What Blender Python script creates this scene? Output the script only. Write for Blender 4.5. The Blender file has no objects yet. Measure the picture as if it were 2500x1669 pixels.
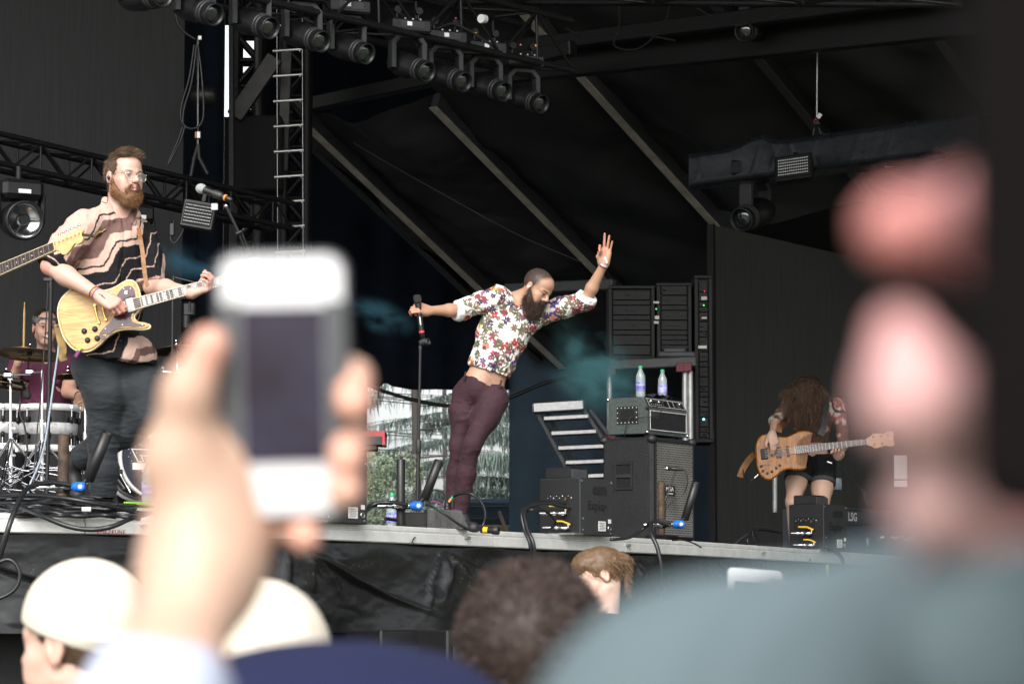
import bpy, bmesh, math, random
import numpy as np
from mathutils import Vector, Matrix
R = math.radians
rnd = random.Random(7)
nrg = np.random.RandomState(11)
SC = bpy.context.scene
COL = SC.collection

# ---------------------------------------------------------------- camera
CZ, PITCH, FPX = 1.55, R(5.60), 7000.0
FWD = Vector((0, math.cos(PITCH), math.sin(PITCH)))
UPV = Vector((0, -math.sin(PITCH), math.cos(PITCH)))
cam_d = bpy.data.cameras.new('camera'); cam = bpy.data.objects.new('camera', cam_d); COL.objects.link(cam)
cam.location = (0, 0, CZ); cam.rotation_euler = (math.pi/2 + PITCH, 0, 0)
cam_d.sensor_width = 36.0; cam_d.lens = FPX/2500.0*36.0
cam_d.clip_start = 0.05; cam_d.clip_end = 2000
cam_d.dof.use_dof = True; cam_d.dof.focus_distance = 18.0; cam_d.dof.aperture_fstop = 8.0
cam_d.dof.aperture_blades = 9
SC.camera = cam

def P(px, py, Y):
    """world point seen at photograph pixel (px, py) at distance Y ahead of the camera"""
    u = (px-1250.0)/FPX; v = (834.5-py)/FPX
    d = Vector((u, FWD.y+UPV.y*v, FWD.z+UPV.z*v))
    return Vector((0, 0, CZ)) + d*(Y/d.y)
def ray(px, py):
    return P(px, py, 1.0)-Vector((0, 0, CZ))
def on_plane(px, py, p0, n):
    d = ray(px, py); o = Vector((0, 0, CZ))
    return o + d*((p0-o).dot(n)/d.dot(n))
DECK = CZ+0.55
def PD(px, Y):
    """deck point in pixel column px at distance Y"""
    return Vector((P(px, 1300, Y).x, Y, DECK))
YAW = R(56.0)                              # stage front runs along E, N points into the stage
E = Vector((math.cos(YAW), math.sin(YAW), 0)); N = Vector((-math.sin(YAW), math.cos(YAW), 0)); Z = Vector((0, 0, 1))

# ---------------------------------------------------------------- light
w = bpy.data.worlds.new('World'); SC.world = w; w.use_nodes = True
nt = w.node_tree; nt.nodes.clear()
sky = nt.nodes.new('ShaderNodeTexSky'); sky.sky_type = 'NISHITA'; sky.sun_disc = False
SUN_EL, SUN_AZ = R(40), R(192)             # azimuth measured clockwise from +Y
sky.sun_elevation = SUN_EL; sky.sun_rotation = SUN_AZ; sky.dust_density = 4.0; sky.air_density = 1.0; sky.ozone_density = 1.0
hs = nt.nodes.new('ShaderNodeHueSaturation'); hs.inputs['Saturation'].default_value = 0.25
bgd = nt.nodes.new('ShaderNodeBackground'); bgd.inputs['Strength'].default_value = 0.15
wo = nt.nodes.new('ShaderNodeOutputWorld')
nt.links.new(sky.outputs[0], hs.inputs['Color']); nt.links.new(hs.outputs[0], bgd.inputs['Color']); nt.links.new(bgd.outputs[0], wo.inputs['Surface'])
sd = bpy.data.lights.new('sun', 'SUN'); sd.energy = 0.9; sd.angle = R(22); sd.color = (1.0, 0.96, 0.9)
sun = bpy.data.objects.new('sun', sd); COL.objects.link(sun)
sdir = Vector((math.sin(SUN_AZ)*math.cos(SUN_EL), math.cos(SUN_AZ)*math.cos(SUN_EL), math.sin(SUN_EL)))
sun.rotation_euler = sdir.to_track_quat('Z', 'Y').to_euler()
SC.view_settings.view_transform = 'Standard'; SC.view_settings.look = 'None'
SC.view_settings.exposure = 1.15; SC.view_settings.gamma = 1.0; SC.view_settings.use_curve_mapping = False
SC.cycles.max_bounces = 6; SC.cycles.diffuse_bounces = 3; SC.cycles.glossy_bounces = 3
SC.cycles.transmission_bounces = 5; SC.cycles.transparent_max_bounces = 12; SC.cycles.volume_bounces = 1
SC.cycles.use_denoising = True; SC.cycles.sample_clamp_indirect = 6.0
SC.cycles.volume_step_rate = 2.0; SC.cycles.volume_max_steps = 128

# ---------------------------------------------------------------- materials
MATS = {}
def lin(c):
    return tuple(((x/255.0)/12.92 if x/255.0 <= 0.04045 else ((x/255.0+0.055)/1.055)**2.4) for x in c)
def mat(name, col, rough=0.6, metal=0.0, var=0.0, vscale=8.0, col2=None, bump=0.0, bscale=40.0, spec=0.5,
        trans=0.0, sheen=0.0, sss=0.0, attr=None, emit=None, coat=0.0, stretch=(1, 1, 1), alpha=1.0, two=None):
    m = bpy.data.materials.new(name); m.use_nodes = True
    t = m.node_tree; b = t.nodes['Principled BSDF']
    b.inputs['Base Color'].default_value = (*col, 1); b.inputs['Roughness'].default_value = rough
    b.inputs['Metallic'].default_value = metal; b.inputs['Specular IOR Level'].default_value = spec
    b.inputs['Transmission Weight'].default_value = trans; b.inputs['Coat Weight'].default_value = coat
    if sheen: b.inputs['Sheen Weight'].default_value = sheen
    if alpha < 1: b.inputs['Alpha'].default_value = alpha
    if sss:
        b.inputs['Subsurface Weight'].default_value = sss; b.inputs['Subsurface Radius'].default_value = (0.010, 0.004, 0.002)
        b.inputs['Subsurface Scale'].default_value = 1.0
    src = None
    if attr:
        a = t.nodes.new('ShaderNodeAttribute'); a.attribute_name = attr; src = a.outputs['Color']
        t.links.new(src, b.inputs['Base Color'])
    if var > 0 or col2:
        tc = t.nodes.new('ShaderNodeTexCoord'); mp = t.nodes.new('ShaderNodeMapping'); mp.inputs['Scale'].default_value = stretch
        t.links.new(tc.outputs['Object'], mp.inputs['Vector'])
        nz = t.nodes.new('ShaderNodeTexNoise'); nz.inputs['Scale'].default_value = vscale; nz.inputs['Detail'].default_value = 6
        nz.inputs['Roughness'].default_value = 0.62
        t.links.new(mp.outputs[0], nz.inputs['Vector'])
        cr = t.nodes.new('ShaderNodeMapRange'); cr.inputs['From Min'].default_value = 0.35; cr.inputs['From Max'].default_value = 0.68
        t.links.new(nz.outputs['Fac'], cr.inputs['Value'])
        mx = t.nodes.new('ShaderNodeMix'); mx.data_type = 'RGBA'
        c2 = col2 if col2 else tuple(max(0, x*(1-var)) for x in col)
        if src: t.links.new(src, mx.inputs['A'])
        else: mx.inputs['A'].default_value = (*col, 1)
        if src and not col2:
            mx2 = t.nodes.new('ShaderNodeMix'); mx2.data_type = 'RGBA'; mx2.blend_type = 'MULTIPLY'; mx2.inputs['Factor'].default_value = 1
            t.links.new(src, mx2.inputs['A']); mx2.inputs['B'].default_value = (1-var, 1-var, 1-var, 1)
            t.links.new(mx2.outputs['Result'], mx.inputs['B'])
        else: mx.inputs['B'].default_value = (*c2, 1)
        t.links.new(cr.outputs[0], mx.inputs['Factor'])
        t.links.new(mx.outputs['Result'], b.inputs['Base Color'])
        if metal < .5:
            rr = t.nodes.new('ShaderNodeMapRange'); rr.inputs['To Min'].default_value = max(.02, rough-.08); rr.inputs['To Max'].default_value = min(1, rough+.12)
            t.links.new(nz.outputs['Fac'], rr.inputs['Value']); t.links.new(rr.outputs[0], b.inputs['Roughness'])
    if bump:
        tc2 = t.nodes.new('ShaderNodeTexCoord'); n2 = t.nodes.new('ShaderNodeTexNoise'); n2.inputs['Scale'].default_value = bscale; n2.inputs['Detail'].default_value = 4
        t.links.new(tc2.outputs['Object'], n2.inputs['Vector'])
        bp = t.nodes.new('ShaderNodeBump'); bp.inputs['Strength'].default_value = bump; bp.inputs['Distance'].default_value = 0.01
        t.links.new(n2.outputs['Fac'], bp.inputs['Height']); t.links.new(bp.outputs[0], b.inputs['Normal'])
    if emit:
        b.inputs['Emission Color'].default_value = (*emit[:3], 1); b.inputs['Emission Strength'].default_value = emit[3]
    MATS[name] = m
    return m
M = MATS
mat('black_metal', (.010, .010, .011), .5, .2, var=.4, vscale=20)
mat('black_paint', (.009, .009, .010), .42, 0, var=.3, vscale=14)
mat('black_matte', (.012, .012, .013), .85)
mat('rack_black', (.004, .004, .005), .6)
mat('deep_black', (.006, .006, .007), .9)
mat('black_rubber', (.02, .02, .021), .5, var=.3, vscale=30)
mat('cable_rubber', (.016, .017, .019), .34, var=.4, vscale=25)
mat('chrome', (.75, .76, .78), .16, 1.0)
mat('steel', (.42, .42, .42), .38, 1.0, var=.25, vscale=30)
mat('alu', (.55, .55, .54), .42, .9, var=.25, vscale=12)
mat('alu_white', (.76, .76, .74), .5, .2, var=.18, vscale=9, bump=.15, bscale=30)
mat('gold', (.78, .55, .18), .25, 1.0)
mat('brass_bronze', (.25, .17, .08), .35, 1.0, var=.4, vscale=25)
mat('white_plastic', (.8, .8, .8), .35)
mat('white_paint', (.75, .75, .74), .45, var=.1, vscale=12)
mat('dark_grey', (.03, .031, .034), .5, var=.25, vscale=10)
mat('grey_paint', (.06, .063, .067), .5, var=.2, vscale=8)
mat('blue_plastic', (.012, .13, .55), .35)
mat('yellow_plastic', (.85, .5, .02), .4)
mat('red_paint', (.42, .02, .03), .3, coat=.3)
mat('red_dark', (.16, .015, .03), .5)
mat('orange_plastic', (.75, .25, .04), .4)
mat('green_plastic', (.02, .32, .12), .4)
mat('lime_tape', (.35, .8, .05), .5)
mat('yellow_tape', (.65, .68, .08), .5)
mat('purple_cord', (.18, .02, .14), .5)
mat('leather', (.26, .12, .04), .6, var=.4, vscale=20)
mat('lens_glass', (.008, .014, .014), .06, 0, spec=1.0, coat=1.0)
mat('led_lens', (.8, .82, .82), .2, 0, spec=.8, coat=.5)
mat('rust_pipe', (.10, .06, .035), .7, .2, col2=(.025, .018, .014), vscale=18, bump=.4, bscale=60)
mat('clear_plastic', (.85, .92, .98), .08, trans=.85, spec=.5)
mat('label_blue', (.09, .08, .45), .4, col2=(.5, .5, .8), vscale=18)
mat('skin_pale', (.6, .4, .32), .5, attr='Col', sss=.12, bump=.06, bscale=90)
mat('cloth_attr', (.5, .5, .5), .9, attr='Col', spec=.25, bump=.10, bscale=200)
mat('scrim', (.070, .070, .068), .95, col2=(.056, .056, .055), vscale=3.0, stretch=(14, 14, .5), spec=.1, bump=.3, bscale=25)
mat('scrim_light', (.070, .071, .073), .95, col2=(.058, .059, .061), vscale=3.0, stretch=(14, 14, .5), spec=.1, bump=.3, bscale=25)
mat('navy_drape', (.010, .015, .026), .9, var=.4, vscale=2, spec=.15)
mat('blue_drape', (.07, .11, .15), .85, var=.25, vscale=1.5, spec=.2)  # drape blue, lifted to carry the haze at the back
mat('roof_fabric', (.036, .037, .039), .6, var=.35, vscale=1.2, spec=.4, bump=.8, bscale=6)
mat('roof_rafter', (.62, .57, .5), .5, 0, col2=(.38, .35, .3), vscale=6)
mat('rafter_dark', (.03, .03, .032), .5, .4)
mat('wrap_plastic', (.016, .019, .025), .24, var=.2, vscale=3, spec=.8, bump=.3, bscale=10)
mat('ground', (.09, .095, .06), .95, col2=(.05, .06, .03), vscale=2.0)
mat('deck_black', (.018, .018, .02), .5, var=.3, vscale=4)

def tarp_mat():
    m = mat('tarp', (.016, .017, .018), .33, var=.3, vscale=5, spec=.5, bump=.35, bscale=14)
    t = m.node_tree; b = t.nodes['Principled BSDF']
    tc = t.nodes.new('ShaderNodeTexCoord')
    n1 = t.nodes.new('ShaderNodeTexNoise'); n1.inputs['Scale'].default_value = 45; n1.inputs['Detail'].default_value = 5
    n2 = t.nodes.new('ShaderNodeTexNoise'); n2.inputs['Scale'].default_value = 2.2; n2.inputs['Detail'].default_value = 3
    for n in (n1, n2): t.links.new(tc.outputs['Object'], n.inputs['Vector'])
    a = t.nodes.new('ShaderNodeMapRange'); a.inputs['From Min'].default_value = .63; a.inputs['From Max'].default_value = .72
    c = t.nodes.new('ShaderNodeMapRange'); c.inputs['From Min'].default_value = .42; c.inputs['From Max'].default_value = .7
    t.links.new(n1.outputs['Fac'], a.inputs['Value']); t.links.new(n2.outputs['Fac'], c.inputs['Value'])
    ml = t.nodes.new('ShaderNodeMath'); ml.operation = 'MULTIPLY'; t.links.new(a.outputs[0], ml.inputs[0]); t.links.new(c.outputs[0], ml.inputs[1])
    mx = t.nodes.new('ShaderNodeMix'); mx.data_type = 'RGBA'; old = b.inputs['Base Color'].links[0].from_socket
    t.links.new(old, mx.inputs['A']); mx.inputs['B'].default_value = (.17, .15, .11, 1); t.links.new(ml.outputs[0], mx.inputs['Factor'])
    t.links.new(mx.outputs['Result'], b.inputs['Base Color'])
tarp_mat()

# ---------------------------------------------------------------- objects
def tag(o, label=None, cat=None, group=None, kind=None):
    if label: o['label'] = label
    if cat: o['category'] = cat
    if group: o['group'] = group
    if kind: o['kind'] = kind
    return o
def empty(name, loc=(0, 0, 0), label=None, cat=None, group=None, rot=None):
    o = bpy.data.objects.new(name, None); COL.objects.link(o); o.location = loc; o.empty_display_size = .1
    if rot is not None: o.rotation_euler = rot
    return tag(o, label, cat, group)
def parent(o, p):
    """child keeps its world coordinates (geometry is written in world coordinates)"""
    o.parent = p
    o.matrix_parent_inverse = mw(p).inverted()
    return o
def mw(o):
    m = Matrix.LocRotScale(o.location, o.rotation_euler, o.scale)
    if o.parent: m = mw(o.parent) @ o.matrix_parent_inverse @ m
    return m
def mesh_obj(name, V, F, material, par=None, smooth=True, local=False):
    me = bpy.data.meshes.new(name)
    me.from_pydata([tuple(v) for v in V], [], F); me.update()
    if smooth is True: me.shade_smooth()
    o = bpy.data.objects.new(name, me); COL.objects.link(o)
    if material: me.materials.append(M[material] if isinstance(material, str) else material)
    if par is not None:
        if local: o.parent = par
        else: parent(o, par)
    return o

class MB:
    """collects shapes into one mesh"""
    def __init__(s): s.V = []; s.F = []; s.S = []
    def add(s, V, F, sm=False):
        k = len(s.V); s.V += [Vector(v) for v in V]
        s.F += [tuple(i+k for i in f) for f in F]; s.S += [sm]*len(F); return s
    def box(s, c, size, ax=(Vector((1, 0, 0)), Vector((0, 1, 0)), Vector((0, 0, 1))), ch=0.0):
        hx, hy, hz = size[0]/2, size[1]/2, size[2]/2; c = Vector(c)
        ch = min(ch, hx*.9, hy*.9, hz*.9)
        if ch <= 0:
            V = [(x, y, z) for x in (-hx, hx) for y in (-hy, hy) for z in (-hz, hz)]
            F = [(0, 1, 3, 2), (4, 6, 7, 5), (0, 4, 5, 1), (2, 3, 7, 6), (0, 2, 6, 4), (1, 5, 7, 3)]
        else:
            V = []; idx = {}
            for sx in (-1, 1):
                for sy in (-1, 1):
                    for sz in (-1, 1):
                        for a in range(3):
                            q = [sx*hx, sy*hy, sz*hz]
                            for b in range(3):
                                if b != a: q[b] -= (sx, sy, sz)[b]*ch
                            idx[(sx, sy, sz, a)] = len(V); V.append(q)
            F = []
            for a in range(3):
                b, c2 = (a+1) % 3, (a+2) % 3
                for sa in (-1, 1):
                    loop = []
                    for (sb, sc) in ((-1, -1), (1, -1), (1, 1), (-1, 1)):
                        k = [0, 0, 0]; k[a] = sa; k[b] = sb; k[c2] = sc; loop.append(idx[(*k, a)])
                    F.append(tuple(loop if sa > 0 else loop[::-1]))
                for sb in (-1, 1):
                    for sc in (-1, 1):
                        def K(sa, f):
                            k = [0, 0, 0]; k[a] = sa; k[b] = sb; k[c2] = sc; return idx[(*k, f)]
                        l = (K(-1, b), K(1, b), K(1, c2), K(-1, c2)); F.append(l if sb*sc < 0 else l[::-1])
            for sx in (-1, 1):
                for sy in (-1, 1):
                    for sz in (-1, 1):
                        l = tuple(idx[(sx, sy, sz, a)] for a in range(3)); F.append(l if sx*sy*sz > 0 else l[::-1])
        s.add([c+ax[0]*v[0]+ax[1]*v[1]+ax[2]*v[2] for v in V], F); return s
    def ring(s, c, u, v, r, n): return [c+u*(r*math.cos(2*math.pi*i/n))+v*(r*math.sin(2*math.pi*i/n)) for i in range(n)]
    def lathe(s, p0, axis, prof, n=16, caps=True, sm=True):
        """prof: list of (distance along axis, radius)"""
        ax = Vector(axis).normalized(); u = ax.orthogonal().normalized(); v = ax.cross(u); p0 = Vector(p0)
        V = []; F = []
        for (t, r) in prof: V += s.ring(p0+ax*t, u, v, max(r, 1e-5), n)
        for k in range(len(prof)-1):
            for i in range(n):
                j = (i+1) % n; F.append((k*n+i, k*n+j, (k+1)*n+j, (k+1)*n+i))
        s.add(V, F, sm)
        if caps:
            s.add(V[:n], [tuple(range(n))[::-1]]); s.add(V[-n:], [tuple(range(n))])
        return s
    def cyl(s, a, b, r, r2=None, n=12, caps=True):
        a = Vector(a); b = Vector(b); L = (b-a).length
        if L < 1e-6: return s
        return s.lathe(a, b-a, [(0, r), (L, r if r2 is None else r2)], n, caps)
    def tube(s, pts, r, n=8, caps=True, r2=None):
        pts = [Vector(p) for p in pts]; m = len(pts); V = []; F = []
        t0 = (pts[1]-pts[0]).normalized(); u = t0.orthogonal().normalized()
        for k in range(m):
            t = (pts[min(k+1, m-1)]-pts[max(k-1, 0)]).normalized()
            u = (u-t*u.dot(t)).normalized(); v = t.cross(u)
            rr = r if r2 is None else r+(r2-r)*k/(m-1)
            V += s.ring(pts[k], u, v, rr, n)
        for k in range(m-1):
            for i in range(n):
                j = (i+1) % n; F.append((k*n+i, k*n+j, (k+1)*n+j, (k+1)*n+i))
        s.add(V, F, True)
        if caps: s.add(V[:n], [tuple(range(n))[::-1]]); s.add(V[-n:], [tuple(range(n))])
        return s
    def ball(s, c, r, n=12, m=8, ax=None):
        c = Vector(c); r3 = (r, r, r) if not hasattr(r, '__len__') else r; V = []; F = []
        A = ax or (Vector((1, 0, 0)), Vector((0, 1, 0)), Vector((0, 0, 1)))
        for k in range(m+1):
            th = math.pi*k/m
            for i in range(n):
                ph = 2*math.pi*i/n; q = (r3[0]*math.sin(th)*math.cos(ph), r3[1]*math.sin(th)*math.sin(ph), -r3[2]*math.cos(th))
                V.append(c+A[0]*q[0]+A[1]*q[1]+A[2]*q[2])
        for k in range(m):
            for i in range(n):
                j = (i+1) % n; F.append((k*n+i, k*n+j, (k+1)*n+j, (k+1)*n+i))
        s.add(V, F, True); return s
    def prism(s, poly, o, u, v, w_, depth, ch=0.0):
        """poly: 2-D outline in (u, v), extruded along w_ by depth from origin o; ch = rounded edge"""
        o = Vector(o); n = len(poly)
        cx = sum(p[0] for p in poly)/n; cy = sum(p[1] for p in poly)/n
        def inset(k):
            out = []
            for i in range(n):
                a = Vector(poly[i-1]); b = Vector(poly[i]); c = Vector(poly[(i+1) % n])
                d = (c-a); d = Vector((-d.y, d.x)); d = d.normalized() if d.length > 0 else d
                out.append((b.x+d.x*k, b.y+d.y*k))
            return out
        area = sum(poly[i-1][0]*poly[i][1]-poly[i][0]*poly[i-1][1] for i in range(n))
        sg = 1 if area > 0 else -1
        layers = [(poly, 0), (poly, depth)] if ch <= 0 else [(inset(ch*sg), 0), (poly, ch), (poly, depth-ch), (inset(ch*sg), depth)]
        V = []
        for (pl, z) in layers: V += [o+u*p[0]+v*p[1]+w_*z for p in pl]
        F = []
        for k in range(len(layers)-1):
            for i in range(n):
                j = (i+1) % n; F.append((k*n+i, k*n+j, (k+1)*n+j, (k+1)*n+i))
        s.add(V, F, False)
        for (base, rev) in ((0, True), ((len(layers)-1)*n, False)):
            f = tuple(range(base, base+n)); s.add([V[i] for i in f], [tuple(range(n))[::-1] if rev else tuple(range(n))])
        return s
    def build(s, name, material, par=None, local=False, **kw):
        me = bpy.data.meshes.new(name); me.from_pydata([tuple(v) for v in s.V], [], s.F); me.update()
        me.polygons.foreach_set('use_smooth', s.S)
        mats = material if isinstance(material, (list, tuple)) else [material]
        for m_ in mats: me.materials.append(M[m_] if isinstance(m_, str) else m_)
        bm = bmesh.new(); bm.from_mesh(me); bmesh.ops.recalc_face_normals(bm, faces=bm.faces); bm.to_mesh(me); bm.free()
        o = bpy.data.objects.new(name, me); COL.objects.link(o)
        if par is not None:
            if local: o.parent = par
            else: parent(o, par)
        return tag(o, **kw)

def bez(pts, n=10, closed=False):
    """Catmull-Rom through pts"""
    pts = [Vector(p) for p in pts]; m = len(pts); out = []
    rng = m if closed else m-1
    for i in range(rng):
        if closed: a, b, c, d = pts[i-1], pts[i], pts[(i+1) % m], pts[(i+2) % m]
        else: a, b, c, d = pts[max(i-1, 0)], pts[i], pts[i+1], pts[min(i+2, m-1)]
        for k in range(n):
            t = k/n
            out.append(0.5*((2*b)+(c-a)*t+(2*a-5*b+4*c-d)*t*t+(3*b-a-3*c+d)*t**3))
    if not closed: out.append(pts[-1])
    return out
def text(name, body, size, loc, xdir, ydir, material, par=None, extrude=.001, **kw):
    c = bpy.data.curves.new(name, 'FONT'); c.body = body; c.size = size; c.extrude = extrude; c.resolution_u = 3
    c.align_x = kw.pop('align', 'CENTER'); c.align_y = 'CENTER'; c.materials.append(M[material])
    if kw.pop('bold', False): c.offset = size*.02
    tmp = bpy.data.objects.new('tmp_text', c)
    me = bpy.data.meshes.new_from_object(tmp); me.name = name; bpy.data.objects.remove(tmp)
    o = bpy.data.objects.new(name, me); COL.objects.link(o)
    x = Vector(xdir).normalized(); y = (Vector(ydir)-x*Vector(ydir).dot(x)).normalized(); z = x.cross(y)
    m = Matrix((x, y, z)).transposed().to_4x4(); m.translation = Vector(loc)
    o.location = m.to_translation(); o.rotation_euler = m.to_euler()
    if par is not None:
        o.parent = par; o.matrix_parent_inverse = mw(par).inverted()
    return tag(o, **kw)
def copy_tree(o, par=None):
    c = o.copy(); COL.objects.link(c)
    if par is not None: c.parent = par
    for ch in list(CH.get(o.name, o.children)): copy_tree(ch, c)
    return c
CH = {}

# numpy value noise
_perm = nrg.rand(64, 64, 64).astype(np.float32)
def vnoise(Pn):
    Pn = np.asarray(Pn, dtype=np.float64); i = np.floor(Pn).astype(np.int64); f = Pn-i; f = f*f*(3-2*f)
    out = 0
    for dx in (0, 1):
        for dy in (0, 1):
            for dz in (0, 1):
                wgt = (f[..., 0] if dx else 1-f[..., 0])*(f[..., 1] if dy else 1-f[..., 1])*(f[..., 2] if dz else 1-f[..., 2])
                out = out+wgt*_perm[(i[..., 0]+dx) & 63, (i[..., 1]+dy) & 63, (i[..., 2]+dz) & 63]
    return out
def fbm(Pn, o=4):
    s = 0; a = .5
    for k in range(o): s = s+a*vnoise(np.asarray(Pn)*(2**k)+17.3*k); a *= .5
    return s
# ---------------------------------------------------------------- implicit surfaces for bodies and clothes
class Fr:
    def __init__(s, o, R_=None): s.o = np.array(o, float); s.R = np.eye(3) if R_ is None else np.array(R_, float)
    def p(s, x, y=None, z=None):
        v = np.array(x if y is None else (x, y, z), float); return s.o+s.R@v
    def d(s, v): return s.R@np.array(v, float)
    def loc(s, W): return (np.asarray(W)-s.o)@s.R
    def sub(s, o, R_): return Fr(s.p(*o), s.R@R_)
def frame_from(fwd, up, o):
    """columns: right, forward, up"""
    f = np.array(fwd, float); f /= np.linalg.norm(f); u = np.array(up, float); u -= f*u.dot(f); u /= np.linalg.norm(u)
    r = np.cross(f, u); return Fr(o, np.stack([r, f, u], 1))
def rotx(a): c, s = math.cos(a), math.sin(a); return np.array([[1, 0, 0], [0, c, -s], [0, s, c]])
def roty(a): c, s = math.cos(a), math.sin(a); return np.array([[c, 0, s], [0, 1, 0], [-s, 0, c]])
def rotz(a): c, s = math.cos(a), math.sin(a); return np.array([[c, -s, 0], [s, c, 0], [0, 0, 1]])
class SDF:
    def __init__(s): s.ops = []
    def cap(s, a, b, ra, rb=None, k=.02, flat=None, sub=False):
        a = np.array(a, float); b = np.array(b, float); rb = ra if rb is None else rb
        fl = None
        if flat is not None: ax = np.array(flat[0], float); fl = (ax/np.linalg.norm(ax), flat[1])
        mx = max(ra, rb)*(max(1, flat[1]) if flat else 1)
        s.ops.append(('c', a, b, ra, rb, k, sub, fl, (a+b)/2, np.linalg.norm(b-a)/2+mx)); return s
    def ell(s, c, r, R_=None, k=.02, sub=False):
        c = np.array(c, float); r = np.array(r if hasattr(r, '__len__') else (r, r, r), float)
        s.ops.append(('e', c, r, np.eye(3) if R_ is None else np.array(R_), 0, k, sub, None, c, float(max(r)))); return s
    def plane(s, p, n, k=.01):
        """keep only the side the normal points away from"""
        n = np.array(n, float); n /= np.linalg.norm(n)
        s.ops.append(('p', np.array(p, float), n, 0, 0, k, 'cut', None, np.array(p, float), 1e9)); return s
    def ev(s, X, ops=None):
        d = np.full(len(X), 1.0)
        for op in (s.ops if ops is None else ops):
            t, k, sub = op[0], op[5], op[6]
            if t == 'c':
                a, b, ra, rb, fl = op[1], op[2], op[3], op[4], op[7]
                ba = b-a; pa = X-a; sc = 1.0
                if fl:
                    ax, f = fl; al = pa@ax; pa = pa+np.outer(al*(1/f-1), ax); sc = min(1.0, f) if f < 1 else 1.0
                    ba = ba+ax*(ba@ax)*(1/f-1)
                L = max(ba@ba, 1e-12); h = np.clip(pa@ba/L, 0, 1)
                e = (np.linalg.norm(pa-h[:, None]*ba, axis=1)-(ra+(rb-ra)*h))*sc
            elif t == 'e':
                q = (X-op[1])@op[3]; r = op[2]
                k0 = np.linalg.norm(q/r, axis=1); k1 = np.linalg.norm(q/(r*r), axis=1)+1e-9
                e = k0*(k0-1)/k1
            else:
                e = (X-op[1])@op[2]
            if sub == 'cut':
                h = np.maximum(k-np.abs(d-e), 0)/k; d = np.maximum(d, e)+h*h*k*.25
            elif sub:
                e = -e; h = np.maximum(k-np.abs(d-e), 0)/k; d = np.maximum(d, e)+h*h*k*.25
            else:
                h = np.maximum(k-np.abs(d-e), 0)/k; d = np.minimum(d, e)-h*h*k*.25
        return d
    def mesh(s, h=.005, smooth=1, off=0.0):
        lo = np.min([o[8]-o[9] for o in s.ops if o[6] is False], axis=0)-3*h-off; hi = np.max([o[8]+o[9] for o in s.ops if o[6] is False], axis=0)+3*h+off
        B = 10; nb = np.ceil((hi-lo)/(h*B)).astype(int)
        g = np.stack(np.meshgrid(*[np.arange(n) for n in nb], indexing='ij'), -1).reshape(-1, 3)
        ctr = lo+(g+.5)*h*B; hd = h*B*.5*1.7320508
        keep = np.zeros(len(g), bool)
        for i in range(0, len(g), 60000):
            dd = s.ev(ctr[i:i+60000])-off; keep[i:i+60000] = np.abs(dd) < hd*1.25+.012
        g = g[keep]; ctr = ctr[keep]
        D = nb*B+3; st = np.array([D[1]*D[2], D[2], 1], np.int64)
        ax = np.arange(-1, B+1); loc = np.stack(np.meshgrid(ax, ax, ax, indexing='ij'), -1).reshape(-1, 3)
        m = B+2; cid = []; cv = []; quads = []
        C = np.array([o[8] for o in s.ops]); RR = np.array([o[9] for o in s.ops])
        cor = [(i, j, k) for i in (0, 1) for j in (0, 1) for k in (0, 1)]
        edges = [(a, b) for a in range(8) for b in range(a+1, 8) if sum(abs(cor[a][t]-cor[b][t]) for t in range(3)) == 1]
        cora = np.array(cor, float)
        for gi in range(len(g)):
            c = ctr[gi]; dist = np.linalg.norm(C-c, axis=1)-RR
            ops = [s.ops[i] for i in np.nonzero(dist < hd*1.3+.06)[0]]
            base = g[gi]*B; idx = loc+base; X = lo+idx*h
            G = (s.ev(X, ops)-off).reshape(m, m, m)
            if G.min() > 0 or G.max() < 0: continue
            n = m-1
            vals = np.stack([G[i:i+n, j:j+n, k:k+n] for (i, j, k) in cor], -1)   # cells with lower corner -1..B-1
            neg = (vals < 0).sum(-1); act = (neg > 0) & (neg < 8)
            own = act[1:, 1:, 1:]
            w_ = np.argwhere(own)
            if len(w_) == 0: continue
            v8 = vals[1:, 1:, 1:][own]; acc = np.zeros((len(w_), 3)); cnt = np.zeros(len(w_))
            for (a, b) in edges:
                va, vb = v8[:, a], v8[:, b]; cr = (va < 0) != (vb < 0)
                t = np.where(cr, va/np.where(cr, va-vb, 1), 0); p = cora[a]+(cora[b]-cora[a])*t[:, None]
                acc += p*cr[:, None]; cnt += cr
            cells = w_+base; cid.append((cells+1)@st); cv.append(lo+(cells+acc/cnt[:, None])*h)
            # edges owned by corners 0..B-1
            sg = G < 0; I = slice(1, n)
            for axn in range(3):
                o_ = [0, 0, 0]; o_[axn] = 1
                s0 = sg[1:n, 1:n, 1:n]; s1 = sg[1+o_[0]:n+o_[0], 1+o_[1]:n+o_[1], 1+o_[2]:n+o_[2]]
                e = np.argwhere(s0 != s1)
                if len(e) == 0: continue
                fl = s0[e[:, 0], e[:, 1], e[:, 2]]; ci = e+base+1
                b1 = np.zeros(3, int); b1[(axn+1) % 3] = 1; b2 = np.zeros(3, int); b2[(axn+2) % 3] = 1
                q = np.stack([(ci)@st, (ci-b1)@st, (ci-b1-b2)@st, (ci-b2)@st], 1)
                q[~fl] = q[~fl][:, ::-1]; quads.append(q)
        cid = np.concatenate(cid); cv = np.concatenate(cv); quads = np.concatenate(quads)
        o = np.argsort(cid); cid = cid[o]; cv = cv[o]
        ii = np.searchsorted(cid, quads); ii = np.clip(ii, 0, len(cid)-1)
        ok = (cid[ii] == quads).all(1); F = ii[ok]
        V = cv
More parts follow.
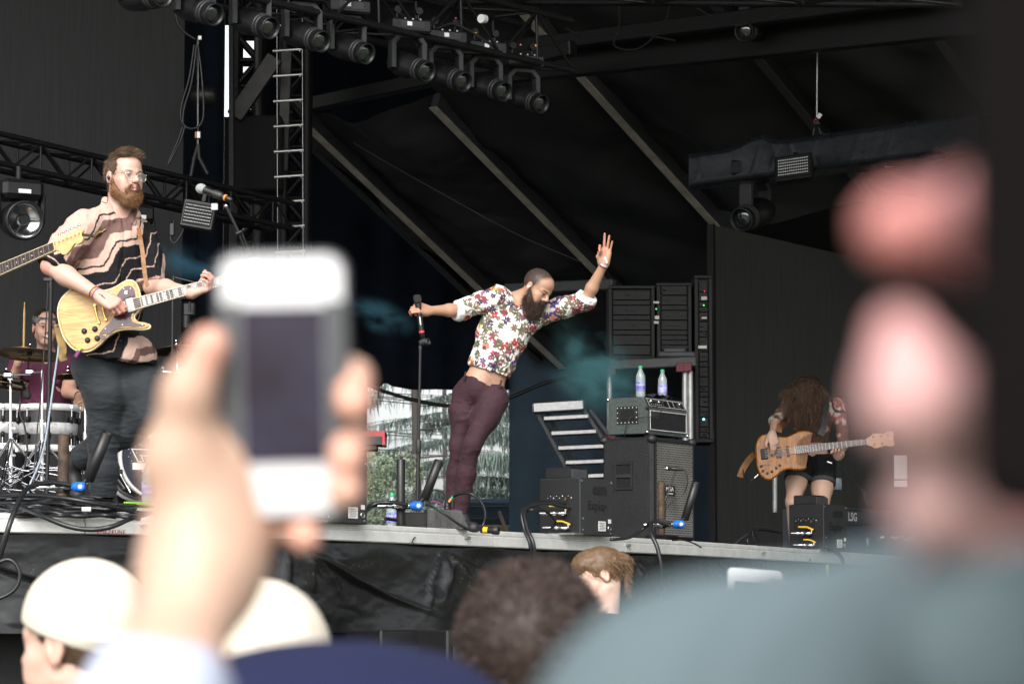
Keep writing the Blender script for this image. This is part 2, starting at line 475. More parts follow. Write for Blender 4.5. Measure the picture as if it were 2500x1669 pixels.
        for _ in range(smooth):
            a = np.zeros_like(V); c = np.zeros(len(V))
            for (p_, q_) in ((0, 1), (1, 2), (2, 3), (3, 0)):
                np.add.at(a, F[:, p_], V[F[:, q_]]); np.add.at(c, F[:, p_], 1)
                np.add.at(a, F[:, q_], V[F[:, p_]]); np.add.at(c, F[:, q_], 1)
            V = np.where(c[:, None] > 0, .5*V+.5*a/np.maximum(c, 1)[:, None], V)
        return V, F
def vnormals(V, F):
    n = np.cross(V[F[:, 2]]-V[F[:, 0]], V[F[:, 3]]-V[F[:, 1]]); out = np.zeros_like(V)
    for k in range(4): np.add.at(out, F[:, k], n)
    return out/np.maximum(np.linalg.norm(out, axis=1), 1e-12)[:, None]
def np_obj(name, V, F, material, par=None, cols=None, attrs=None, **kw):
    me = bpy.data.meshes.new(name); nv, nf = len(V), len(F); k = F.shape[1]
    me.vertices.add(nv); me.vertices.foreach_set('co', np.asarray(V, np.float32).ravel())
    me.loops.add(nf*k); me.loops.foreach_set('vertex_index', np.asarray(F, np.int32).ravel())
    me.polygons.add(nf); me.polygons.foreach_set('loop_start', np.arange(0, nf*k, k, dtype=np.int32))
    me.polygons.foreach_set('loop_total', np.full(nf, k, np.int32)); me.polygons.foreach_set('use_smooth', np.ones(nf, bool))
    me.update(calc_edges=True)
    if cols is not None:
        a = me.color_attributes.new('Col', 'FLOAT_COLOR', 'POINT'); a.data.foreach_set('color', np.concatenate([cols, np.ones((nv, 1))], 1).astype(np.float32).ravel())
    for an, av in (attrs or {}).items():
        a = me.attributes.new(an, 'FLOAT_VECTOR', 'POINT'); a.data.foreach_set('vector', np.asarray(av, np.float32).ravel())
    me.materials.append(M[material] if isinstance(material, str) else material)
    o = bpy.data.objects.new(name, me); COL.objects.link(o)
    if par is not None: parent(o, par)
    return tag(o, **kw)
def blend(c, V, ctr, r, col, s=1.0, p=2.0, ax=None):
    """paint a soft spot; ax = 3x3 frame and r = three radii for an oval spot"""
    if ax is not None: d = np.linalg.norm(((V-ctr)@ax)/np.array(r), axis=1)
    else: d = np.linalg.norm(V-ctr, axis=1)/r
    w_ = s*np.clip(1-d**p, 0, 1); return c*(1-w_[:, None])+np.array(col)*w_[:, None]

# ---- hair: thin ribbons grown from the surface
def strands(name, roots, dirs, length, width, material, par, droop=.0, jit=.3, seg=3, curl=0.0, seed=1, cols=None, grav=(0, 0, -1), lift=None, **kw):
    g = np.random.RandomState(seed); n = len(roots)
    L = length*(.7+.6*g.rand(n)) if np.isscalar(length) else length*(.8+.4*g.rand(n))
    d = dirs+jit*g.randn(n, 3); d /= np.linalg.norm(d, axis=1)[:, None]
    p = roots.copy(); pts = [p.copy()]; G = np.array(grav, float)
    for k in range(seg):
        d = d+G*droop+curl*g.randn(n, 3); d /= np.linalg.norm(d, axis=1)[:, None]
        p = p+d*(L/seg)[:, None]; pts.append(p.copy())
    side = np.cross(d, g.randn(n, 3)); side /= np.maximum(np.linalg.norm(side, axis=1), 1e-6)[:, None]
    V = []; W = width*(.7+.6*g.rand(n))
    for k in range(seg+1):
        f = (1-.75*k/seg); V.append(pts[k]-side*(W*f/2)[:, None]); V.append(pts[k]+side*(W*f/2)[:, None])
    V = np.stack(V, 1).reshape(-1, 3); m = 2*(seg+1); F = []
    for k in range(seg): F.append(np.stack([np.arange(n)*m+2*k+t for t in (0, 1, 3, 2)], 1))
    F = np.concatenate(F); C = None
    if cols is not None: C = np.repeat(cols*(.65+.7*g.rand(n))[:, None], m, 0)
    return np_obj(name, V, F, material, par, cols=C, **kw)
def pick(V, F, mask, n, seed=3):
    g = np.random.RandomState(seed); c = V[F].mean(1); nn = vnormals(V, F)[F].mean(1)
    i = np.nonzero(mask(c))[0]
    if len(i) == 0: return c[:0], nn[:0]
    j = i[g.randint(0, len(i), n)]; w_ = g.dirichlet((1, 1, 1, 1), n)
    return (V[F[j]]*w_[:, :, None]).sum(1), nn[j]
# ================================================================ ground, stage, walls, roof
GZ = 0.0
mesh_obj('ground', [(-400, -60, GZ), (400, -60, GZ), (400, 900, GZ), (-400, 900, GZ)], [(0, 1, 2, 3)], 'ground', smooth=False)
tag(bpy.data.objects['ground'], kind='structure')

# the lip of the stage, seen as a shallow bend
lip_px = [(-420, 1247), (-100, 1254), (300, 1262), (640, 1272), (900, 1284), (1277, 1303), (1490, 1313), (1703, 1325), (1950, 1342), (2250, 1364), (2600, 1385)]
def lipY(py): return 0.55*FPX/(1521.0-py)
lip = []
for (x, y) in lip_px:
    p = P(x, y, lipY(y)); lip.append(Vector((p.x, p.y, DECK)))
lipc = bez(lip, 8)
def lip_at(px):
    """distance of the lip in a pixel column"""
    for a, b in zip(lipc, lipc[1:]):
        pa = 1250+a.x/a.y*FPX*1.0; pb = 1250+b.x/b.y*FPX
        if pa <= px <= pb: t = (px-pa)/(pb-pa); return (a+(b-a)*t).y
    return lipc[-1].y
far = [Vector((14, 44, DECK)), Vector((-16, 44, DECK)), Vector((-16, 12.0, DECK))]
top = [p+Vector((0, 0, 0)) for p in lipc]+far
mb = MB(); nV = len(top)
mb.add(top+[p-Vector((0, 0, .10)) for p in top], [tuple(range(nV)), tuple(range(2*nV-1, nV-1, -1))]+[(i, i+nV, (i+1) % nV+nV, (i+1) % nV) for i in range(nV)])
mb.build('stage_floor', 'deck_black', kind='structure')
# aluminium rail sections along the lip
def offs(pts, d):
    out = []
    for i, p in enumerate(pts):
        t = pts[min(i+1, len(pts)-1)]-pts[max(i-1, 0)]; n = Vector((t.y, -t.x, 0)).normalized(); out.append(p+n*d)
    return out
rail = empty('stage_edge_rail', lipc[0], 'white painted aluminium rail running along the lip of the stage', 'rail')
prof = [(.002, .004), (.030, .004), (.034, 0), (.034, -.020), (.026, -.024), (.026, -.030), (.040, -.034), (.040, -.088), (.034, -.094), (.002, -.094)]
segs = [(0, 14), (14, 26), (26, 38), (38, 49), (49, 60), (60, 70), (70, 80)]
for (a, b) in segs:
    b = min(b, len(lipc)-1); pl = lipc[a:b+1]
    if len(pl) < 2: continue
    pl = [p.copy() for p in pl]; pl[-1] = pl[-1]+(pl[-2]-pl[-1]).normalized()*.006
    V = []; k = len(prof)
    cols_ = [offs(pl, q[0]) for q in prof]
    for i in range(len(pl)):
        for j, q in enumerate(prof): V.append(cols_[j][i]+Vector((0, 0, q[1])))
    F = [(i*k+j, (i+1)*k+j, (i+1)*k+(j+1) % k, i*k+(j+1) % k) for i in range(len(pl)-1) for j in range(k)]
    F += [tuple(range(k)), tuple(range((len(pl)-1)*k, len(pl)*k))[::-1]]
    m_ = MB(); m_.add(V, F); m_.build('rail_section', 'alu_white', rail)
for px in (700, 1122, 1515, 1846, 330):      # bolts and small catches on the rail
    p = P(px, 1300, lip_at(px)); p.z = DECK-.045
    m_ = MB(); n_ = Vector((E.y, -E.x, 0)); m_.cyl(p+n_*.03, p+n_*.062, .008, n=8); m_.box(p+n_*.048+E*.02, (.035, .02, .016), (E, n_, Z), .003)
    m_.build('rail_catch', 'alu', rail)
# hand-written red letters on the rail
for i, ch in enumerate('EMAZEUNE'):
    px = 240+i*9; yy = lip_at(px); p = P(px, 1298, yy-.045-.012*0); n_ = (lipc[20]-lipc[18]).normalized()
    text('red_letter', ch, .030, p, n_, Z+Vector((0, 0, 0))+n_*(.1*((i % 3)-1)), 'red_paint', rail, extrude=.0005)

# black tarpaulin skirt hanging under the rail
def skirt(name, z0, z1, off, ns, nz, amp, mname, seed, lowfold=1.0, par=None, **kw):
    pl = offs(lipc, off); L = [0]
    for a, b in zip(pl, pl[1:]): L.append(L[-1]+(b-a).length)
    s = np.linspace(0, L[-1], ns); xs = np.interp(s, L, [p.x for p in pl]); ys = np.interp(s, L, [p.y for p in pl])
    tx = np.gradient(xs); ty = np.gradient(ys); tl = np.hypot(tx, ty); nx, ny = ty/tl, -tx/tl
    zz = np.linspace(0, 1, nz); S, T = np.meshgrid(s, zz, indexing='ij')
    D = np.zeros_like(S)
    g = np.random.RandomState(seed)
    # creases fanning down from the places where the sheet is pinned
    pins = np.arange(.3, L[-1], 1.15)+g.rand(len(np.arange(.3, L[-1], 1.15)))*.5
    for p0 in pins:
        for q in range(6):
            ang = g.uniform(-1.3, 1.3); wd = g.uniform(.018, .05); ln = g.uniform(.35, 1.0); x0 = p0+g.uniform(-.05, .05)
            c = x0+np.tan(ang)*T*(z0-z1)*(1+.25*np.sin(T*3+q)); wv = wd*(.35+1.4*T)
            D += g.uniform(.5, 1.2)*np.exp(-((S-c)/wv)**2)*np.clip(T*4, 0, 1)*np.clip((ln-T)/.35, 0, 1)*(1 if g.rand() > .35 else -.8)
    pt = np.stack([S*1.7, T*2.1*1.0, np.full_like(S, seed)], -1)
    D += 1.6*(fbm(pt, 3)-.45)+.7*(np.abs(fbm(pt*2.3+5, 3)-.45))
    D += lowfold*.8*np.sin(S*5.1+1.4*np.sin(S*1.3)+T*1.5)*T
    D *= amp*np.clip(T*6, .15, 1)
    top_z = z0-.018*np.abs(np.sin(S*2.7))*(1-T)-.01*fbm(pt*3, 2)*(1-T)
    Zz = top_z+(z1-z0)*T
    V = np.stack([xs[:, None]+nx[:, None]*D, ys[:, None]+ny[:, None]*D, Zz], -1).reshape(-1, 3)
    i, j = np.meshgrid(np.arange(ns-1), np.arange(nz-1), indexing='ij'); a = (i*nz+j).ravel()
    F = np.stack([a, a+1, a+nz+1, a+nz], 1)
    o = np_obj(name, V, F, mname, par, **kw)
    return o
skirt('stage_skirt', DECK-.088, 1.50, .020, 900, 60, .055, 'tarp', 5,
      label='creased black tarpaulin skirt hanging below the white stage rail', cat='tarpaulin')
skirt('stage_under_shade', 1.64, 0.02, -.25, 200, 12, .02, 'black_matte', 9, label='black recessed panel standing in for the shadow below the creased tarpaulin skirt', cat='panel')  # black sheet stands in for the shadow under the stage
# small strips of tape on the skirt
for (px, py, mtn, lab, hh, ww) in ((2020, 1392, 'yellow_tape', 'yellow tape strip stuck on the tarpaulin below the right rail', .09, .045), (1978, 1366, 'red_paint', 'small red tape mark just under the right rail', .022, .02)):
    p = P(px, py, lip_at(px)-.16); m_ = MB(); m_.box(p, (ww, .002, hh), (E, Vector((E.y, -E.x, 0)), Z)); o = m_.build('tape_strip', mtn, label=lab, cat='tape')

# low white deck step behind the cables at the left of the lip
# (aluminium-edged platform the guitarist stands on)
pa, pb = PD(-300, 14.95), PD(655, 16.55); t = (pb-pa).normalized(); n_ = Vector((-t.y, t.x, 0))
m_ = MB(); L = (pb-pa).length
m_.box((pa+pb)/2+n_*1.05+Z*.045, (L, 2.1, .09), (t, n_, Z), .004); o = m_.build('low_platform', 'deck_black', label='low white-edged platform under the guitarist at the stage lip', cat='platform')
m_ = MB(); m_.box((pa+pb)/2-n_*.006+Z*.045, (L, .012, .088), (t, n_, Z)); m_.build('platform_edge', 'alu_white', o)
m_ = MB(); m_.box(P(455-100, 1229, 16.05)+Z*0, (.27, .03, .016), (t, n_, Z), .003); m_.build('lime_strip', 'lime_tape', label='lime green strip lying on the platform by the bass drum', cat='strip')
# drum riser
RIS = DECK+.30
pa, pb = PD(-420, 18.1), PD(560, 19.6); t = (pb-pa).normalized(); n_ = Vector((-t.y, t.x, 0)); L = (pb-pa).length
m_ = MB(); m_.box((pa+pb)/2+n_*1.3+Z*.15, (L, 2.6, .296), (t, n_, Z), .01); m_.build('drum_riser', 'deck_black', label='black riser under the drum kit', cat='riser')

# ---- walls
def hpanel(name, a, b, z0, z1, thick, m, nx=2, par=None, **kw):
    a = Vector(a); b = Vector(b); t = (b-a); t.z = 0; L = t.length; t.normalize(); n_ = Vector((-t.y, t.x, 0))
    mb_ = MB(); c = (a+b)/2; c.z = (z0+z1)/2; mb_.box(c+n_*thick/2, (L, thick, z1-z0), (t, n_, Z)); return mb_.build(name, m, par, **kw)
# left scrim
a = P(-700, 500, 19.2); b = P(446, 500, 22.6)
hpanel('left_mesh_wall', a, b, DECK, 9.2, .05, 'scrim_light', kind='structure')
# navy drape strip with soft folds
def drape(name, a, b, z0, z1, amp, freq, m, par=None, ns=160, nz=24, wob=.0, zt=None, seed=0, **kw):
    a = np.array(a, float); b = np.array(b, float); s = np.linspace(0, 1, ns); T = np.linspace(0, 1, nz)
    S, Q = np.meshgrid(s, T, indexing='ij'); L = np.linalg.norm((b-a)[:2]); t = (b-a)/L; n_ = np.array([t[1], -t[0]])
    f = amp*(np.sin(S*L*freq+1.5*np.sin(S*L*1.1+seed))+.5*np.sin(S*L*freq*2.3+seed+Q*1.5))*(.6+.6*Q)+wob*(fbm(np.stack([S*L*.7, Q*3, S*0+seed], -1), 3)-.45)
    zt_ = z1 if zt is None else zt(S); zz = zt_+(z0-zt_)*Q
    X = a[0]+(b[0]-a[0])*S+n_[0]*f; Y_ = a[1]+(b[1]-a[1])*S+n_[1]*f
    V = np.stack([X, Y_, zz], -1).reshape(-1, 3); i, j = np.meshgrid(np.arange(ns-1), np.arange(nz-1), indexing='ij'); k = (i*nz+j).ravel()
    return np_obj(name, V, np.stack([k, k+1, k+nz+1, k+nz], 1), m, par, **kw)
a = P(440, 500, 23.2); b = P(542, 500, 24.0)
drape('navy_side_drape', (a.x, a.y), (b.x, b.y), DECK, 9.0, .03, 9, 'navy_drape', label='narrow dark navy drape between the left mesh wall and the truss tower', cat='drape')
# thin pale gap edge pole
m_ = MB(); p = P(544, 500, 24.2); m_.box(Vector((p.x, p.y, 5)), (.008, .03, 8)); m_.build('gap_pole', 'grey_paint', label='thin upright pole at the bright slit beside the navy drape', cat='pole')

# right mesh wing
WR0 = P(1745, 550, 27.0)
def at_wr(px, py): return on_plane(px, py, WR0, Vector((E.y, -E.x, 0)))
c1 = at_wr(1745, 550); c2 = at_wr(2660, 775)
zt1, zt2 = c1.z, c1.z
a = Vector((c1.x, c1.y, 0)); L = 14.0
t = E; n_ = N
m_ = MB(); m_.box(a+E*L/2+N*.03+Z*((DECK+c1.z)/2), (L, .06, c1.z-DECK), (E, N, Z)); m_.build('right_mesh_wall', 'scrim', kind='structure')
m_ = MB(); m_.box(a-E*.02+N*.03+Z*((DECK+c1.z)/2), (.035, .07, c1.z-DECK+.02), (E, N, Z)); m_.build('wall_edge_post', 'black_metal', label='slim black post at the near edge of the right mesh wall', cat='post')

# ---- roof over the stage
r_ = (E*math.cos(R(24))-Z*math.sin(R(24))).normalized(); rn = r_.cross(N).normalized()
RP0 = P(1795, 550, 29.0)
def at_roof(px, py): return on_plane(px, py, RP0, rn)
def roofpt(a_, b_): return RP0+N*a_+r_*b_
def roofco(p): q = p-RP0; return q.dot(N), q.dot(r_)
# fabric: one sheet per bay between the rafters
raf = [((2050, 330), (1865, 125)), ((1795, 550), (1455, 195)), ((1560, 730), (1095, 255)), ((1200, 700), (820, 325))]
ra = []
for (lo_, hi_) in raf:
    p, q = at_roof(*lo_), at_roof(*hi_); ra.append((roofco(p)[0]+roofco(q)[0])/2)
step = (ra[-1]-ra[0])/3.0
lines = [ra[0]-2*step, ra[0]-step]+ra+[ra[-1]+step*.12]
BY = 33.0
def b_end(A0):
    q = RP0+N*A0; return (BY-.15-q.y)/r_.y
lines = sorted(lines)
rng_b = (-16.0, 7.6)
sh = empty('roof_canopy', roofpt(0, 0), 'black fabric roof bays sloping down between the pale rafters', 'roof')
for k in range(len(lines)-1):
    A0, A1 = lines[k]+.02, lines[k+1]-.02; nu, nv = 26, 150
    U, Vv = np.meshgrid(np.linspace(0, 1, nu), np.linspace(0, 1, nv), indexing='ij')
    aa = A0+(A1-A0)*U; b0_ = rng_b[0] if A1 < ra[2]+.1 else roofco(at_roof(1000, 235))[1]
    be_ = ((BY-.15)-(RP0.y+N.y*aa))/r_.y
    if A1 < ra[1]+.1: be_ = np.minimum(be_, -.35)
    bb = b0_+(be_-b0_)*Vv
    sag = .16*np.sin(U*math.pi)*(1+.25*np.sin(bb*.7+k))
    pt = np.stack([aa*.9+bb*.9, aa*.6-bb*1.2, aa*0+k], -1)
    sag = sag+.34*(np.abs(fbm(pt*.8, 4)-.46))+.05*np.sin(bb*3.1+aa*4+2*np.sin(aa*2))*np.sin(U*math.pi)
    W = np.array(RP0)[None, None]+aa[..., None]*np.array(N)+bb[..., None]*np.array(r_)-sag[..., None]*np.array(-rn if rn.z < 0 else rn)
    i, j = np.meshgrid(np.arange(nu-1), np.arange(nv-1), indexing='ij'); q = (i*nv+j).ravel()
    np_obj('fabric_bay', W.reshape(-1, 3), np.stack([q, q+1, q+nv+1, q+nv], 1), 'roof_fabric', sh)
up = rn if rn.z > 0 else -rn
for k, A0 in enumerate(lines):
    m_ = MB(); p0, p1 = roofpt(A0, rng_b[0] if A0 < ra[2]-.1 else roofco(at_roof(1000, 235))[1]), roofpt(A0, min(b_end(A0)-.1, -.3 if A0 < ra[1]-.1 else 99))
    m_.box((p0+p1)/2-up*.085, ((p1-p0).length, .085, .17), (r_, N, up), .012)
    dk = A0 > ra[-1]+.1 or A0 < ra[0]+.1
    m_.build('roof_rafter', 'rafter_dark' if dk else 'grey_paint', sh)
    m_ = MB(); m_.box((p0+p1)/2-up*.172, ((p1-p0).length, .091, .012), (r_, N, up)); m_.build('rafter_flange', 'roof_rafter' if not dk else 'grey_paint', sh)
p0 = P(1236, 706, 27.0); p1 = P(1500, 694, 26.4)
m_ = MB(); m_.box((p0+p1)/2, ((p1-p0).length, .09, .10), ((p1-p0).normalized(), Z.cross((p1-p0).normalized()), Z), .01); m_.build('cross_tube', 'grey_paint', label='grey cross tube between two rafters behind the singer', cat='tube')
# unseen flat black cover added above the stage (keeps the sky off the performers' backs)
mesh_obj('light_block_roof', [(-22, 13.0, 9.3), (26, 13.0, 9.3), (26, 33.4, 9.3), (-22, 33.4, 9.3)], [(0, 1, 2, 3)], 'deep_black', smooth=False)
tag(bpy.data.objects['light_block_roof'], kind='structure')
# back wall cloth behind everything, with the loading gap that shows the trees
BY = 33.0
def bp(px, py): return P(px, py, BY)
xl, xo0, xo1, xr = bp(447, 900).x, bp(888, 900).x, bp(1243, 900).x, bp(1800, 900).x
zo = bp(1000, 948).z; ztop = 9.2
def scal(S): # scalloped lower hem above the gap
    return zo
drape('back_drape', (xl-7, BY), (xl-.05+bp(560, 0).x-bp(555, 0).x, BY), 1.2, ztop, .05, 5, 'navy_drape', label='dark back drape left of the truss tower', cat='drape')
drape('back_drape', (bp(640, 0).x, BY), (xo0, BY), 1.2, ztop, .05, 5, 'navy_drape', seed=2, label='dark back drape just left of the gap showing trees', cat='drape')
# piece over the gap: hem is uneven
ns, nz = 60, 40; S = np.linspace(0, 1, ns); Q = np.linspace(0, 1, nz); SS, QQ = np.meshgrid(S, Q, indexing='ij')
hem = np.interp(S*(1243-888)+888, [888, 905, 925, 940, 960, 1000, 1050, 1243], [943, 945, 952-6, 934, 944, 950, 951, 951])
hz = np.array([bp(1000, h).z for h in hem]); X = xo0+(xo1-xo0)*SS; Zz = ztop+(hz[:, None]-ztop)*QQ
Y_ = BY+.04*np.sin(SS*22)*QQ
i, j = np.meshgrid(np.arange(ns-1), np.arange(nz-1), indexing='ij'); k = (i*nz+j).ravel()
np_obj('gap_valance', np.stack([X, Y_, Zz], -1).reshape(-1, 3), np.stack([k, k+1, k+nz+1, k+nz], 1), 'navy_drape', label='navy cloth hanging above the gap with a ragged hem', cat='drape')
drape('back_drape', (xo1, BY), (xr, BY), 1.2, ztop, .045, 4.5, 'blue_drape', seed=4, label='blue-grey back drape right of the gap behind the steps', cat='drape')
drape('back_drape', (xr, BY), (xr+6, BY), 1.2, ztop, .045, 4.5, 'deep_black', seed=5, label='black back drape seen above the top edge of the right mesh wall', cat='drape')
# right side closing cloth far behind the mesh wing
drape('far_side_drape', (xr+5.5, BY), (xr+16, BY-6), 1.2, ztop, .06, 4, 'black_matte', seed=6, label='black side cloth far behind the right mesh wall', cat='drape')
# header over the tower gap: black cloth above the bright openings
for (x0, x1, y0, y1, lab) in ((536, 700, -200, 62, 'black cloth above the bright openings of the truss tower'), (548, 592, 286, 1300, 'black cloth strip under the bright slit'),
                         (592, 640, 286, 1300, 'black cloth panel below the truss tower openings')):
    a, b = P(x0, y0, 30.0), P(x1, y1, 30.0)
    if x0 == 548: a = P(548, y0, 30.0)
    m_ = MB(); m_.box((a+b)/2, (b.x-a.x, .03, abs(a.z-b.z))); m_.build('black_panel', 'deep_black', label=lab, cat='cloth panel')
# ================================================================ trusses, lamps and rigging
def truss(name, a, b, size, mname='black_metal', bays=10, rch=.024, rbr=.011, up=Z, par=None, nchord=4, **kw):
    a = Vector(a); b = Vector(b); t = (b-a).normalized(); s = t.cross(up).normalized(); u = s.cross(t)
    root = empty(name, a, **kw)
    h = size/2; cs = [(h, h), (-h, h), (-h, -h), (h, -h)]
    if nchord == 3: cs = [(h, h), (-h, h), (0, -h)]
    L = (b-a).length; n = len(cs)
    for (x, y) in cs:
        m_ = MB(); m_.cyl(a+s*x+u*y, b+s*x+u*y, rch, n=8); m_.build('chord', mname, root)
    for f in range(n):
        c0, c1 = cs[f], cs[(f+1) % n]
        for k in range(bays):
            p = a+t*(L*k/bays); q = a+t*(L*(k+1)/bays); d0, d1 = (c0, c1) if (k+f) % 2 == 0 else (c1, c0)
            m_ = MB(); m_.cyl(p+s*d0[0]+u*d0[1], q+s*d1[0]+u*d1[1], rbr, n=6, caps=False); m_.build('brace', mname, root)
            if k % 2 == 0:
                m_ = MB(); m_.cyl(p+s*c0[0]+u*c0[1], p+s*c1[0]+u*c1[1], rbr, n=6, caps=False); m_.build('strut', mname, root)
    return root
# left lighting truss
TL0, TL1 = P(-60, 358, 19.0), P(690, 530, 22.2)
truss('lighting_truss', TL0, TL1, .20, bays=13, label='black box truss crossing behind the guitarist', cat='truss', rch=.021, rbr=.0095)
# main upper truss with the row of moving heads
TU0, TU1 = P(400, -105, 16.6), P(1345, 118, 20.4)
truss('lighting_truss', TU0, TU1, .36, bays=9, label='black box truss carrying the row of moving lights', cat='truss', rch=.025, rbr=.011)
truss('lighting_truss', P(900, -60, 21.5), P(2330, -60, 19), .34, bays=8, label='dark truss along the very top of the picture', cat='truss', rch=.025, rbr=.012)
# header beams on the right
for (a, b, h, lab) in (((700, 268, 26.5), (1400, 118, 24.5), .13, 'black header beam sloping up behind the moving lights'), ((1235, 165, 26.0), (2500, 30, 22.5), .30, 'deep black header beam across the upper right'),
                      ((1235, 120, 25.6), (2500, -40, 22.1), .14, 'upper black rail above the right header beam')):
    p, q = P(*a), P(*b); t = (q-p).normalized(); m_ = MB(); m_.box((p+q)/2, ((q-p).length, .12, h), (t, Z.cross(t).normalized(), t.cross(Z.cross(t).normalized())), .01)
    m_.build('header_beam', 'black_paint', label=lab, cat='beam')

# moving heads -------------------------------------------------------------
def moving_head(name, loc, head_dir, label, group=None, s=1.0, base_n=E, detail=True):
    root = empty(name, loc, label, 'stage light', group); loc = Vector(loc)
    bx = base_n; by = Vector((-bx.y, bx.x, 0)); ax = (bx, by, Z)
    # clamp + base box
    m_ = MB(); m_.box(loc-Z*.065*s, (.36*s, .24*s, .12*s), ax, .018*s); m_.build('base', 'black_paint', root)
    m_ = MB(); m_.box(loc-Z*.06*s-by*.1205*s, (.22*s, .006, .065*s), ax, .002); pan = m_.build('control_panel', 'dark_grey', root)
    m_ = MB(); m_.box(loc-Z*.055*s-by*.1245*s-bx*.03*s, (.045*s, .004, .035*s), ax); m_.build('display', 'led_lens', pan)
    if detail:
        for q in (-1, 1):
            m_ = MB(); m_.cyl(loc+bx*.1*q*s-Z*.005, loc+bx*.1*q*s+Z*.06*s, .012*s, n=6); m_.lathe(loc+bx*.1*q*s+Z*.085*s-by*.02, by, [(0, .032*s), (.04, .032*s)], 12); m_.build('clamp', 'black_metal', root)
        for q in (-1, 0, 1):
            m_ = MB(); m_.box(loc-Z*.012*s-by*.118*s+bx*.07*q*s, (.012, .01, .01), ax); m_.build('connector', 'steel', pan)
    # yoke
    pivot = loc-Z*.40*s
    ya = [(-.155, -.13), (-.155, -.40), (-.115, -.44), (-.115, -.20), (-.07, -.155), (.07, -.155), (.115, -.20), (.115, -.44), (.155, -.40), (.155, -.13)]
    ya = [(-.165, -.43), (-.165, -.20), (-.10, -.125), (.10, -.125), (.165, -.20), (.165, -.43), (.12, -.43), (.12, -.215), (.075, -.165), (-.075, -.165), (-.12, -.215), (-.12, -.43)]
    m_ = MB(); m_.prism([(x*s, z*s) for x, z in ya], loc-by*.05*s, bx, Z, by, .10*s, .006*s); m_.build('yoke', 'dark_grey' if detail else 'black_paint', root)
    # head
    d = Vector(head_dir).normalized(); c = pivot
    m_ = MB(); m_.lathe(c-d*.20*s, d, [(0, .03*s), (.015*s, .085*s), (.10*s, .108*s), (.24*s, .108*s), (.27*s, .095*s), (.33*s, .088*s)], 20); hd = m_.build('head', 'black_paint', root)
    for (t0, r0) in ((.14, .093), (.175, .091)):
        m_ = MB(); m_.lathe(c+d*t0*s, d, [(0, r0*s), (.004*s, (r0+.006)*s), (.02*s, (r0+.006)*s), (.024*s, r0*s)], 20); m_.build('ring', 'dark_grey', hd)
    m_ = MB(); m_.lathe(c+d*.205*s, d, [(0, .070*s), (.005*s, .088*s), (.07*s, .092*s), (.075*s, .088*s), (.075*s, .080*s), (.03*s, .074*s)], 24, caps=False); m_.build('lens_barrel', 'black_paint', hd)
    m_ = MB(); m_.lathe(c+d*.235*s, d, [(0, .074*s), (.012*s, .062*s), (.020*s, .035*s), (.023*s, .001)], 24, caps=False); m_.build('lens', 'lens_glass', hd)
    return root
ml = [(474, 21, 16.75), (611, 54, 17.15), (737, 87, 17.6), (846, 117, 18.05), (995, 161, 18.6), (1085, 186, 19.05), (1183, 210, 19.5), (1275, 240, 19.95)]
names8 = ['first, at the upper left beside the mesh wall', 'second, over the bright slit', 'third, above the wire ladder', 'fourth, right of the wire ladder', 'fifth, after the gap in the row', 'sixth, third from the right end', 'seventh, next to the end', 'eighth, at the far right end']
for k, (px, py, Y) in enumerate(ml):
    hp = P(px, py, Y); loc = hp+Z*.40*.76
    moving_head('moving_light', loc, (.60, -.62, -.30), 'black moving light in the row: '+names8[k], 'moving lights hung in a row from the upper truss', s=.76, base_n=(E*.45+Vector((1, 0, 0))*.6).normalized())
moving_head('moving_light', P(345, -8, 16.4)+Z*.33, (.62, -.74, -.12), 'large black moving light cut by the top edge over the guitarist', s=.82, base_n=Vector((1, 0, 0)))
moving_head('moving_light', P(1836, 74, 24.0)+Z*.37, (-.35, -.9, -.25), 'dark moving light under the upper right header beam', s=.92)
moving_head('moving_light', P(2135, 5, 23.0)+Z*.45, (-.45, -.85, -.25), 'dark moving light cut by the top edge at the upper right', s=.9)
moving_head('moving_light', P(1845, 510, 24.6)+Z*.42, (-.45, -.80, -.28), 'dark moving light hanging below the black wrapped beam', s=1.15)
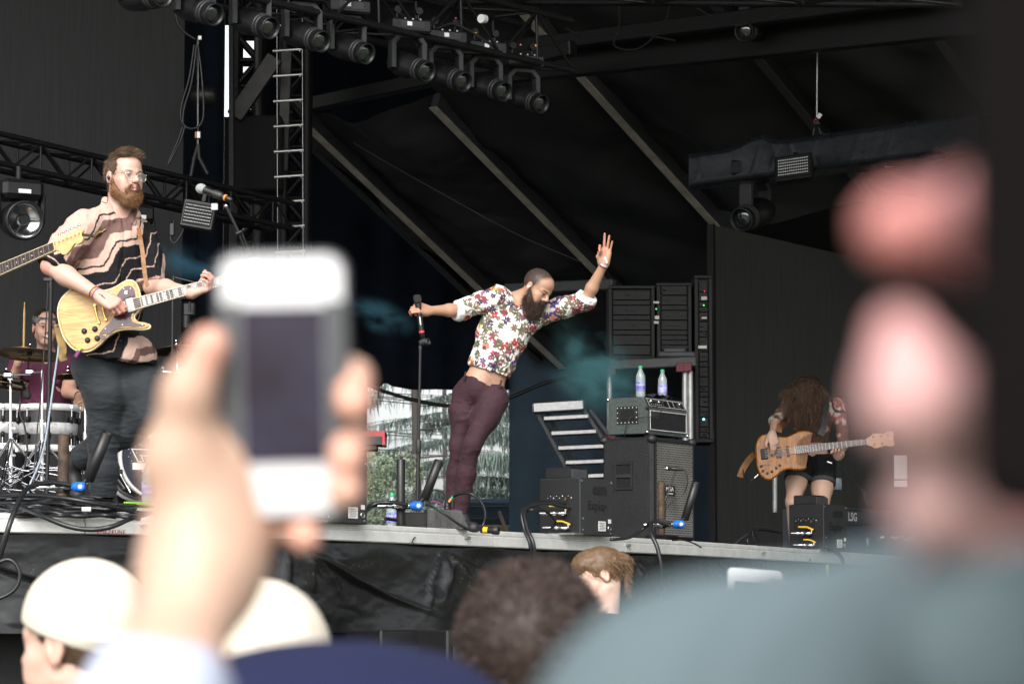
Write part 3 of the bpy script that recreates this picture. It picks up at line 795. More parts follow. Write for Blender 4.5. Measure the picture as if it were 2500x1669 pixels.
# big wash lamp with a mirror reflector, far left
def reflector_lamp(px, py, Y, d, r, label):
    c = P(px, py, Y); root = empty('reflector_light', c, label, 'stage light'); d = Vector(d).normalized()
    m_ = MB(); m_.lathe(c-d*r*2.6, d, [(0, r*.5), (.05, r*.95), (r*1.6, r*1.12), (r*2.6, r*1.18), (r*2.68, r*1.12), (r*2.68, r*1.02), (r*2.5, r*1.0)], 28, caps=False); m_.build('housing', 'black_paint', root)
    m_ = MB(); m_.lathe(c-d*r*.72, d, [(0, .012), (.03, r*.45), (r*.35, r*.8), (r*.66, r*1.0)], 32, caps=False); m_.build('reflector', 'chrome', root)
    m_ = MB(); m_.lathe(c-d*.05, d, [(0, .03), (.03, .034), (.04, .026)], 14); m_.build('lamp_cap', 'black_paint', root)
    u = d.orthogonal().normalized(); v = d.cross(u)
    for k in range(3):
        a = 2*math.pi*k/3+.3; m_ = MB(); m_.cyl(c-d*.02, c-d*.02+(u*math.cos(a)+v*math.sin(a))*r*1.0, .004, n=5); m_.build('spoke', 'black_paint', root)
    m_ = MB(); m_.box(c+Z*r*1.75-d*.15, (r*2.5, .26, .13), (Vector((d.y, -d.x, 0)).normalized(), Vector((d.x, d.y, 0)).normalized(), Z), .03); m_.build('base', 'black_paint', root)
    m_ = MB(); m_.box(c+Z*r*1.72-d*.013, (.085, .012, .028), (Vector((-d.y, d.x, 0)).normalized(), Vector((d.x, d.y, 0)).normalized(), Z), .002); m_.build('name_plate', 'led_lens', root)
    for q in (-1, 1):
        s_ = Vector((d.y, -d.x, 0)).normalized(); m_ = MB(); m_.box(c-d*r*1.1+s_*q*r*1.35+Z*r*.7, (.03, .09, r*1.9), (s_, Vector((d.x, d.y, 0)).normalized(), Z), .01); m_.build('yoke_arm', 'black_paint', root)
    m_ = MB(); m_.cyl(c+Z*r*2.2-d*.15, c+Z*r*3.2-d*.15, .02, n=8); m_.build('clamp', 'black_metal', root)
    return root
reflector_lamp(61, 538, 18.6, (.45, -.86, -.12), .112, 'round mirror-bright stage lamp under the truss at the far left')
reflector_lamp(345, 590, 19.6, (.6, -.8, -.2), .10, 'stage lamp mostly hidden behind the guitarist')
# LED panels
def led_panel(c, xd, yd, wdt, hgt, nx, ny, label, bright='led_lens'):
    c = Vector(c); x = Vector(xd).normalized(); y = (Vector(yd)-x*Vector(yd).dot(x)).normalized(); n_ = x.cross(y); root = empty('led_panel', c, label, 'led light')
    m_ = MB(); m_.box(c-n_*.045, (wdt*1.22, hgt*1.42, .085), (x, y, n_), .008); m_.build('housing', 'black_paint', root)
    m_ = MB(); m_.box(c-n_*.001, (wdt*1.05, hgt*1.1, .006), (x, y, n_)); m_.build('face', 'black_matte', root)
    for i in range(nx):
        for j in range(ny):
            q = c+x*((i+.5)/nx-.5)*wdt+y*((j+.5)/ny-.5)*hgt+n_*.002
            if i+j == 0:
                m_ = MB(); m_.ball((0, 0, 0), (wdt/nx*.36,)*3, 8, 5); l0 = m_.build('led', bright, root); l0.location = q; l0.matrix_parent_inverse = mw(root).inverted()
            else:
                l = l0.copy(); COL.objects.link(l); l.location = q
    m_ = MB(); m_.box(c-n_*.1-y*0, (wdt*.5, .03, .12), (x, y, n_), .005); m_.box(c-n_*.12+y*hgt*.8, (wdt*.16, hgt*.9, .03), (x, y, n_), .004); m_.build('bracket', 'black_metal', root)
    return root
led_panel(P(483, 523, 19.2), (1, -.05, -.18), (-.0, .05, 1), .185, .135, 17, 6, 'bright LED panel lamp hanging under the truss right of the guitarist')
led_panel(P(1936, 406, 23.6), (1, -.30, .10), (-.2, .45, .82), .26, .17, 14, 6, 'LED panel lamp clamped under the black wrapped beam')
# loop of cable under the LED panel
m_ = MB(); m_.tube(bez([P(425, 540, 19.3), P(418, 568, 19.3), P(417, 585, 19.3), P(428, 592, 19.3), P(446, 565, 19.3), P(447, 548, 19.3)], 8), .006); m_.box(P(420, 560, 19.3), (.035, .03, .09), ch=.006); m_.build('lamp_cable', 'cable_rubber', label='short looped power lead under the LED panel', cat='cable')
# white folded bracket next to the panel
m_ = MB(); m_.box(P(524, 505, 19.1), (.045, .02, .045), ch=.003); m_.build('white_bracket', 'alu_white', label='small white bracket beside the LED panel', cat='bracket')

# ---- truss tower with bright openings behind
def tower(px0, px1, Y, label, dark='black_metal'):
    a = P(px0, 600, Y); b = P(px1, 600, Y); w_ = b.x-a.x; root = empty('truss_tower', (a.x, Y, DECK), label, 'truss tower')
    for (x, y) in ((0, 0), (w_, 0), (0, w_), (w_, w_)):
        m_ = MB(); m_.cyl((a.x+x, Y+y, DECK), (a.x+x, Y+y, 9.2), .045, n=10); m_.build('upright', dark, root)
    k = 0; z = DECK; hh = w_*1.15
    while z < 9.0:
        z2 = z+hh
        for (p, q) in (((0, 0), (w_, 0)), ((0, w_), (w_, w_)), ((0, 0), (0, w_)), ((w_, 0), (w_, w_))):
            if k % 2: p, q = q, p
            m_ = MB(); m_.cyl((a.x+p[0], Y+p[1], z), (a.x+q[0], Y+q[1], z2), .026, n=7); m_.build('diagonal', dark, root)
            m_ = MB(); m_.cyl((a.x+p[0], Y+p[1], z), (a.x+q[0], Y+q[1], z), .022, n=7); m_.build('ledger', dark, root)
        z = z2; k += 1
    return root
tower(572, 628, 25.0, 'black truss tower against the bright openings')
tower(690, 745, 25.6, 'black truss tower behind the wire rope ladder')
for (p, q, wd, lab, mt) in (((572, 286, 24.6), (672, 140, 24.6), .15, 'broad dark diagonal brace across the bright openings', 'black_paint'), ((690, 420, 25.0), (700, 120, 25.0), .10, 'dark post right of the bright openings', 'black_paint'),
                        ((565, 60, 24.5), (566, 480, 24.5), .045, 'thick black post beside the bright slit', 'black_paint'), ((628, 90, 24.9), (630, 300, 24.9), .035, 'thin grey tube inside the tower opening', 'grey_paint')):
    a, b = P(*p), P(*q); t = (b-a).normalized(); s = t.cross(Vector((0, 1, 0))).normalized(); m_ = MB(); m_.box((a+b)/2, ((b-a).length, wd, .06), (t, s, Vector((0, 1, 0))), .008); m_.build('tower_brace', mt, label=lab, cat='brace')
for k, (px, py) in enumerate(((600, 214), (640, 320), (680, 300))):
    pass
# black case in the tower (hides the sky below the openings)
a, b = P(572, 288, 24.8), P(690, 470, 24.8); m_ = MB(); m_.box((a+b)/2, (b.x-a.x, .3, a.z-b.z), ch=.02)
cse = m_.build('dimmer_case', 'deep_black', label='big black case inside the truss tower', cat='case')
# wire rope ladder
la = P(671, 40, 22.4); lb = P(678, 720, 22.4); lw = P(736, 300, 22.4).x-P(674, 300, 22.4).x
lad = empty('rope_ladder', (la.x, la.y, la.z), 'wire rope ladder with bare aluminium rungs hanging by the tower', 'ladder')
for q in (0, 1):
    m_ = MB(); m_.cyl((la.x+q*lw-.0, la.y, la.z+1.5), (lb.x+q*lw, lb.y, lb.z), .0032, n=6); m_.build('rope', 'steel', lad)
for k in range(12):
    py = 62+k*61.5; p = P(669+k*.75, py, 22.4); m_ = MB(); m_.cyl(p+Vector((-.012, 0, -.006)), p+Vector((lw+.02, 0, .010)), .0125, n=10)
    rg = m_.build('rung', 'alu', lad)
    for xx in (.0, lw*.5, lw-.003):
        m_ = MB(); m_.cyl(p+Vector((xx, 0, -.004)), p+Vector((xx+.008, 0, -.004)), .0142, n=10); m_.build('collar', 'steel', rg)
# chain hoist and hanging cables on the navy drape
hc = P(482, 95, 22.0)
root = empty('chain_hoist', hc, 'chain hoist with looped black cables hanging before the navy drape', 'chain hoist')
m_ = MB(); m_.lathe(P(496, 235, 22.0)-Vector((.1, 0, 0)), (1, 0, 0), [(0, .06), (.02, .085), (.18, .085), (.2, .06)], 16); m_.build('motor', 'black_paint', root)
m_ = MB(); m_.box(P(488, 93, 21.95), (.03, .02, .035), ch=.003); m_.build('tag_plate', 'alu', root)
pts = [P(483, 95+k*2.2, 21.9) for k in range(130)]
for k in range(0, 129, 1):
    if k % 1 == 0:
        p = pts[k]; m_ = MB(); 
        if k == 0:
            m_.tube(bez([Vector((0, 0, .010)), Vector((.005, 0, 0)), Vector((0, 0, -.010)), Vector((-.005, 0, 0))], 3, True)+[Vector((0, 0, .010))], .0016, 5); ck = m_.build('chain_link', 'steel', root); ck.location = p; ck.matrix_parent_inverse = mw(root).inverted()
        else:
            c2 = ck.copy(); COL.objects.link(c2); c2.location = p; c2.rotation_euler = (0, 0, R(90)*(k % 2))
m_ = MB(); m_.box(P(485, 330, 21.9), (.035, .03, .06), ch=.006); m_.build('hook_block', 'steel', root)
m_ = MB(); m_.box(P(478, 330, 21.89), (.012, .02, .05), ch=.003); m_.build('hook_label', 'orange_plastic', root)
for (a_, b_) in (((474, 385), (466, 430)), ((486, 385), (507, 425))):
    m_ = MB(); m_.tube([P(484, 352, 21.9), P(a_[0], a_[1], 21.9), P(b_[0], b_[1], 21.9)], .016); m_.build('sling', 'black_rubber', root)
for pl in (((425, -5), (432, 50), (450, 78), (476, 96)), ((474, 110), (462, 190), (445, 250), (441, 285), (452, 308), (472, 314), (492, 300), (497, 262), (492, 180), (483, 110)), ((480, 110), (468, 200), (450, 262), (446, 300)), ((446, 310), (432, 350), (418, 380), (411, 400)),
           ((452, 308), (440, 345), (424, 378), (413, 398))):
    m_ = MB(); m_.tube(bez([P(x, y, 21.85) for (x, y) in pl], 8), .009, 7); m_.build('cable', 'cable_rubber', root)
# ---- black wrapped beam on the right, hung on a wire
Y0, Y1 = 25.0, 23.0
a0, b0 = P(1712, 420, Y0), P(2420, 322, Y1-.3)
t = (b0-a0).normalized(); s = Z.cross(t).normalized(); uu = t.cross(s)
hh = .30; nL, nC = 220, 44
root = empty('wrapped_beam', a0, 'long truss beam wrapped in shiny black plastic on the right', 'beam')
V = []; Lb = (b0-a0).length
rr = np.random.RandomState(4)
cre = [(.27, .9), (.30, -.6), (.335, .7), (.36, -.5), (.47, .5), (.52, -.4), (.62, .35), (.72, .4), (.06, .4), (.03, -.5)]
for i in range(nL):
    f = i/(nL-1)
    for j in range(nC):
        a_ = 2*math.pi*j/nC; c_, s_ = math.cos(a_), math.sin(a_); m1 = max(abs(c_), abs(s_)); x, y = c_/m1, s_/m1
        x = math.copysign(abs(x)**1.0, x)
        w_ = 0
        for (fc, am) in cre: w_ += am*math.exp(-((f-fc-.02*(y-1)*(1 if am > 0 else -1))/.008)**2)
        bulge = .04*math.exp(-((f-.25)/.06)**2)*(1 if y > .5 else 0)*3
        dd = 1+.035*w_+.03*float(fbm(np.array([[f*9, a_*1.2, 3.0]]), 3)[0]-.45)
        V.append(a0+t*(f*Lb)+s*(x*.16*dd)+uu*(y*hh/2*dd+bulge*.6))
V = np.array([tuple(v) for v in V]); i, j = np.meshgrid(np.arange(nL-1), np.arange(nC), indexing='ij'); i = i.ravel(); j = j.ravel()
F = np.stack([i*nC+j, i*nC+(j+1) % nC, (i+1)*nC+(j+1) % nC, (i+1)*nC+j], 1)
np_obj('wrap_sheet', V, F, 'wrap_plastic', root)
m_ = MB(); m_.box(a0-t*.0, (.02, .31, hh*.96), (t, s, uu), .005); m_.build('end_cap', 'wrap_plastic', root)
pm = P(1990, 330, 24.1)
m_ = MB(); m_.cyl(P(1994, 285, 24.1), P(1998, -250, 24.1), .006, n=6); wr = m_.build('hanging_wire', 'alu_white', label='pale steel wire holding up the wrapped beam', cat='wire')
m_ = MB(); m_.tube([P(1994, 298, 24.1), P(1987, 315, 24.1), P(1984, 338, 24.1)], .010); m_.tube([P(1994, 298, 24.1), P(2000, 315, 24.1), P(2006, 335, 24.1)], .010); m_.build('sling', 'black_rubber', wr)
m_ = MB(); m_.tube([P(1992, 303, 24.08), P(1988, 312, 24.08)], .007); m_.tube([P(1996, 303, 24.08), P(1999, 312, 24.08)], .006); m_.build('blue_sleeve', 'navy_drape', wr)
m_ = MB(); m_.tube(bez([P(1990, 303, 24.1), P(1988, 298, 24.1), P(1992, 289, 24.1), P(1997, 298, 24.1), P(1998, 303, 24.1)], 5), .007); m_.cyl(P(1986, 302, 24.1), P(2003, 302, 24.1), .006, n=8); m_.build('shackle', 'red_dark', wr)
m_ = MB(); m_.box(P(2000, 283, 24.08), (.035, .002, .045), (Vector((.8, 0, -.6)), Vector((0, 1, 0)), Vector((.6, 0, .8)))); m_.build('wire_tag', 'white_paint', wr)
# small coloured clips on the upper truss
for (px, py, mt, lab) in ((1113, 45, 'red_paint', 'red clip on the upper truss above the sixth lamp'), (1161, 82, 'yellow_plastic', 'yellow clip on the upper truss'), (1271, 110, 'red_paint', 'red clip near the right end of the upper truss'), (1308, 112, 'orange_plastic', 'orange clip at the end of the upper truss')):
    m_ = MB(); m_.box(P(px, py, 19.2), (.013, .012, .015), ch=.003); m_.build('truss_clip', mt, label=lab, cat='clip')
m_ = MB(); m_.lathe(P(1174, 46, 18.9), (.55, .8, .1), [(0, .030), (.045, .030)], 14); m_.build('white_clamp', 'white_paint', label='white half clamp on the upper truss', cat='clamp')
# ================================================================ trees and yard seen through the gap
def spruce(base, H, label, seed, rad=3.0, lean=0, droop=.5, z_lo=1.0, col='needles', dens=1.0):
    g = np.random.RandomState(seed); base = Vector(base); root = empty('spruce_tree', base, label, 'tree')
    m_ = MB(); m_.tube([base+Vector((.06*math.sin(k), 0, H*k/8)) for k in range(9)], .09, 8, r2=.02); m_.build('trunk', 'bark', root)
    V = []; F = []; bm_ = MB(); z = z_lo
    while z < H*.97:
        r = rad*(1-z/H)**.75+.15; nb = g.randint(5, 8); a0 = g.rand()*6.28
        for q in range(nb):
            a = (0 if q % 2 else math.pi)+g.uniform(-.42, .42) if q < nb-1 else g.uniform(0, 6.28); L = r*g.uniform(.8, 1.12); zz = z+g.uniform(-.13, .13)
            pts = []
            for k in range(9):
                t = k/8; pts.append(base+Vector((math.cos(a)*L*t, math.sin(a)*L*t, zz+.03*L*math.sin(t*3.0)-.085*L*t*t)))
            bm_.tube(pts, .012, 4, False, r2=.004)
            nn = int(L*120*dens)
            for _ in range(nn):
                t = g.uniform(.12, 1)**.8; k = min(int(t*8), 7); c = pts[k]+(pts[k+1]-pts[k])*(t*8-k)
                sd = g.uniform(-1, 1)*.20*(1.15-t*.6)*L/rad*1.2; c = c+Vector((-math.sin(a)*sd, math.cos(a)*sd, 0))
                hl = g.uniform(.04, .34)*droop*(1 if g.rand() > .15 else 1.6); wd = g.uniform(.008, .018)
                th = g.uniform(0, 6.28); dx, dy = math.cos(th)*wd, math.sin(th)*wd; dr = Vector((g.uniform(-.07, .07), g.uniform(-.07, .07), -hl))
                n0 = len(V); V += [c+Vector((-dx, -dy, .02)), c+Vector((dx, dy, .02)), c+Vector((dx*.8, dy*.8, 0))+dr*.6, c+dr, c-Vector((dx*.8, dy*.8, 0))+dr*.55]
                F.append((n0, n0+1, n0+2, n0+3, n0+4))
        z += .40+.05*g.rand()
    bm_.build('branches', 'bark', root, kind='stuff')
    o = mesh_obj('foliage', V, F, col, root, smooth=False); o['kind'] = 'stuff'
    return root
mat('needles', (.13, .18, .165), .8, col2=(.17, .22, .19), vscale=1.5)  # pale tone stands in for haze over the trees
mat('needles_hazed', (.17, .22, .21), .8, col2=(.22, .27, .24), vscale=1.5)  # paler still, with the haze put into the colour
mat('bark', (.05, .045, .04), .9)
mat('leaf_green', (.27, .33, .21), .7, col2=(.20, .26, .17), vscale=2)
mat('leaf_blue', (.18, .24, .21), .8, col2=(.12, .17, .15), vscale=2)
def bushy(name, base, rx, rz, n, m_, label, cat, seed, leaf=.032, trunk=True, layers=5):
    g = np.random.RandomState(seed); base = Vector(base); root = empty(name, base, label, cat)
    if trunk:
        t_ = MB(); t_.tube([base, base+Vector((.05, 0, rz*.6)), base+Vector((-.05, .05, rz*1.1))], .1, 7, r2=.04)
        for k in range(7):
            a = g.rand()*6.28; b = base+Vector((0, 0, rz*g.uniform(.4, .9))); t_.tube([b, b+Vector((math.cos(a)*rx*.4, math.sin(a)*rx*.4, rz*.25)), b+Vector((math.cos(a)*rx*.75, math.sin(a)*rx*.75, rz*.4))], .035, 5, False, r2=.01)
        t_.build('trunk', 'bark', root)
    cs = [(base+Vector((g.uniform(-1, 1)*rx*.7, g.uniform(-1, 1)*rx*.7, rz*(.45+g.uniform(0, 1.15)))), g.uniform(.22, .5)*min(rx, rz)) for _ in range(26)]
    V = []; F = []
    for _ in range(n):
        c, r = cs[g.randint(len(cs))]; d = g.randn(3); d /= np.linalg.norm(d); p = c+Vector(d)*r*g.uniform(.6, 1.05)
        a = Vector(g.randn(3)).normalized()*leaf*g.uniform(.6, 1.3); b = Vector(g.randn(3)).normalized()*leaf*.6
        n0 = len(V); V += [p-a, p+b, p+a, p-b]; F.append((n0, n0+1, n0+2, n0+3))
    o = mesh_obj('foliage', V, F, m_, root, smooth=False); o['kind'] = 'stuff'; return root
spruce(P(1010, 1300, 47).xy.to_3d()-Vector((0, 0, 0)), 15, 'big spruce with drooping branches filling the gap', 3, rad=4.2, droop=.8)
spruce(P(1090, 1300, 64).xy.to_3d(), 11, 'pale distant spruce right behind the big one', 12, rad=3.4, droop=1.0, col='needles_hazed', dens=.16)
spruce(P(1290, 1300, 52).xy.to_3d(), 13, 'spruce at the right edge of the gap behind the singer', 8, rad=3.4, droop=.7, col='needles_hazed')
bushy('leafy_tree', P(905, 1300, 42).xy.to_3d(), 1.0, 2.5, 15000, 'leaf_green', 'light green leafy tree low at the left side of the gap', 'tree', 4)
bushy('leafy_tree', P(1215, 1300, 48).xy.to_3d(), .9, 2.3, 15000, 'leaf_blue', 'bluish leafy tree beside the singer\'s knee', 'tree', 5)
bushy('shrub', P(1000, 1300, 40).xy.to_3d(), 1.1, 1.7, 15000, 'leaf_blue', 'dull green shrub low in the middle of the gap', 'shrub', 6, trunk=False)
bushy('shrub', P(1140, 1300, 37).xy.to_3d(), .5, 1.5, 7000, 'leaf_green', 'bright shrub beside the blue tarpaulin stack', 'shrub', 7, trunk=False)
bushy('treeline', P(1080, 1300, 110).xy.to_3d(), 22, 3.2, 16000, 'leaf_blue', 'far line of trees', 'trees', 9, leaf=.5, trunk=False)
bpy.data.objects['treeline']['kind'] = 'stuff'
# covered stack and timber behind the stage
m_ = MB(); c = P(1205, 1240, 36.2); m_.box((c.x, 36.2, 1.9), (.75, .7, 2.4), ch=.05)
o = m_.build('covered_stack', 'blue_drape', label='slate blue covered stack standing outside behind the stage', cat='stack')
for k in range(7):
    m_ = MB(); m_.box((c.x, 35.84, 2.1+k*.15), (.74, .03, .018), ch=.004); m_.build('slat', 'grey_paint', o)
m_ = MB(); m_.box((P(1195, 0, 35.2).x, 35.2, P(1000, 1288, 35.2).z), (.95, .08, .07), ch=.01); m_.build('timber_rail', 'timber' if 'timber' in M else mat('timber', (.35, .28, .2), .8, var=.3), label='pale timber rail behind the stage floor', cat='timber')
a, b = P(1218, 1247, 35), P(1238, 1300, 35); m_ = MB(); m_.cyl(a, b, .022, n=6); m_.build('wooden_pole', 'timber', label='thin leaning wooden pole in the gap', cat='pole')
# sagging cable across the gap
def sagging(pts, Y, r, label, mtn='cable_rubber', name='hanging_cable', Y2=None):
    n = len(pts); m_ = MB(); m_.tube(bez([P(x, y, Y+((Y2-Y)*i/(n-1) if Y2 else 0)) for i, (x, y) in enumerate(pts)], 8), r, 7); return m_.build(name, mtn, label=label, cat='cable')
sagging([(780, 850), (860, 912), (905, 942), (960, 962), (1020, 978), (1090, 990), (1160, 986), (1240, 972), (1330, 935), (1420, 912)], 32.4, .022, 'thick black cable sagging across the gap')
m_ = MB(); m_.tube(bez([P(926, 940, 32.4), P(924, 955, 32.4), P(925, 972, 32.4)], 4), .014); m_.build('cable_tie', 'cable_rubber', label='tie end hanging from the sagging cable', cat='tie')
for k_, pts_ in enumerate([[(1510, -20), (1512, 60), (1500, 112), (1560, 118), (1620, 60), (1640, -20)], [(1700, 20), (1780, 60), (1850, 52), (1990, 12)], [(1380, 70), (1450, 95), (1530, 80), (1650, 100)], [(700, 20), (780, 60), (860, 40), (960, 90)], [(960, 20), (1040, 75), (1110, 60), (1200, 110)]]):
    sagging(pts_, 23.0-(k_ > 2)*4, .009, ['cable dropping in a loop from the upper right header', 'cable swagged below the upper right beam', 'cable lying along the header beam', 'cable swagged along the left half of the lamp truss', 'cable swagged along the right half of the lamp truss'][k_], 'deep_black')
sagging([(862, 348), (940, 395), (1020, 440), (1110, 490), (1200, 540), (1300, 590), (1420, 640)], 27.5, .006, 'thin wire running down across the roof rafters', 'grey_paint', 'thin_wire', 28.5)

# ================================================================ gear on the stage
AX = (E, N, Z)
def explo_box(px, Y, label, full=True):
    """px: pixel column of the corner nearest to us"""
    c0 = PD(px, Y); root = empty('effect_box', c0, label, 'effect unit')
    wE, wN, h = .39, .30, .36
    ctr = c0+E*wE/2+N*wN/2+Z*h/2
    m_ = MB(); m_.box(ctr, (wE, wN, h), AX, .006); m_.build('casing', 'grey_paint_dark', root)
    nF = -N; nL = -E
    m_ = MB(); m_.box(c0+N*wN/2+nL*.002+Z*h/2, (.005, wN-.01, h-.01), AX); m_.build('side_panel', 'black_paint', root)
    m_ = MB(); m_.box(c0+N*wN*.55+nL*.004+Z*.21, (.005, wN*.6, .10), AX); cp = m_.build('control_recess', 'deep_black', root)
    for k in range(9):
        m_ = MB(); q = c0+N*(.06+k*.022)+nL*.0075+Z*(.235+.012*(k % 2)); m_.box(q, (.003, .005, .003 if k % 3 else .008), AX); m_.build('marking', 'alu_white', cp)
    m_ = MB(); m_.cyl(c0+N*.10+nL*.007+Z*.225, c0+N*.10+nL*.014+Z*.225, .010, n=12); m_.build('gauge', 'brass_bronze', cp)
    # top unit
    tc = c0+E*.09+N*.17+Z*(h+.035); m_ = MB()
    pl = [(-.10, -.035), (.10, -.035), (.10, .028), (.092, .035), (-.07, .035), (-.10, .015)]
    m_.prism(pl, c0+E*.02+N*.17+Z*(h+.036), N, Z, E, .19, .004); m_.build('top_unit', 'black_paint', root)
    m_ = MB(); m_.box(c0+E*.10+N*.068+Z*(h+.03), (.17, .005, .055), AX); m_.build('top_unit_face', 'grey_paint', root)
    # handle slot, on the front face
    def fp(x, z, d=.003): return c0+E*x+nF*d+Z*z
    pts = []
    for k in range(16):
        a = 2*math.pi*k/16; pts.append((math.cos(a)*.030+(.055 if math.cos(a) > 0 else -.055), math.sin(a)*.026))
    m_ = MB(); m_.prism(pts, fp(.23, .285, .0002), E, Z, nF, .003); m_.build('handle_slot', 'deep_black', root)
    t_ = text('lettering', 'Explo', .085, fp(.185, .188, .003), E, Z, 'deep_black', root, .0008)
    m_ = MB(); q = .278
    for (x, z, s1, s2) in ((q, .192, .010, .003), (q, .182, .010, .003), (q-.004, .187, .003, .010), (q+.006, .187, .003, .010), (q-.012, .165, .003, .014), (q-.006, .158, .012, .003), (q, .165, .003, .014), (q+.018, .187, .003, .020), (q+.022, .196, .008, .003), (q+.022, .178, .008, .003), (q+.027, .187, .003, .020)):
        m_.box(fp(x, z, .0035), (s1, .0015, s2), AX)
    m_.build('emblem', 'deep_black', root)
    m_ = MB(); m_.box(fp(.255, .062), (.085, .002, .062), AX); st = m_.build('sticker', 'white_paint', root)
    for k in range(5):
        m_ = MB(); m_.box(fp(.25+.008*(k % 2), .042+k*.010, .0045), (.06, .0012, .003), AX); m_.build('print_line', 'grey_paint', st)
    m_ = MB(); m_.box(fp(.345, .095), (.034, .002, .026), AX); m_.build('sticker', 'white_paint', root)
    m_ = MB(); m_.lathe(fp(.345, .05, 0), nF, [(0, .019), (.006, .019), (.007, .015), (.003, .012)], 16); m_.build('socket', 'steel', root)
    m_ = MB(); m_.lathe(fp(.345, .05, .001), nF, [(0, .010), (.004, .009)], 12); m_.build('socket_hole', 'brass_bronze', root)
    for (x, z) in ((.035, .035), (.035, .105), (.36, .02), (.02, .34), (.37, .34)):
        m_ = MB(); m_.cyl(fp(x, z, 0), fp(x, z, .004), .006, n=8); m_.build('screw', 'alu', root)
    # hose fittings on the side face
    def sp(y, z, d): return c0+N*y+nL*d+Z*z
    for (y, z, s_) in ((.12, .135, 1.0), (.10, .045, .8)):
        m_ = MB(); a = sp(y, z, .005); d = (nL*.35-N*.05+Vector((-.9, -.2, 0))).normalized()
        m_.lathe(sp(y-.02, z, .03), (-1, -.25, 0), [(0, .014*s_), (.02, .016*s_), (.022, .011*s_), (.05, .011*s_), (.052, .017*s_), (.075, .017*s_), (.077, .012*s_), (.13, .012*s_), (.16, .009*s_)], 12)
        m_.cyl(sp(y-.02, z, .0), sp(y-.02, z, .035), .010, n=10); m_.build('hose_fitting', 'chrome', root)
        m_ = MB(); m_.cyl(sp(y-.03, z, .03), sp(y-.03, z+.035*s_, .03), .007, n=8); m_.build('valve_stem', 'chrome', root)
        vh = sp(y-.03, z+.035*s_, .035); m_ = MB(); m_.tube([vh+Vector((.016, 0, -.008)), vh+Vector((0, 0, 0)), vh+Vector((-.03, -.005, .012)), vh+Vector((-.045, -.01, .013)), vh+Vector((-.10*s_, -.02, .013))], .0075*s_, 6); m_.build('valve_lever', 'yellow_plastic', root)
    m_ = MB(); m_.box(sp(.12, .006, .06), (.10, .30, .012), AX); m_.build('base_plate', 'steel', root)
    return root
mat('grey_paint_dark', (.028, .029, .031), .45, var=.15, vscale=8)
explo_box(1416, 17.98, 'dark effect box beside the amplifier, in the middle of the stage lip')
explo_box(2014-3, 21.95, 'dark effect box standing in front of the bass player')
explo_box(792, 15.75, 'dark effect box half hidden behind the hand with the phone')

# jets: upright pipe + tilted pipe on a clamp with hose connector
def jet(px_up, Y, up_top, tilt0, tilt1, r, label, cap_px, upmat='black_paint'):
    """px_up column of the upright, up_top its top pixel y; tilt0/tilt1 pixel ends of the tilted tube; cap_px the blue connector"""
    b = PD(px_up, Y); root = empty('smoke_jet', b, label, 'smoke jet')
    t = P(px_up, up_top, Y)
    m_ = MB(); m_.lathe(b, Z, [(0, r*.95), (t.z-b.z-.002, r*.95), (t.z-b.z, r*.9), (t.z-b.z, r*.75), (t.z-b.z-.05, r*.72)], 20, caps=False); m_.build('upright_pipe', upmat, root)
    m_ = MB(); m_.box(b+Z*.008, (.16, .16, .016), AX, .003); m_.build('foot_plate', 'black_metal', root)
    a, c = P(tilt0[0], tilt0[1], Y-.10), P(tilt1[0], tilt1[1], Y-.16); d = (c-a); L = d.length; d = d.normalized()
    m_ = MB(); m_.lathe(a, d, [(0, r*.9), (.004, r), (L, r), (L, r*.86), (L-.08, r*.84)], 24, caps=False); m_.lathe(a, d, [(0, r*.9), (.001, .001)], 20, caps=False); tt = m_.build('tilted_tube', 'black_paint', root)
    m_ = MB(); m_.lathe(a+d*L*.20-Vector((0, r*1.0, 0)), (0, -1, 0), [(0, .006), (.002, .006)], 8); m_.build('tube_hole', 'deep_black', tt)
    cb = P(cap_px[0], cap_px[1], Y-.16)
    m_ = MB(); m_.lathe(cb-Vector((.045, 0, 0)), (1, 0, 0), [(0, .017), (.012, .020), (.016, .026), (.062, .026), (.070, .020)], 16); m_.lathe(cb+Vector((.006, -.022, 0)), (0, -1, 0), [(0, .024), (.012, .024), (.016, .018)], 16); cp = m_.build('blue_connector', 'blue_plastic', root)
    m_ = MB(); m_.lathe(cb+Vector((.006, -.037, 0)), (0, -1, 0), [(0, .010), (.008, .010)], 12); m_.build('connector_pin', 'chrome', cp)
    m_ = MB(); m_.lathe(cb-Vector((.05, 0, 0)), (-1, 0, -.02), [(0, .012), (.03, .014), (.032, .010), (.06, .010), (.062, .016), (.10, .016), (.102, .012), (.15, .012), (.18, .009)], 14); m_.build('hose_coupling', 'chrome', root)
    m_ = MB(); m_.cyl(cb-Vector((.03, -.02, 0)), Vector((b.x, b.y, cb.z)), .016, n=10); m_.cyl(cb-Vector((.01, -.02, .0)), a+d*.02, .014, n=10); m_.lathe(Vector((b.x, b.y, cb.z-.02)), Z, [(0, r*1.18), (.045, r*1.18)], 16); m_.build('clamp_arm', 'black_metal', root)
    return cb
j1 = jet(152, 14.72, 1061, (215, 1172), (262, 1056), .030, 'pair of smoke jet pipes by the guitarist\'s feet, the upright one rusty', (196, 1188), 'rust_pipe')
j2 = jet(978, 16.75, 1121, (1036, 1219), (1072, 1124), .0265, 'pair of black smoke jet pipes left of the singer\'s legs', (1020, 1234))
j3 = jet(1615, 18.55, 1176, (1672, 1268), (1700, 1176), .0255, 'smoke jet pipes in front of the grille of the bass cabinet, the upright one rusty', (1660, 1279), 'rust_pipe')

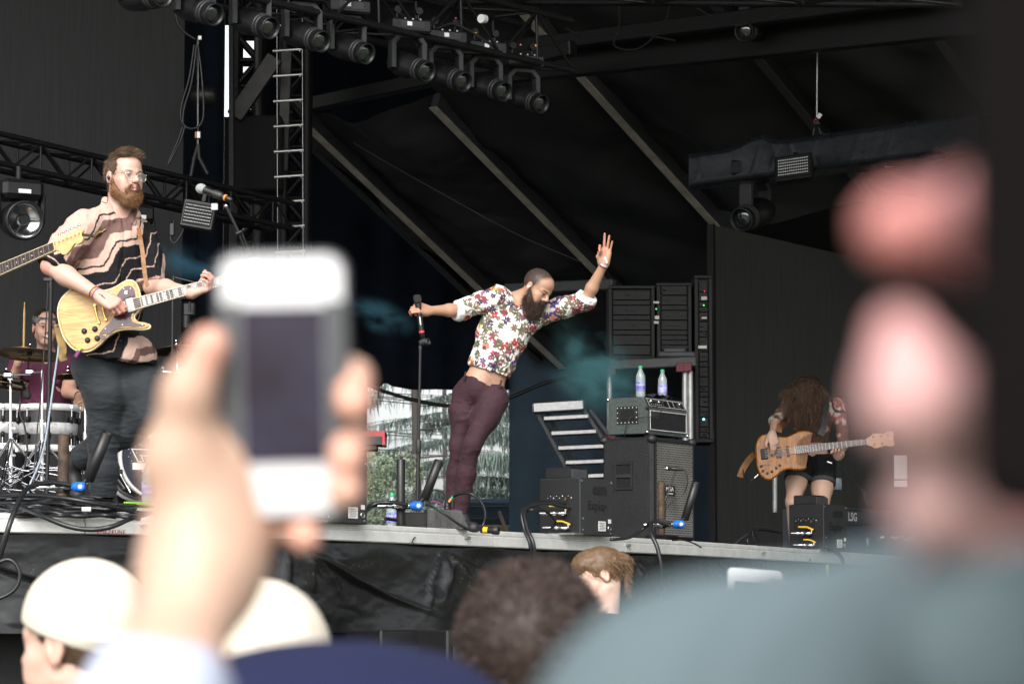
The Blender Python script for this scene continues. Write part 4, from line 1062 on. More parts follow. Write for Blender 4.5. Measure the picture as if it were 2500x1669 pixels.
def cablethru(pts, r=.011, name='cable', label=None, mtn='cable_rubber', n=8, par=None):
    """pts: (px, py, Y)"""
    m_ = MB(); m_.tube(bez([P(*p) for p in pts], n), r, 8); o = m_.build(name, mtn, par)
    if label: tag(o, label, 'cable')
    return o
# hoses coming over the rail
cablethru([(172, 1184, 14.55), (120, 1178, 14.5), (70, 1190, 14.4), (45, 1225, 14.25), (25, 1275, 14.15), (8, 1330, 14.15), (-12, 1400, 14.2)], .0135, 'hose', 'grey hose from the rusty pipe down over the rail at the far left')
cablethru([(995, 1232, 16.55), (950, 1226, 16.5), (905, 1235, 16.5), (878, 1275, 16.35), (860, 1330, 16.3), (835, 1400, 16.25), (808, 1480, 16.2), (790, 1540, 16.1)], .0125, 'hose', 'black hose from the middle jet down over the skirt')
cablethru([(985, 1240, 16.7), (930, 1232, 16.7), (890, 1240, 16.7), (872, 1262, 16.7), (880, 1285, 16.7)], .011, 'hose', 'second hose looping down beside the middle jet')
cablethru([(940, 1265, 16.9), (980, 1272, 17.0), (1040, 1292, 17.1), (1010, 1288, 17.0)], .010, 'hose', 'black hose lying along the deck by the middle jet')
cablethru([(1392, 1240, 17.8), (1330, 1228, 17.65), (1283, 1245, 17.5), (1288, 1290, 17.4), (1303, 1330, 17.35), (1308, 1400, 17.4), (1310, 1470, 17.4)], .0125, 'hose', 'pair of taped hoses from the middle effect box down over the skirt')
cablethru([(1380, 1228, 17.9), (1320, 1225, 17.7), (1276, 1245, 17.52), (1280, 1290, 17.45), (1295, 1330, 17.4), (1300, 1400, 17.45), (1302, 1470, 17.42)], .0125, 'hose', 'outer hose of the pair beside the middle effect box')
cablethru([(1285, 1248, 17.55), (1300, 1244, 17.5), (1330, 1246, 17.6), (1355, 1272, 17.75), (1345, 1290, 17.8), (1330, 1302, 17.85)], .010, 'cable', 'thin cable curling in front of the middle effect box')
cablethru([(1640, 1276, 18.3), (1600, 1270, 18.3), (1570, 1290, 18.4), (1540, 1310, 18.3), (1500, 1316, 18.2), (1490, 1316, 18.2)], .0105, 'hose', 'grey hose from the right jet running left along the deck')
cablethru([(1630, 1280, 18.2), (1595, 1272, 18.15), (1590, 1300, 18.05), (1606, 1340, 18.0), (1616, 1400, 18.0), (1618, 1470, 18.1)], .0135, 'hose', 'thick black hose from the right jet down over the skirt')
cablethru([(1905, 1297, 21.6), (1850, 1290, 21.3), (1843, 1310, 21.1), (1862, 1345, 20.9), (1876, 1400, 20.9), (1880, 1450, 20.9)], .0155, 'hose', 'thick hose from the right effect box down over the skirt')
cablethru([(1900, 1295, 21.7), (1845, 1293, 21.5), (1825, 1315, 21.4), (1832, 1335, 21.4), (1850, 1338, 21.4)], .011, 'hose', 'hose looping behind the rail at the right effect box')
cablethru([(1840, 1296, 21.6), (1815, 1310, 21.3), (1790, 1330, 20.9), (1770, 1342, 20.5), (1757, 1338, 20.3), (1740, 1355, 20.2)], .006, 'taped_cable', 'grey taped cable trailing left from the right effect box', 'grey_paint')
cablethru([(2025, 1342, 22.1), (2040, 1348, 21.9), (2055, 1362, 21.6), (2060, 1385, 21.5)], .016, 'hose', 'short thick hose over the rail at the far right')
cablethru([(1640, 1318, 18.6), (1670, 1318, 18.6), (1695, 1326, 18.7), (1712, 1336, 18.75)], .005, 'cable', 'thin cable on the rail below the bass cabinet')
cablethru([(1030, 1298, 16.9), (1012, 1312, 16.55), (1004, 1328, 16.5), (1010, 1322, 16.5)], .004, 'cable', 'thin cord end hanging on the rail by the wedge')
cablethru([(-30, 1385, 14.0), (20, 1365, 14.0), (46, 1390, 14.0), (44, 1425, 14.0), (20, 1450, 14.0), (-30, 1470, 14.0)], .010, 'hose', 'black hose looping in from the left edge below the rail')
# heap of cables at the left
g = np.random.RandomState(3)
for k in range(15):
    y0 = 1212+k*3.2; Yk = 14.8-.02*k; x1 = g.uniform(160, 330); pts = [(-60, y0+g.uniform(-6, 6), Yk)]
    x = -60
    while x < x1:
        x += g.uniform(35, 60); pts.append((x, y0+g.uniform(-7, 7)+max(0, x-150)*.05, Yk+g.uniform(-.05, .05)))
    cablethru(pts, .0095 if k % 3 else .0125, 'stage_cable', 'one of the many black cables heaped on the lip at the far left', n=6)['group'] = 'cables heaped on the stage lip at the left'
cablethru([(30, 1212, 14.7), (80, 1208, 14.6), (160, 1216, 14.5), (230, 1228, 14.5), (290, 1240, 14.6), (345, 1252, 14.7), (400, 1250, 14.9)], .0115, 'stage_cable', 'long cable crossing over the heap towards the guitarist\'s foot')
cablethru([(20, 1232, 14.5), (60, 1240, 14.4), (110, 1262, 14.25), (170, 1285, 14.2), (225, 1292, 14.2), (275, 1284, 14.2), (320, 1265, 14.3), (370, 1252, 14.6), (430, 1250, 15.0)], .0125, 'stage_cable', 'heavy black cable sagging over the rail at the left')
m_ = MB(); m_.lathe(P(200, 1243, 14.4), (1, .1, .0), [(0, .013), (.045, .013)], 10); m_.build('tape_sleeve', 'white_paint', label='white and red tape sleeve on a cable by the guitarist\'s foot', cat='tape')

# black box and wedge by the singer's foot
c = PD(1090, 16.95); root = empty('wedge_box', c, 'worn black wedge shaped box in front of the singer\'s foot', 'box')
u = Vector((1, .12, 0)).normalized(); v = Vector((-u.y, u.x, 0))
m_ = MB(); m_.prism([(-.115, 0), (.135, 0), (.090, .115), (-.115, .122)], c, u, Z, v, .26, .004)
mat('worn_black', (.02, .02, .021), .5, col2=(.07, .07, .07), vscale=30, stretch=(1, 1, .25), bump=.3, bscale=60)
m_.build('wedge', 'worn_black', root)
m_ = MB(); m_.box(PD(1018, 17.1)+Z*.055, (.16, .18, .10), (u, v, Z), .005); o = m_.build('pedal_case', 'black_paint', label='low black case between the jet and the wedge box', cat='case')
for k in range(9):
    m_ = MB(); m_.cyl(PD(1018, 17.1)+Z*.106+u*(-.07+k*.017)-v*.085, PD(1018, 17.1)+Z*.109+u*(-.07+k*.017)-v*.085, .003, n=6); m_.build('rivet', 'alu', o)
m_ = MB(); q = P(1092, 1234, 17.0); m_.lathe(q-Z*.02, Z, [(0, .022), (.012, .022), (.014, .016), (.04, .018)], 12); m_.lathe(q+Vector((.03, 0, -.02)), Z, [(0, .012), (.05, .012)], 10); m_.build('plug_base', 'black_paint', label='small black plug stand on top of the wedge box', cat='plug')
cablethru([(1090, 1228, 17.0), (1086, 1210, 17.0), (1076, 1198, 17.0), (1060, 1195, 17.0), (1048, 1200, 17.0)], .006, 'cable', 'thin black lead rising from the plug on the wedge box')
m_ = MB(); m_.cyl(P(1096, 1225, 17.0), P(1101, 1218, 17.0), .0085, n=10); k_ = m_.build('orange_plug', 'orange_plastic', label='orange tipped plug on the wedge box', cat='plug')
m_ = MB(); m_.cyl(P(1101, 1218, 17.0), P(1107, 1211, 17.0), .0085, n=10); m_.build('green_band', 'green_plastic', k_)
cablethru([(1106, 1212, 17.0), (1125, 1204, 16.95), (1150, 1205, 16.9), (1175, 1225, 16.9), (1185, 1255, 16.9), (1178, 1283, 16.9), (1160, 1296, 16.85), (1130, 1285, 16.8), (1090, 1258, 16.75), (1060, 1238, 16.75), (1040, 1230, 16.75)], .0075, 'cable', 'black lead making a big loop in front of the wedge box')
cablethru([(1052, 1226, 17.1), (1062, 1224, 17.1), (1090, 1236, 17.1), (1110, 1244, 17.1), (1120, 1246, 17.1)], .005, 'purple_lead', 'purple lead lying behind the wedge box', 'purple_cord')
# torch-like yellow and black thing on the rail
q = P(1200, 1294, 17.05); root = empty('hand_torch', q, 'black and yellow torch lying on the rail right of the wedge box', 'torch'); d = Vector((.93, -.3, -.05)).normalized()
m_ = MB(); m_.lathe(q-d*.07, d, [(0, .014), (.006, .019), (.07, .019), (.08, .024), (.115, .025), (.117, .020), (.11, .018)], 18); m_.build('body', 'black_rubber', root)
m_ = MB(); m_.lathe(q-d*.050, d, [(0, .0200), (.028, .0200)], 18); m_.build('yellow_band', 'yellow_plastic', root)
m_ = MB(); m_.lathe(q+d*.036, d, [(0, .018), (.004, .001)], 14, caps=False); m_.build('lens', 'lens_glass', root)

# water bottles
def bottle(p, s, label, cap='green_plastic', txt=True):
    root = empty('water_bottle', p, label, 'bottle'); p = Vector(p)
    pr = [(0, .026), (.004, .031), (.012, .032), (.035, .0325), (.040, .031), (.045, .0325), (.115, .0325), (.122, .031), (.128, .0325), (.150, .031), (.178, .018), (.188, .0135), (.200, .0135)]
    m_ = MB(); m_.lathe(p, Z, [(t*s, r*s) for t, r in pr], 18); m_.build('body', 'bottle_pet', root)
    m_ = MB(); m_.lathe(p+Z*.05*s, Z, [(0, .0332*s), (.058*s, .0332*s)], 20, caps=False); lb = m_.build('label_sleeve', 'label_blue', root)
    m_ = MB(); m_.lathe(p+Z*.197*s, Z, [(0, .0155*s), (.018*s, .0155*s), (.020*s, .013*s)], 14); m_.build('cap', cap, root)
    if txt: text('lettering', 'DASANI', .015*s, p+Z*.085*s-Vector((0, .0338*s, 0)), (1, 0, 0), Z, 'white_paint', lb, .0003)
    if txt:
        m_ = MB(); m_.ball(p+Z*.1*s-Vector((.01*s, .033*s, 0)), (.008*s, .0012, .005*s), 8, 5); m_.build('leaf_mark', 'green_plastic', lb)
mat('bottle_pet', (.55, .62, .66), .12, trans=.55, spec=.8)
# bass amplifier stack
cab0 = PD(1593, 19.25); wE, wN, h = .56, .40, .70
root = empty('bass_cabinet', cab0, 'tall black bass cabinet with a perforated silver grille', 'speaker cabinet')
cc = cab0+E*wE/2+N*wN/2+Z*h/2
m_ = MB(); m_.box(cc, (wE, wN, h), AX, .02); m_.build('box', 'worn_black2' if 'worn_black2' in M else mat('worn_black2', (.012, .012, .013), .6, var=.4, vscale=18, bump=.5, bscale=120), root)
def cf(x, z, d=.0): return cab0+E*x-N*d+Z*z
gw, gh = wE-.09, h-.075
m_ = MB(); m_.box(cf(wE/2, h/2, .004), (gw, .010, gh), AX); gr = m_.build('grille_plate', 'alu_dark' if 'alu_dark' in M else mat('alu_dark', (.42, .41, .38), .45, .6, col2=(.25, .24, .22), vscale=5), root)
# holes, as recessed dark hexes: one joined part
V = []; F = []; nxh, nzh = 26, 40; px_, pz_ = gw/nxh, gh/nzh
for i in range(nxh):
    for j in range(nzh):
        x = wE/2-gw/2+(i+.5+(.5 if j % 2 else 0))*px_; z = h/2-gh/2+(j+.5)*pz_
        if x > wE/2+gw/2-.008: continue
        r = px_*.36; n0 = len(V)
        for k in range(6):
            a = k*math.pi/3; V.append(cf(x+math.cos(a)*r, z+math.sin(a)*r*.95, .0095))
        F.append(tuple(range(n0, n0+6)))
o = mesh_obj('grille_holes', V, F, 'deep_black', gr, smooth=False); o['kind'] = 'stuff'
for (x, z, s1, s2) in ((wE/2, h/2+gh/2+.006, gw+.03, .012), (wE/2, h/2-gh/2-.006, gw+.03, .012), (wE/2-gw/2-.006, h/2, .012, gh+.02), (wE/2+gw/2+.006, h/2, .012, gh+.02)):
    m_ = MB(); m_.box(cf(x, z, .006), (s1, .012, s2), AX, .002); m_.build('grille_frame', 'black_paint', root)
m_ = MB(); m_.box(cf(.20, .345, .014), (.145, .006, .07), AX, .002); bd = m_.build('badge', 'black_paint', root)
text('lettering', 'MESA', .042, cf(.20, .352, .018), E, Z, 'alu_white', bd, .0006); text('lettering', 'ENGINEERING', .013, cf(.20, .322, .018), E, Z, 'alu_white', bd, .0005)
for (x, y) in ((0, 0), (wE, 0), (0, wN), (wE, wN)):
    m_ = MB(); m_.ball(cab0+E*x+N*y+Z*(h-.015)+(cc-(cab0+E*x+N*y+Z*h/2))*.06, (.035, .035, .03), 10, 6); m_.build('corner', 'black_rubber', root)
sc_ = cab0+N*wN*.56-E*.001+Z*.44
for (dy, dz, s1, s2) in ((0, .085, .14, .018), (0, -.085, .14, .018), (.062, 0, .016, .17), (-.062, 0, .016, .17)):
    m_ = MB(); m_.box(sc_+N*dy+Z*dz-E*.004, (.010, s1, s2), AX, .002); m_.build('handle_rim', 'black_paint', root)
m_ = MB(); m_.box(sc_, (.004, .11, .155), AX); m_.build('handle_recess', 'deep_black', root)
m_ = MB(); m_.box(sc_-E*.006, (.012, .11, .03), AX, .005); m_.build('handle_grip', 'black_rubber', root)
# mic on a short stand before the grille
mc = P(1640, 1146, 18.95); root = empty('amp_microphone', mc, 'small microphone on a short stand aimed at the cabinet grille', 'microphone')
m_ = MB(); m_.lathe(P(1624, 1143, 19.0), (1, -.05, -.05), [(0, .010), (.012, .015), (.03, .015), (.032, .011), (.05, .014), (.075, .014), (.1, .009), (.115, .009)], 14); m_.build('mic_body', 'black_paint', root)
m_ = MB(); m_.lathe(P(1622, 1143, 19.0), (1, -.05, -.05), [(0, .007), (.012, .0155), (.02, .0155)], 14); m_.build('mic_head', 'chrome', root)
m_ = MB(); m_.cyl(P(1649, 1150, 18.97), P(1624, 1222, 18.9), .0055, n=8); m_.cyl(P(1624, 1222, 18.9), PD(1620, 18.9), .008, n=8); m_.build('stand', 'black_paint', root)
m_ = MB(); m_.tube(bez([P(1662, 1147, 19.0), P(1675, 1150, 19.0), P(1678, 1180, 18.95), P(1668, 1205, 18.9), P(1640, 1225, 18.9), P(1628, 1240, 18.9)], 6), .0035); m_.build('lead', 'cable_rubber', root)
# amplifier head on top
a0 = cab0+E*.02+N*.05+Z*(h+.022); wE, wN, h2 = .53, .31, .25; root = empty('amplifier', a0, 'black amplifier head standing on the bass cabinet', 'amplifier')
a0 = a0-E*.0
pl = [(0, 0), (wN, 0), (wN, h2), (.035, h2), (0, h2*.72)]
mat('tolex', (.03, .036, .034), .6, col2=(.10, .13, .12), vscale=160, bump=.6, bscale=300)
m_ = MB(); m_.prism(pl, a0+E*.0, N, Z, E, wE, .006); m_.build('case', 'tolex', root)
fu = (Vector((0, 0, 1))*h2*.28+N*.035).normalized(); fn = (-N*h2*.28+Z*.035).normalized()
def af(x, z, d=.004): return a0+E*x+(Z*z if z < h2*.72 else Z*h2*.72+fu*(z-h2*.72))-N*d
m_ = MB(); m_.box(af(wE/2, .095, .003), (wE-.05, .006, .125), AX); lg = m_.build('lower_grille', 'black_matte', root)
for k in range(13):
    m_ = MB(); m_.box(af(wE/2, .042+k*.0088, .007), (wE-.06, .002, .0022), AX); m_.build('grille_line', 'dark_grey', lg)
for (x, z, s1, s2) in ((wE/2, .030, wE-.05, .005), (wE/2, .158, wE-.05, .005), (.027, .094, .005, .13), (wE-.027, .094, .005, .13)):
    m_ = MB(); m_.box(af(x, z, .009), (s1, .003, s2), AX); m_.build('silver_piping', 'alu_white', root)
fc = a0+E*wE/2+Z*h2*.72+fu*.036+fn*.003; fax = (E, -fn, fu)
m_ = MB(); m_.box(fc, (wE-.04, .006, .062), fax, .001); fp_ = m_.build('control_panel', 'black_paint', root)
m_ = MB()
for (x, z, s1, s2) in ((0, .028, wE-.05, .0025), (0, -.028, wE-.05, .0025), (-.235, 0, .0025, .056), (.235, 0, .0025, .056), (.035, 0, .0025, .05), (.10, 0, .0025, .05)):
    m_.box(fc+E*x+fu*z+fn*.004, (s1, .001, s2), fax)
m_.build('panel_lines', 'alu_white', fp_)
for k in range(9):
    q = fc+E*(-.20+k*.026+(.17 if k > 6 else 0))+fu*.008; m_ = MB(); m_.lathe(q, fn, [(0, .009), (.014, .008), (.016, .005)], 12); m_.build('knob', 'black_rubber' if k % 4 else 'chrome', fp_)
    m_ = MB(); m_.box(q-fu*.020+fn*.0045, (.010, .001, .003), fax); m_.build('print_mark', 'white_paint', fp_)
m_ = MB(); m_.box(a0+E*.09+Z*.13-N*.006, (.09, .008, .045), AX, .002); m_.build('name_plate', 'dark_grey', root)
# side handle with bright studs
sc_ = a0+N*wN*.5+Z*h2*.52
m_ = MB(); m_.box(sc_-E*.002, (.004, .17, .12), AX); m_.build('side_recess', 'black_matte', root)
m_ = MB(); m_.box(sc_-E*.006, (.004, .10, .075), AX); m_.build('side_opening', 'deep_black', root)
for k in range(16):
    i = k % 8; t = (i/7-.5) if k < 10 else 0
    ring_ = [(-.075+.15*q/5, .05) for q in range(6)]+[(-.075+.15*q/5, -.05) for q in range(6)]+[(-.075, -.017), (-.075, .017), (.075, -.017), (.075, .017)]
    y, z = ring_[k]; m_ = MB(); m_.lathe(sc_-E*.004+N*y+Z*z, -E, [(0, .0055), (.004, .004)], 8); m_.build('stud', 'chrome', root)
for (x, y, z) in ((0, 0, .012), (0, wN, h2-.01), (wE, 0, .012), (0, 0, h2*.7)):
    m_ = MB(); m_.ball(a0+E*x+N*y+Z*z, .013, 8, 6); m_.build('corner', 'chrome' if z < .1 or y > 0 else 'black_paint', root)
m_ = MB(); m_.tube(bez([af(.09, .2, .02), af(.10, .16, .05), af(.05, .12, .06), a0-E*.03+Z*.11, a0-E*.03+N*.1+Z*.10], 6), .003); m_.tube(bez([a0-E*.01+N*.12+Z*.12, a0-E*.03+N*.15+Z*.05, a0-E*.02+N*.17-Z*.03], 6), .003); m_.build('lead', 'cable_rubber', root)
for x in (.06, wE-.06):
    m_ = MB(); m_.box(a0+E*x+N*.04-Z*.01, (.03, .03, .022), AX, .003); m_.build('foot', 'black_rubber', root)
bt = a0+Z*(h2+.002); bottle(bt+E*.08+N*.10, 1.0, 'water bottle at the left end of the amplifier head'); bottle(bt+E*.37+N*.10, .98, 'water bottle at the right end of the amplifier head')
V = []; nu = 24
for i in range(nu):
    for j in range(12):
        u_, v_ = i/(nu-1), j/11; V.append(bt+E*(.13+.26*u_)+N*(.03+.2*v_)+Z*(.004+.022*abs(math.sin(u_*9+v_*3))*math.sin(u_*math.pi)**.4+.012*math.sin(v_*7+u_*5)**2))
F = [(i*12+j, (i+1)*12+j, (i+1)*12+j+1, i*12+j+1) for i in range(nu-1) for j in range(11)]
tag(mesh_obj('folded_cloth', V, F, 'cloth_dark' if 'cloth_dark' in M else mat('cloth_dark', (.015, .016, .03), .9)), 'dark crumpled cloth on the amplifier head between the bottles', 'cloth')
bottle(PD(957, 17.25), .9*1.18, 'green capped water bottle behind the hoses at the lip')
bottle(P(362, 1231, 16.4), 1.0*1.2, 'water bottle standing before the bass drum')

# steps and rack platform at the back
def pbox(p, q, th, dp, name, mtn, par=None, up=Z, **kw):
    t = (q-p).normalized(); s = t.cross(up).normalized() if abs(t.dot(up)) < .99 else Vector((1, 0, 0)); u_ = s.cross(t); m_ = MB(); m_.box((p+q)/2, ((q-p).length, dp, th), (t, s, u_), min(th, dp)*.12); return m_.build(name, mtn, par, **kw)
YS = 24.5; root = empty('metal_steps', P(1400, 1170, YS), 'bare aluminium steps climbing left behind the bass cabinet', 'steps')
st = [((1300, 997), (1425, 989), .115), ((1327, 1023), (1436, 1017), .045), ((1345, 1059), (1455, 1054), .045), ((1362, 1095), (1474, 1090), .045), ((1380, 1130), (1480, 1126), .045), ((1395, 1165), (1490, 1160), .045)]
for (a, b, th) in st:
    pbox(P(*a, YS), P(*b, YS), th*.8, .20, 'tread', 'steel', root)
for (a, b) in (((1308, 1002), (1398, 1170)), ((1426, 1000), (1480, 1085)), ((1332, 1000), (1420, 1170)), ((1440, 1000), (1485, 1060))):
    dy = 0 if a[0] in (1308, 1426) else .25
    pbox(P(*a, YS+dy), P(*b, YS+dy), .035, .03, 'stringer', 'grey_paint', root)
YR = 25.5; root = empty('rack_platform', P(1490, 1100, YR), 'platform with red corner blocks and shiny legs behind the bass amplifier', 'platform')
pbox(P(1482, 905, YR), P(1690, 896, YR), .09, 1.2, 'deck_frame', 'grey_paint', root)
for (x, y) in ((1492, 905), (1678, 896), (1660, 897)):
    c = P(x, y, YR-.62); m_ = MB(); m_.box(c, (.075 if x != 1660 else .07, .03, .08), ch=.006); m_.build('corner_block', 'red_dark', root)
for (x, y0) in ((1488, 916), (1672, 906), (1685, 906)):
    p = P(x, y0, YR-.55); m_ = MB(); m_.cyl(p, Vector((p.x, p.y, DECK)), .026, n=12); m_.build('leg', 'alu', root)
c = P(1489, 1067, YR-.6); m_ = MB(); m_.box(c, (.10, .05, .10), ch=.006); m_.build('corner_block', 'red_dark', root)
pbox(P(1480, 1050, YR), P(1590, 1045, YR), .08, .5, 'lower_frame', 'dark_grey', root)
pbox(P(1690, 1065, YR+.3), P(1740, 1062, YR+.3), .10, .3, 'lower_frame', 'grey_paint', root)
for (x0, x1, y0, y1, lab) in ((1484, 1600, 697, 880, 'dark equipment rack at the left on the platform'), (1602, 1690, 690, 868, 'dark equipment rack on the platform, in the middle'), (1694, 1742, 672, 1080, 'tall dark equipment rack beside the right mesh wall')):
    a, b = P(x0, y0, YR+.1), P(x1, y1, YR+.1); root = empty('equipment_rack', (a.x, a.y, b.z), lab, 'equipment rack'); W_ = b.x-a.x; H_ = a.z-b.z
    m_ = MB(); m_.box(((a.x+b.x)/2, a.y+.25, (a.z+b.z)/2), (W_, .44, H_), ch=.01); m_.build('case', 'rack_black', root)
    for x in (a.x+.02, b.x-.02):
        m_ = MB(); m_.box((x, a.y+.01, (a.z+b.z)/2), (.035, .04, H_), ch=.005); m_.build('rail', 'rack_black', root)
    for z in (a.z-.015, b.z+.015):
        m_ = MB(); m_.box(((a.x+b.x)/2, a.y+.005, z), (W_, .04, .03), ch=.005); m_.build('rail', 'rack_black', root)
    g = np.random.RandomState(int(x0)); z = b.z+.05
    while z < a.z-.09:
        hh_ = g.choice([.045, .09]); 
        m_ = MB(); m_.box(((a.x+b.x)/2, a.y+.015, z+hh_/2), (W_-.09, .03, hh_*.92), ch=.003); un = m_.build('rack_unit', 'rack_black', root)
        for _ in range(3):
            m_ = MB(); m_.cyl((a.x+.06+g.rand()*(W_-.12), a.y, z+hh_/2), (a.x+.06+g.rand()*(W_-.12)*.0+g.rand()*(W_-.12), a.y, z+hh_/2), .0001, n=3) if False else m_.box((a.x+.06+g.rand()*(W_-.12), a.y-.004, z+hh_/2), (.012+.03*g.rand(), .008, .010), ch=.002); m_.build('rack_part', g.choice(['dark_grey', 'black_rubber', 'black_rubber']), un)
        z += hh_
    for _ in range(5):
        m_ = MB(); m_.box((a.x+g.rand()*W_, a.y-.02, b.z+g.rand()*H_), (.014, .01, .014), ch=.002); m_.build('screw', 'dark_grey', root)
mat('led_green', (.02, .4, .05), .3, emit=(.1, 1, .15, 1.5)); mat('led_blue', (.02, .3, .5), .3, emit=(.1, .8, 1, 3)); mat('led_red', (.4, .02, .02), .3, emit=(1, .05, .05, .8))
for (px, py, mt, lab) in ((1602, 754, 'led_green', 'tiny green status light in the middle rack'), (1718, 745, 'led_green', 'tiny green status light in the tall rack'), (1720, 711, 'led_red', 'tiny red status light in the tall rack'), (1718, 1023, 'led_blue', 'tiny blue status light low in the tall rack')):
    m_ = MB(); m_.ball(P(px, py, YR-.05 if py < 1000 else YR-.02), .0055 if py < 1000 else .010, 8, 6); m_.build('status_light', mt, label=lab, cat='status light')
for (px, py, w_, h_) in ((1602, 738, .055, .022), (1604, 775, .04, .035), (1602, 787, .045, .028), (1719, 728, .055, .035), (1719, 776, .05, .02), (1715, 847, .08, .03)):
    m_ = MB(); m_.box(P(px, py, YR+.06), (w_, .01, h_), ch=.002); m_.build('rack_label', 'alu_dark', label='pale label plate on the racks behind the bass amplifier', cat='label plate', group='label plates on the racks')
m_ = MB(); m_.box(P(1650, 868, YR-.1), (.33, .3, .05), ch=.01); m_.box(P(1645, 858, YR-.1), (.2, .25, .05), ch=.01); m_.build('grey_lid', 'grey_paint', label='grey flat lid lying on the rack platform', cat='lid')

# red keyboard
kb0, kb1 = P(600, 1060, 19.5), P(940, 1062, 19.5); t = (kb1-kb0).normalized(); nn_ = Vector((-t.y, t.x, 0)); root = empty('stage_keyboard', kb0, 'red stage keyboard with a black rear panel, half behind the phone', 'keyboard')
c = (kb0+kb1)/2; L = (kb1-kb0).length
m_ = MB(); m_.prism([(0, 0), (.30, 0), (.30, .035), (0, .035)], kb0-Z*.008, nn_, Z, t, L, .005); m_.build('top_case', 'red_paint', root)
m_ = MB(); m_.prism([(.004, 0), (.30, 0), (.30, .055), (.004, .055), ], kb0-Z*.063, nn_, Z, t, L-.02, .004); m_.build('rear_panel', 'dark_grey', root)
m_ = MB(); m_.prism([(-.004, 0), (.305, 0), (.305, .095), (-.004, .095), (-.004, .03)], kb1-Z*.066-t*.02, nn_, Z, t, .02, .003); m_.build('end_cheek', 'red_paint', root)
m_ = MB(); m_.prism([(.03, 0), (.28, 0), (.28, .03), (.03, .03)], kb0-Z*.095, nn_, Z, t, L-.06, .003); m_.build('bottom_plate', 'black_paint', root)
for k, x in enumerate((868, 866, 872, 857, 874)):
    q = P(x, 1068+k % 3*5, 19.49); m_ = MB(); m_.lathe(q, (0, -1, 0), [(0, .009 if x > 873 else .006), (.006, .009 if x > 873 else .006)], 12); m_.build('socket', 'chrome', root)
m_ = MB()
for x0, x1 in ((P(650, 1090, 19.55), PD(760, 19.5)), (P(760, 1090, 19.55), PD(650, 19.5)), (P(840, 1090, 19.6), PD(740, 19.7)), (P(740, 1090, 19.6), PD(840, 19.7))): m_.cyl(x0, x1, .016, n=8)
m_.build('stand', 'black_metal', root)
for (px, py) in ((835, 1055), (845, 1057)):
    pass
m_ = MB(); m_.tube(bez([P(868, 1180, 18.9), P(866, 1230, 18.9), P(874, 1262, 18.85), P(884, 1275, 18.8)], 5), .012, 8, r2=.022)
g = np.random.RandomState(5)
for k in range(8): m_.tube(bez([P(868, 1225, 18.9), P(868+g.uniform(-4, 10), 1250, 18.85), P(872+g.uniform(-8, 22), 1270, 18.8)], 4), .004, 5)
m_.build('frayed_rope', 'rope' if 'rope' in M else mat('rope', (.5, .45, .3), .9), label='frayed pale rope end hanging by the hidden effect box', cat='rope')
# dark speaker column left of the gap
a, b = P(780, 905, 20.6), P(888, 1250, 20.6)
m_ = MB(); m_.box(((a.x+b.x)/2, 20.8, (a.z+DECK)/2), (b.x-a.x, .4, a.z-DECK), ch=.01); m_.build('side_speaker', 'speaker_dark' if 'speaker_dark' in M else mat('speaker_dark', (.035, .026, .03), .8), label='dark upright speaker column behind the keyboard', cat='speaker')

# right edge of the stage: flight case and stands behind the bass player
c0 = PD(2028, 24.4); root = empty('flight_case', c0, 'grey blue flight case marked LSG behind the right effect box', 'flight case')
m_ = MB(); m_.box(c0+E*.55*.9+N*.2+Z*.22, (1.05, .5, .42), AX, .01); m_.build('case', 'case_blue' if 'case_blue' in M else mat('case_blue', (.06, .075, .095), .5, var=.2), root)
for z in (.425, .30):
    m_ = MB(); m_.box(c0+E*.5-N*.056+Z*z, (1.06, .012, .022), AX, .002); m_.build('edge_strip', 'grey_paint', root)
text('lettering', 'LSG', .10, c0+E*.30-N*.056+Z*.355, E, Z+E*.0, 'alu_white', root, .001, bold=True)
m_ = MB(); m_.box(c0+E*.62-N*.055+Z*.15, (.12, .012, .08), AX, .004); m_.box(c0+E*.62-N*.062+Z*.15, (.09, .006, .05), AX, .004); m_.build('latch', 'steel', root)
p = P(2046, 1135, 24.7); q = P(2105, 1200, 24.2); m_ = MB(); m_.cyl(p, q, .012, n=8); m_.lathe(q-(q-p).normalized()*.02, (q-p), [(0, .022), (.06, .024), (.08, .016)], 10); m_.cyl(q, P(2118, 1232, 24.0), .010, n=8); m_.build('stand_leg', 'grey_paint', label='slanting grey stand leg right of the bass player', cat='stand')
m_ = MB(); m_.cyl(P(1892, 1150, 24.9), P(1892, 1250, 24.9), .022, n=8); m_.build('thin_post', 'alu', label='thin pale post just left of the bass player\'s thigh', cat='post')
m_ = MB(); m_.cyl(PD(1905, 25.1)+Z*.35, PD(1905, 25.1)+Z*.62, .11, n=8); 
m_ = MB(); m_.box(P(2199, 1140, 26.2), (.12, .02, .22), ch=.004); m_.box(P(2199, 1180, 26.2), (.12, .02, .06), ch=.004); m_.build('white_board', 'white_paint', label='small bright board behind the bass headstock', cat='board')
m_ = MB(); m_.lathe(P(2043, 1195, 24.9), Z, [(0, .04), (.005, .045), (.09, .045), (.1, .04)], 14); m_.build('clear_tub', 'bottle_pet', label='small clear tub on the case right of the bass player', cat='tub')
# floor bits at the right edge
m_ = MB()
g = np.random.RandomState(8)
for k in range(14): 
    q = P(2150+g.rand()*80, 1308+g.rand()*10, 23.6); m_.box(q, (.03*g.rand()+.01, .02, .015), ch=.002)
m_.build('metal_litter', 'steel', label='scatter of small metal parts on the floor at the far right', cat='metal parts', kind='stuff')

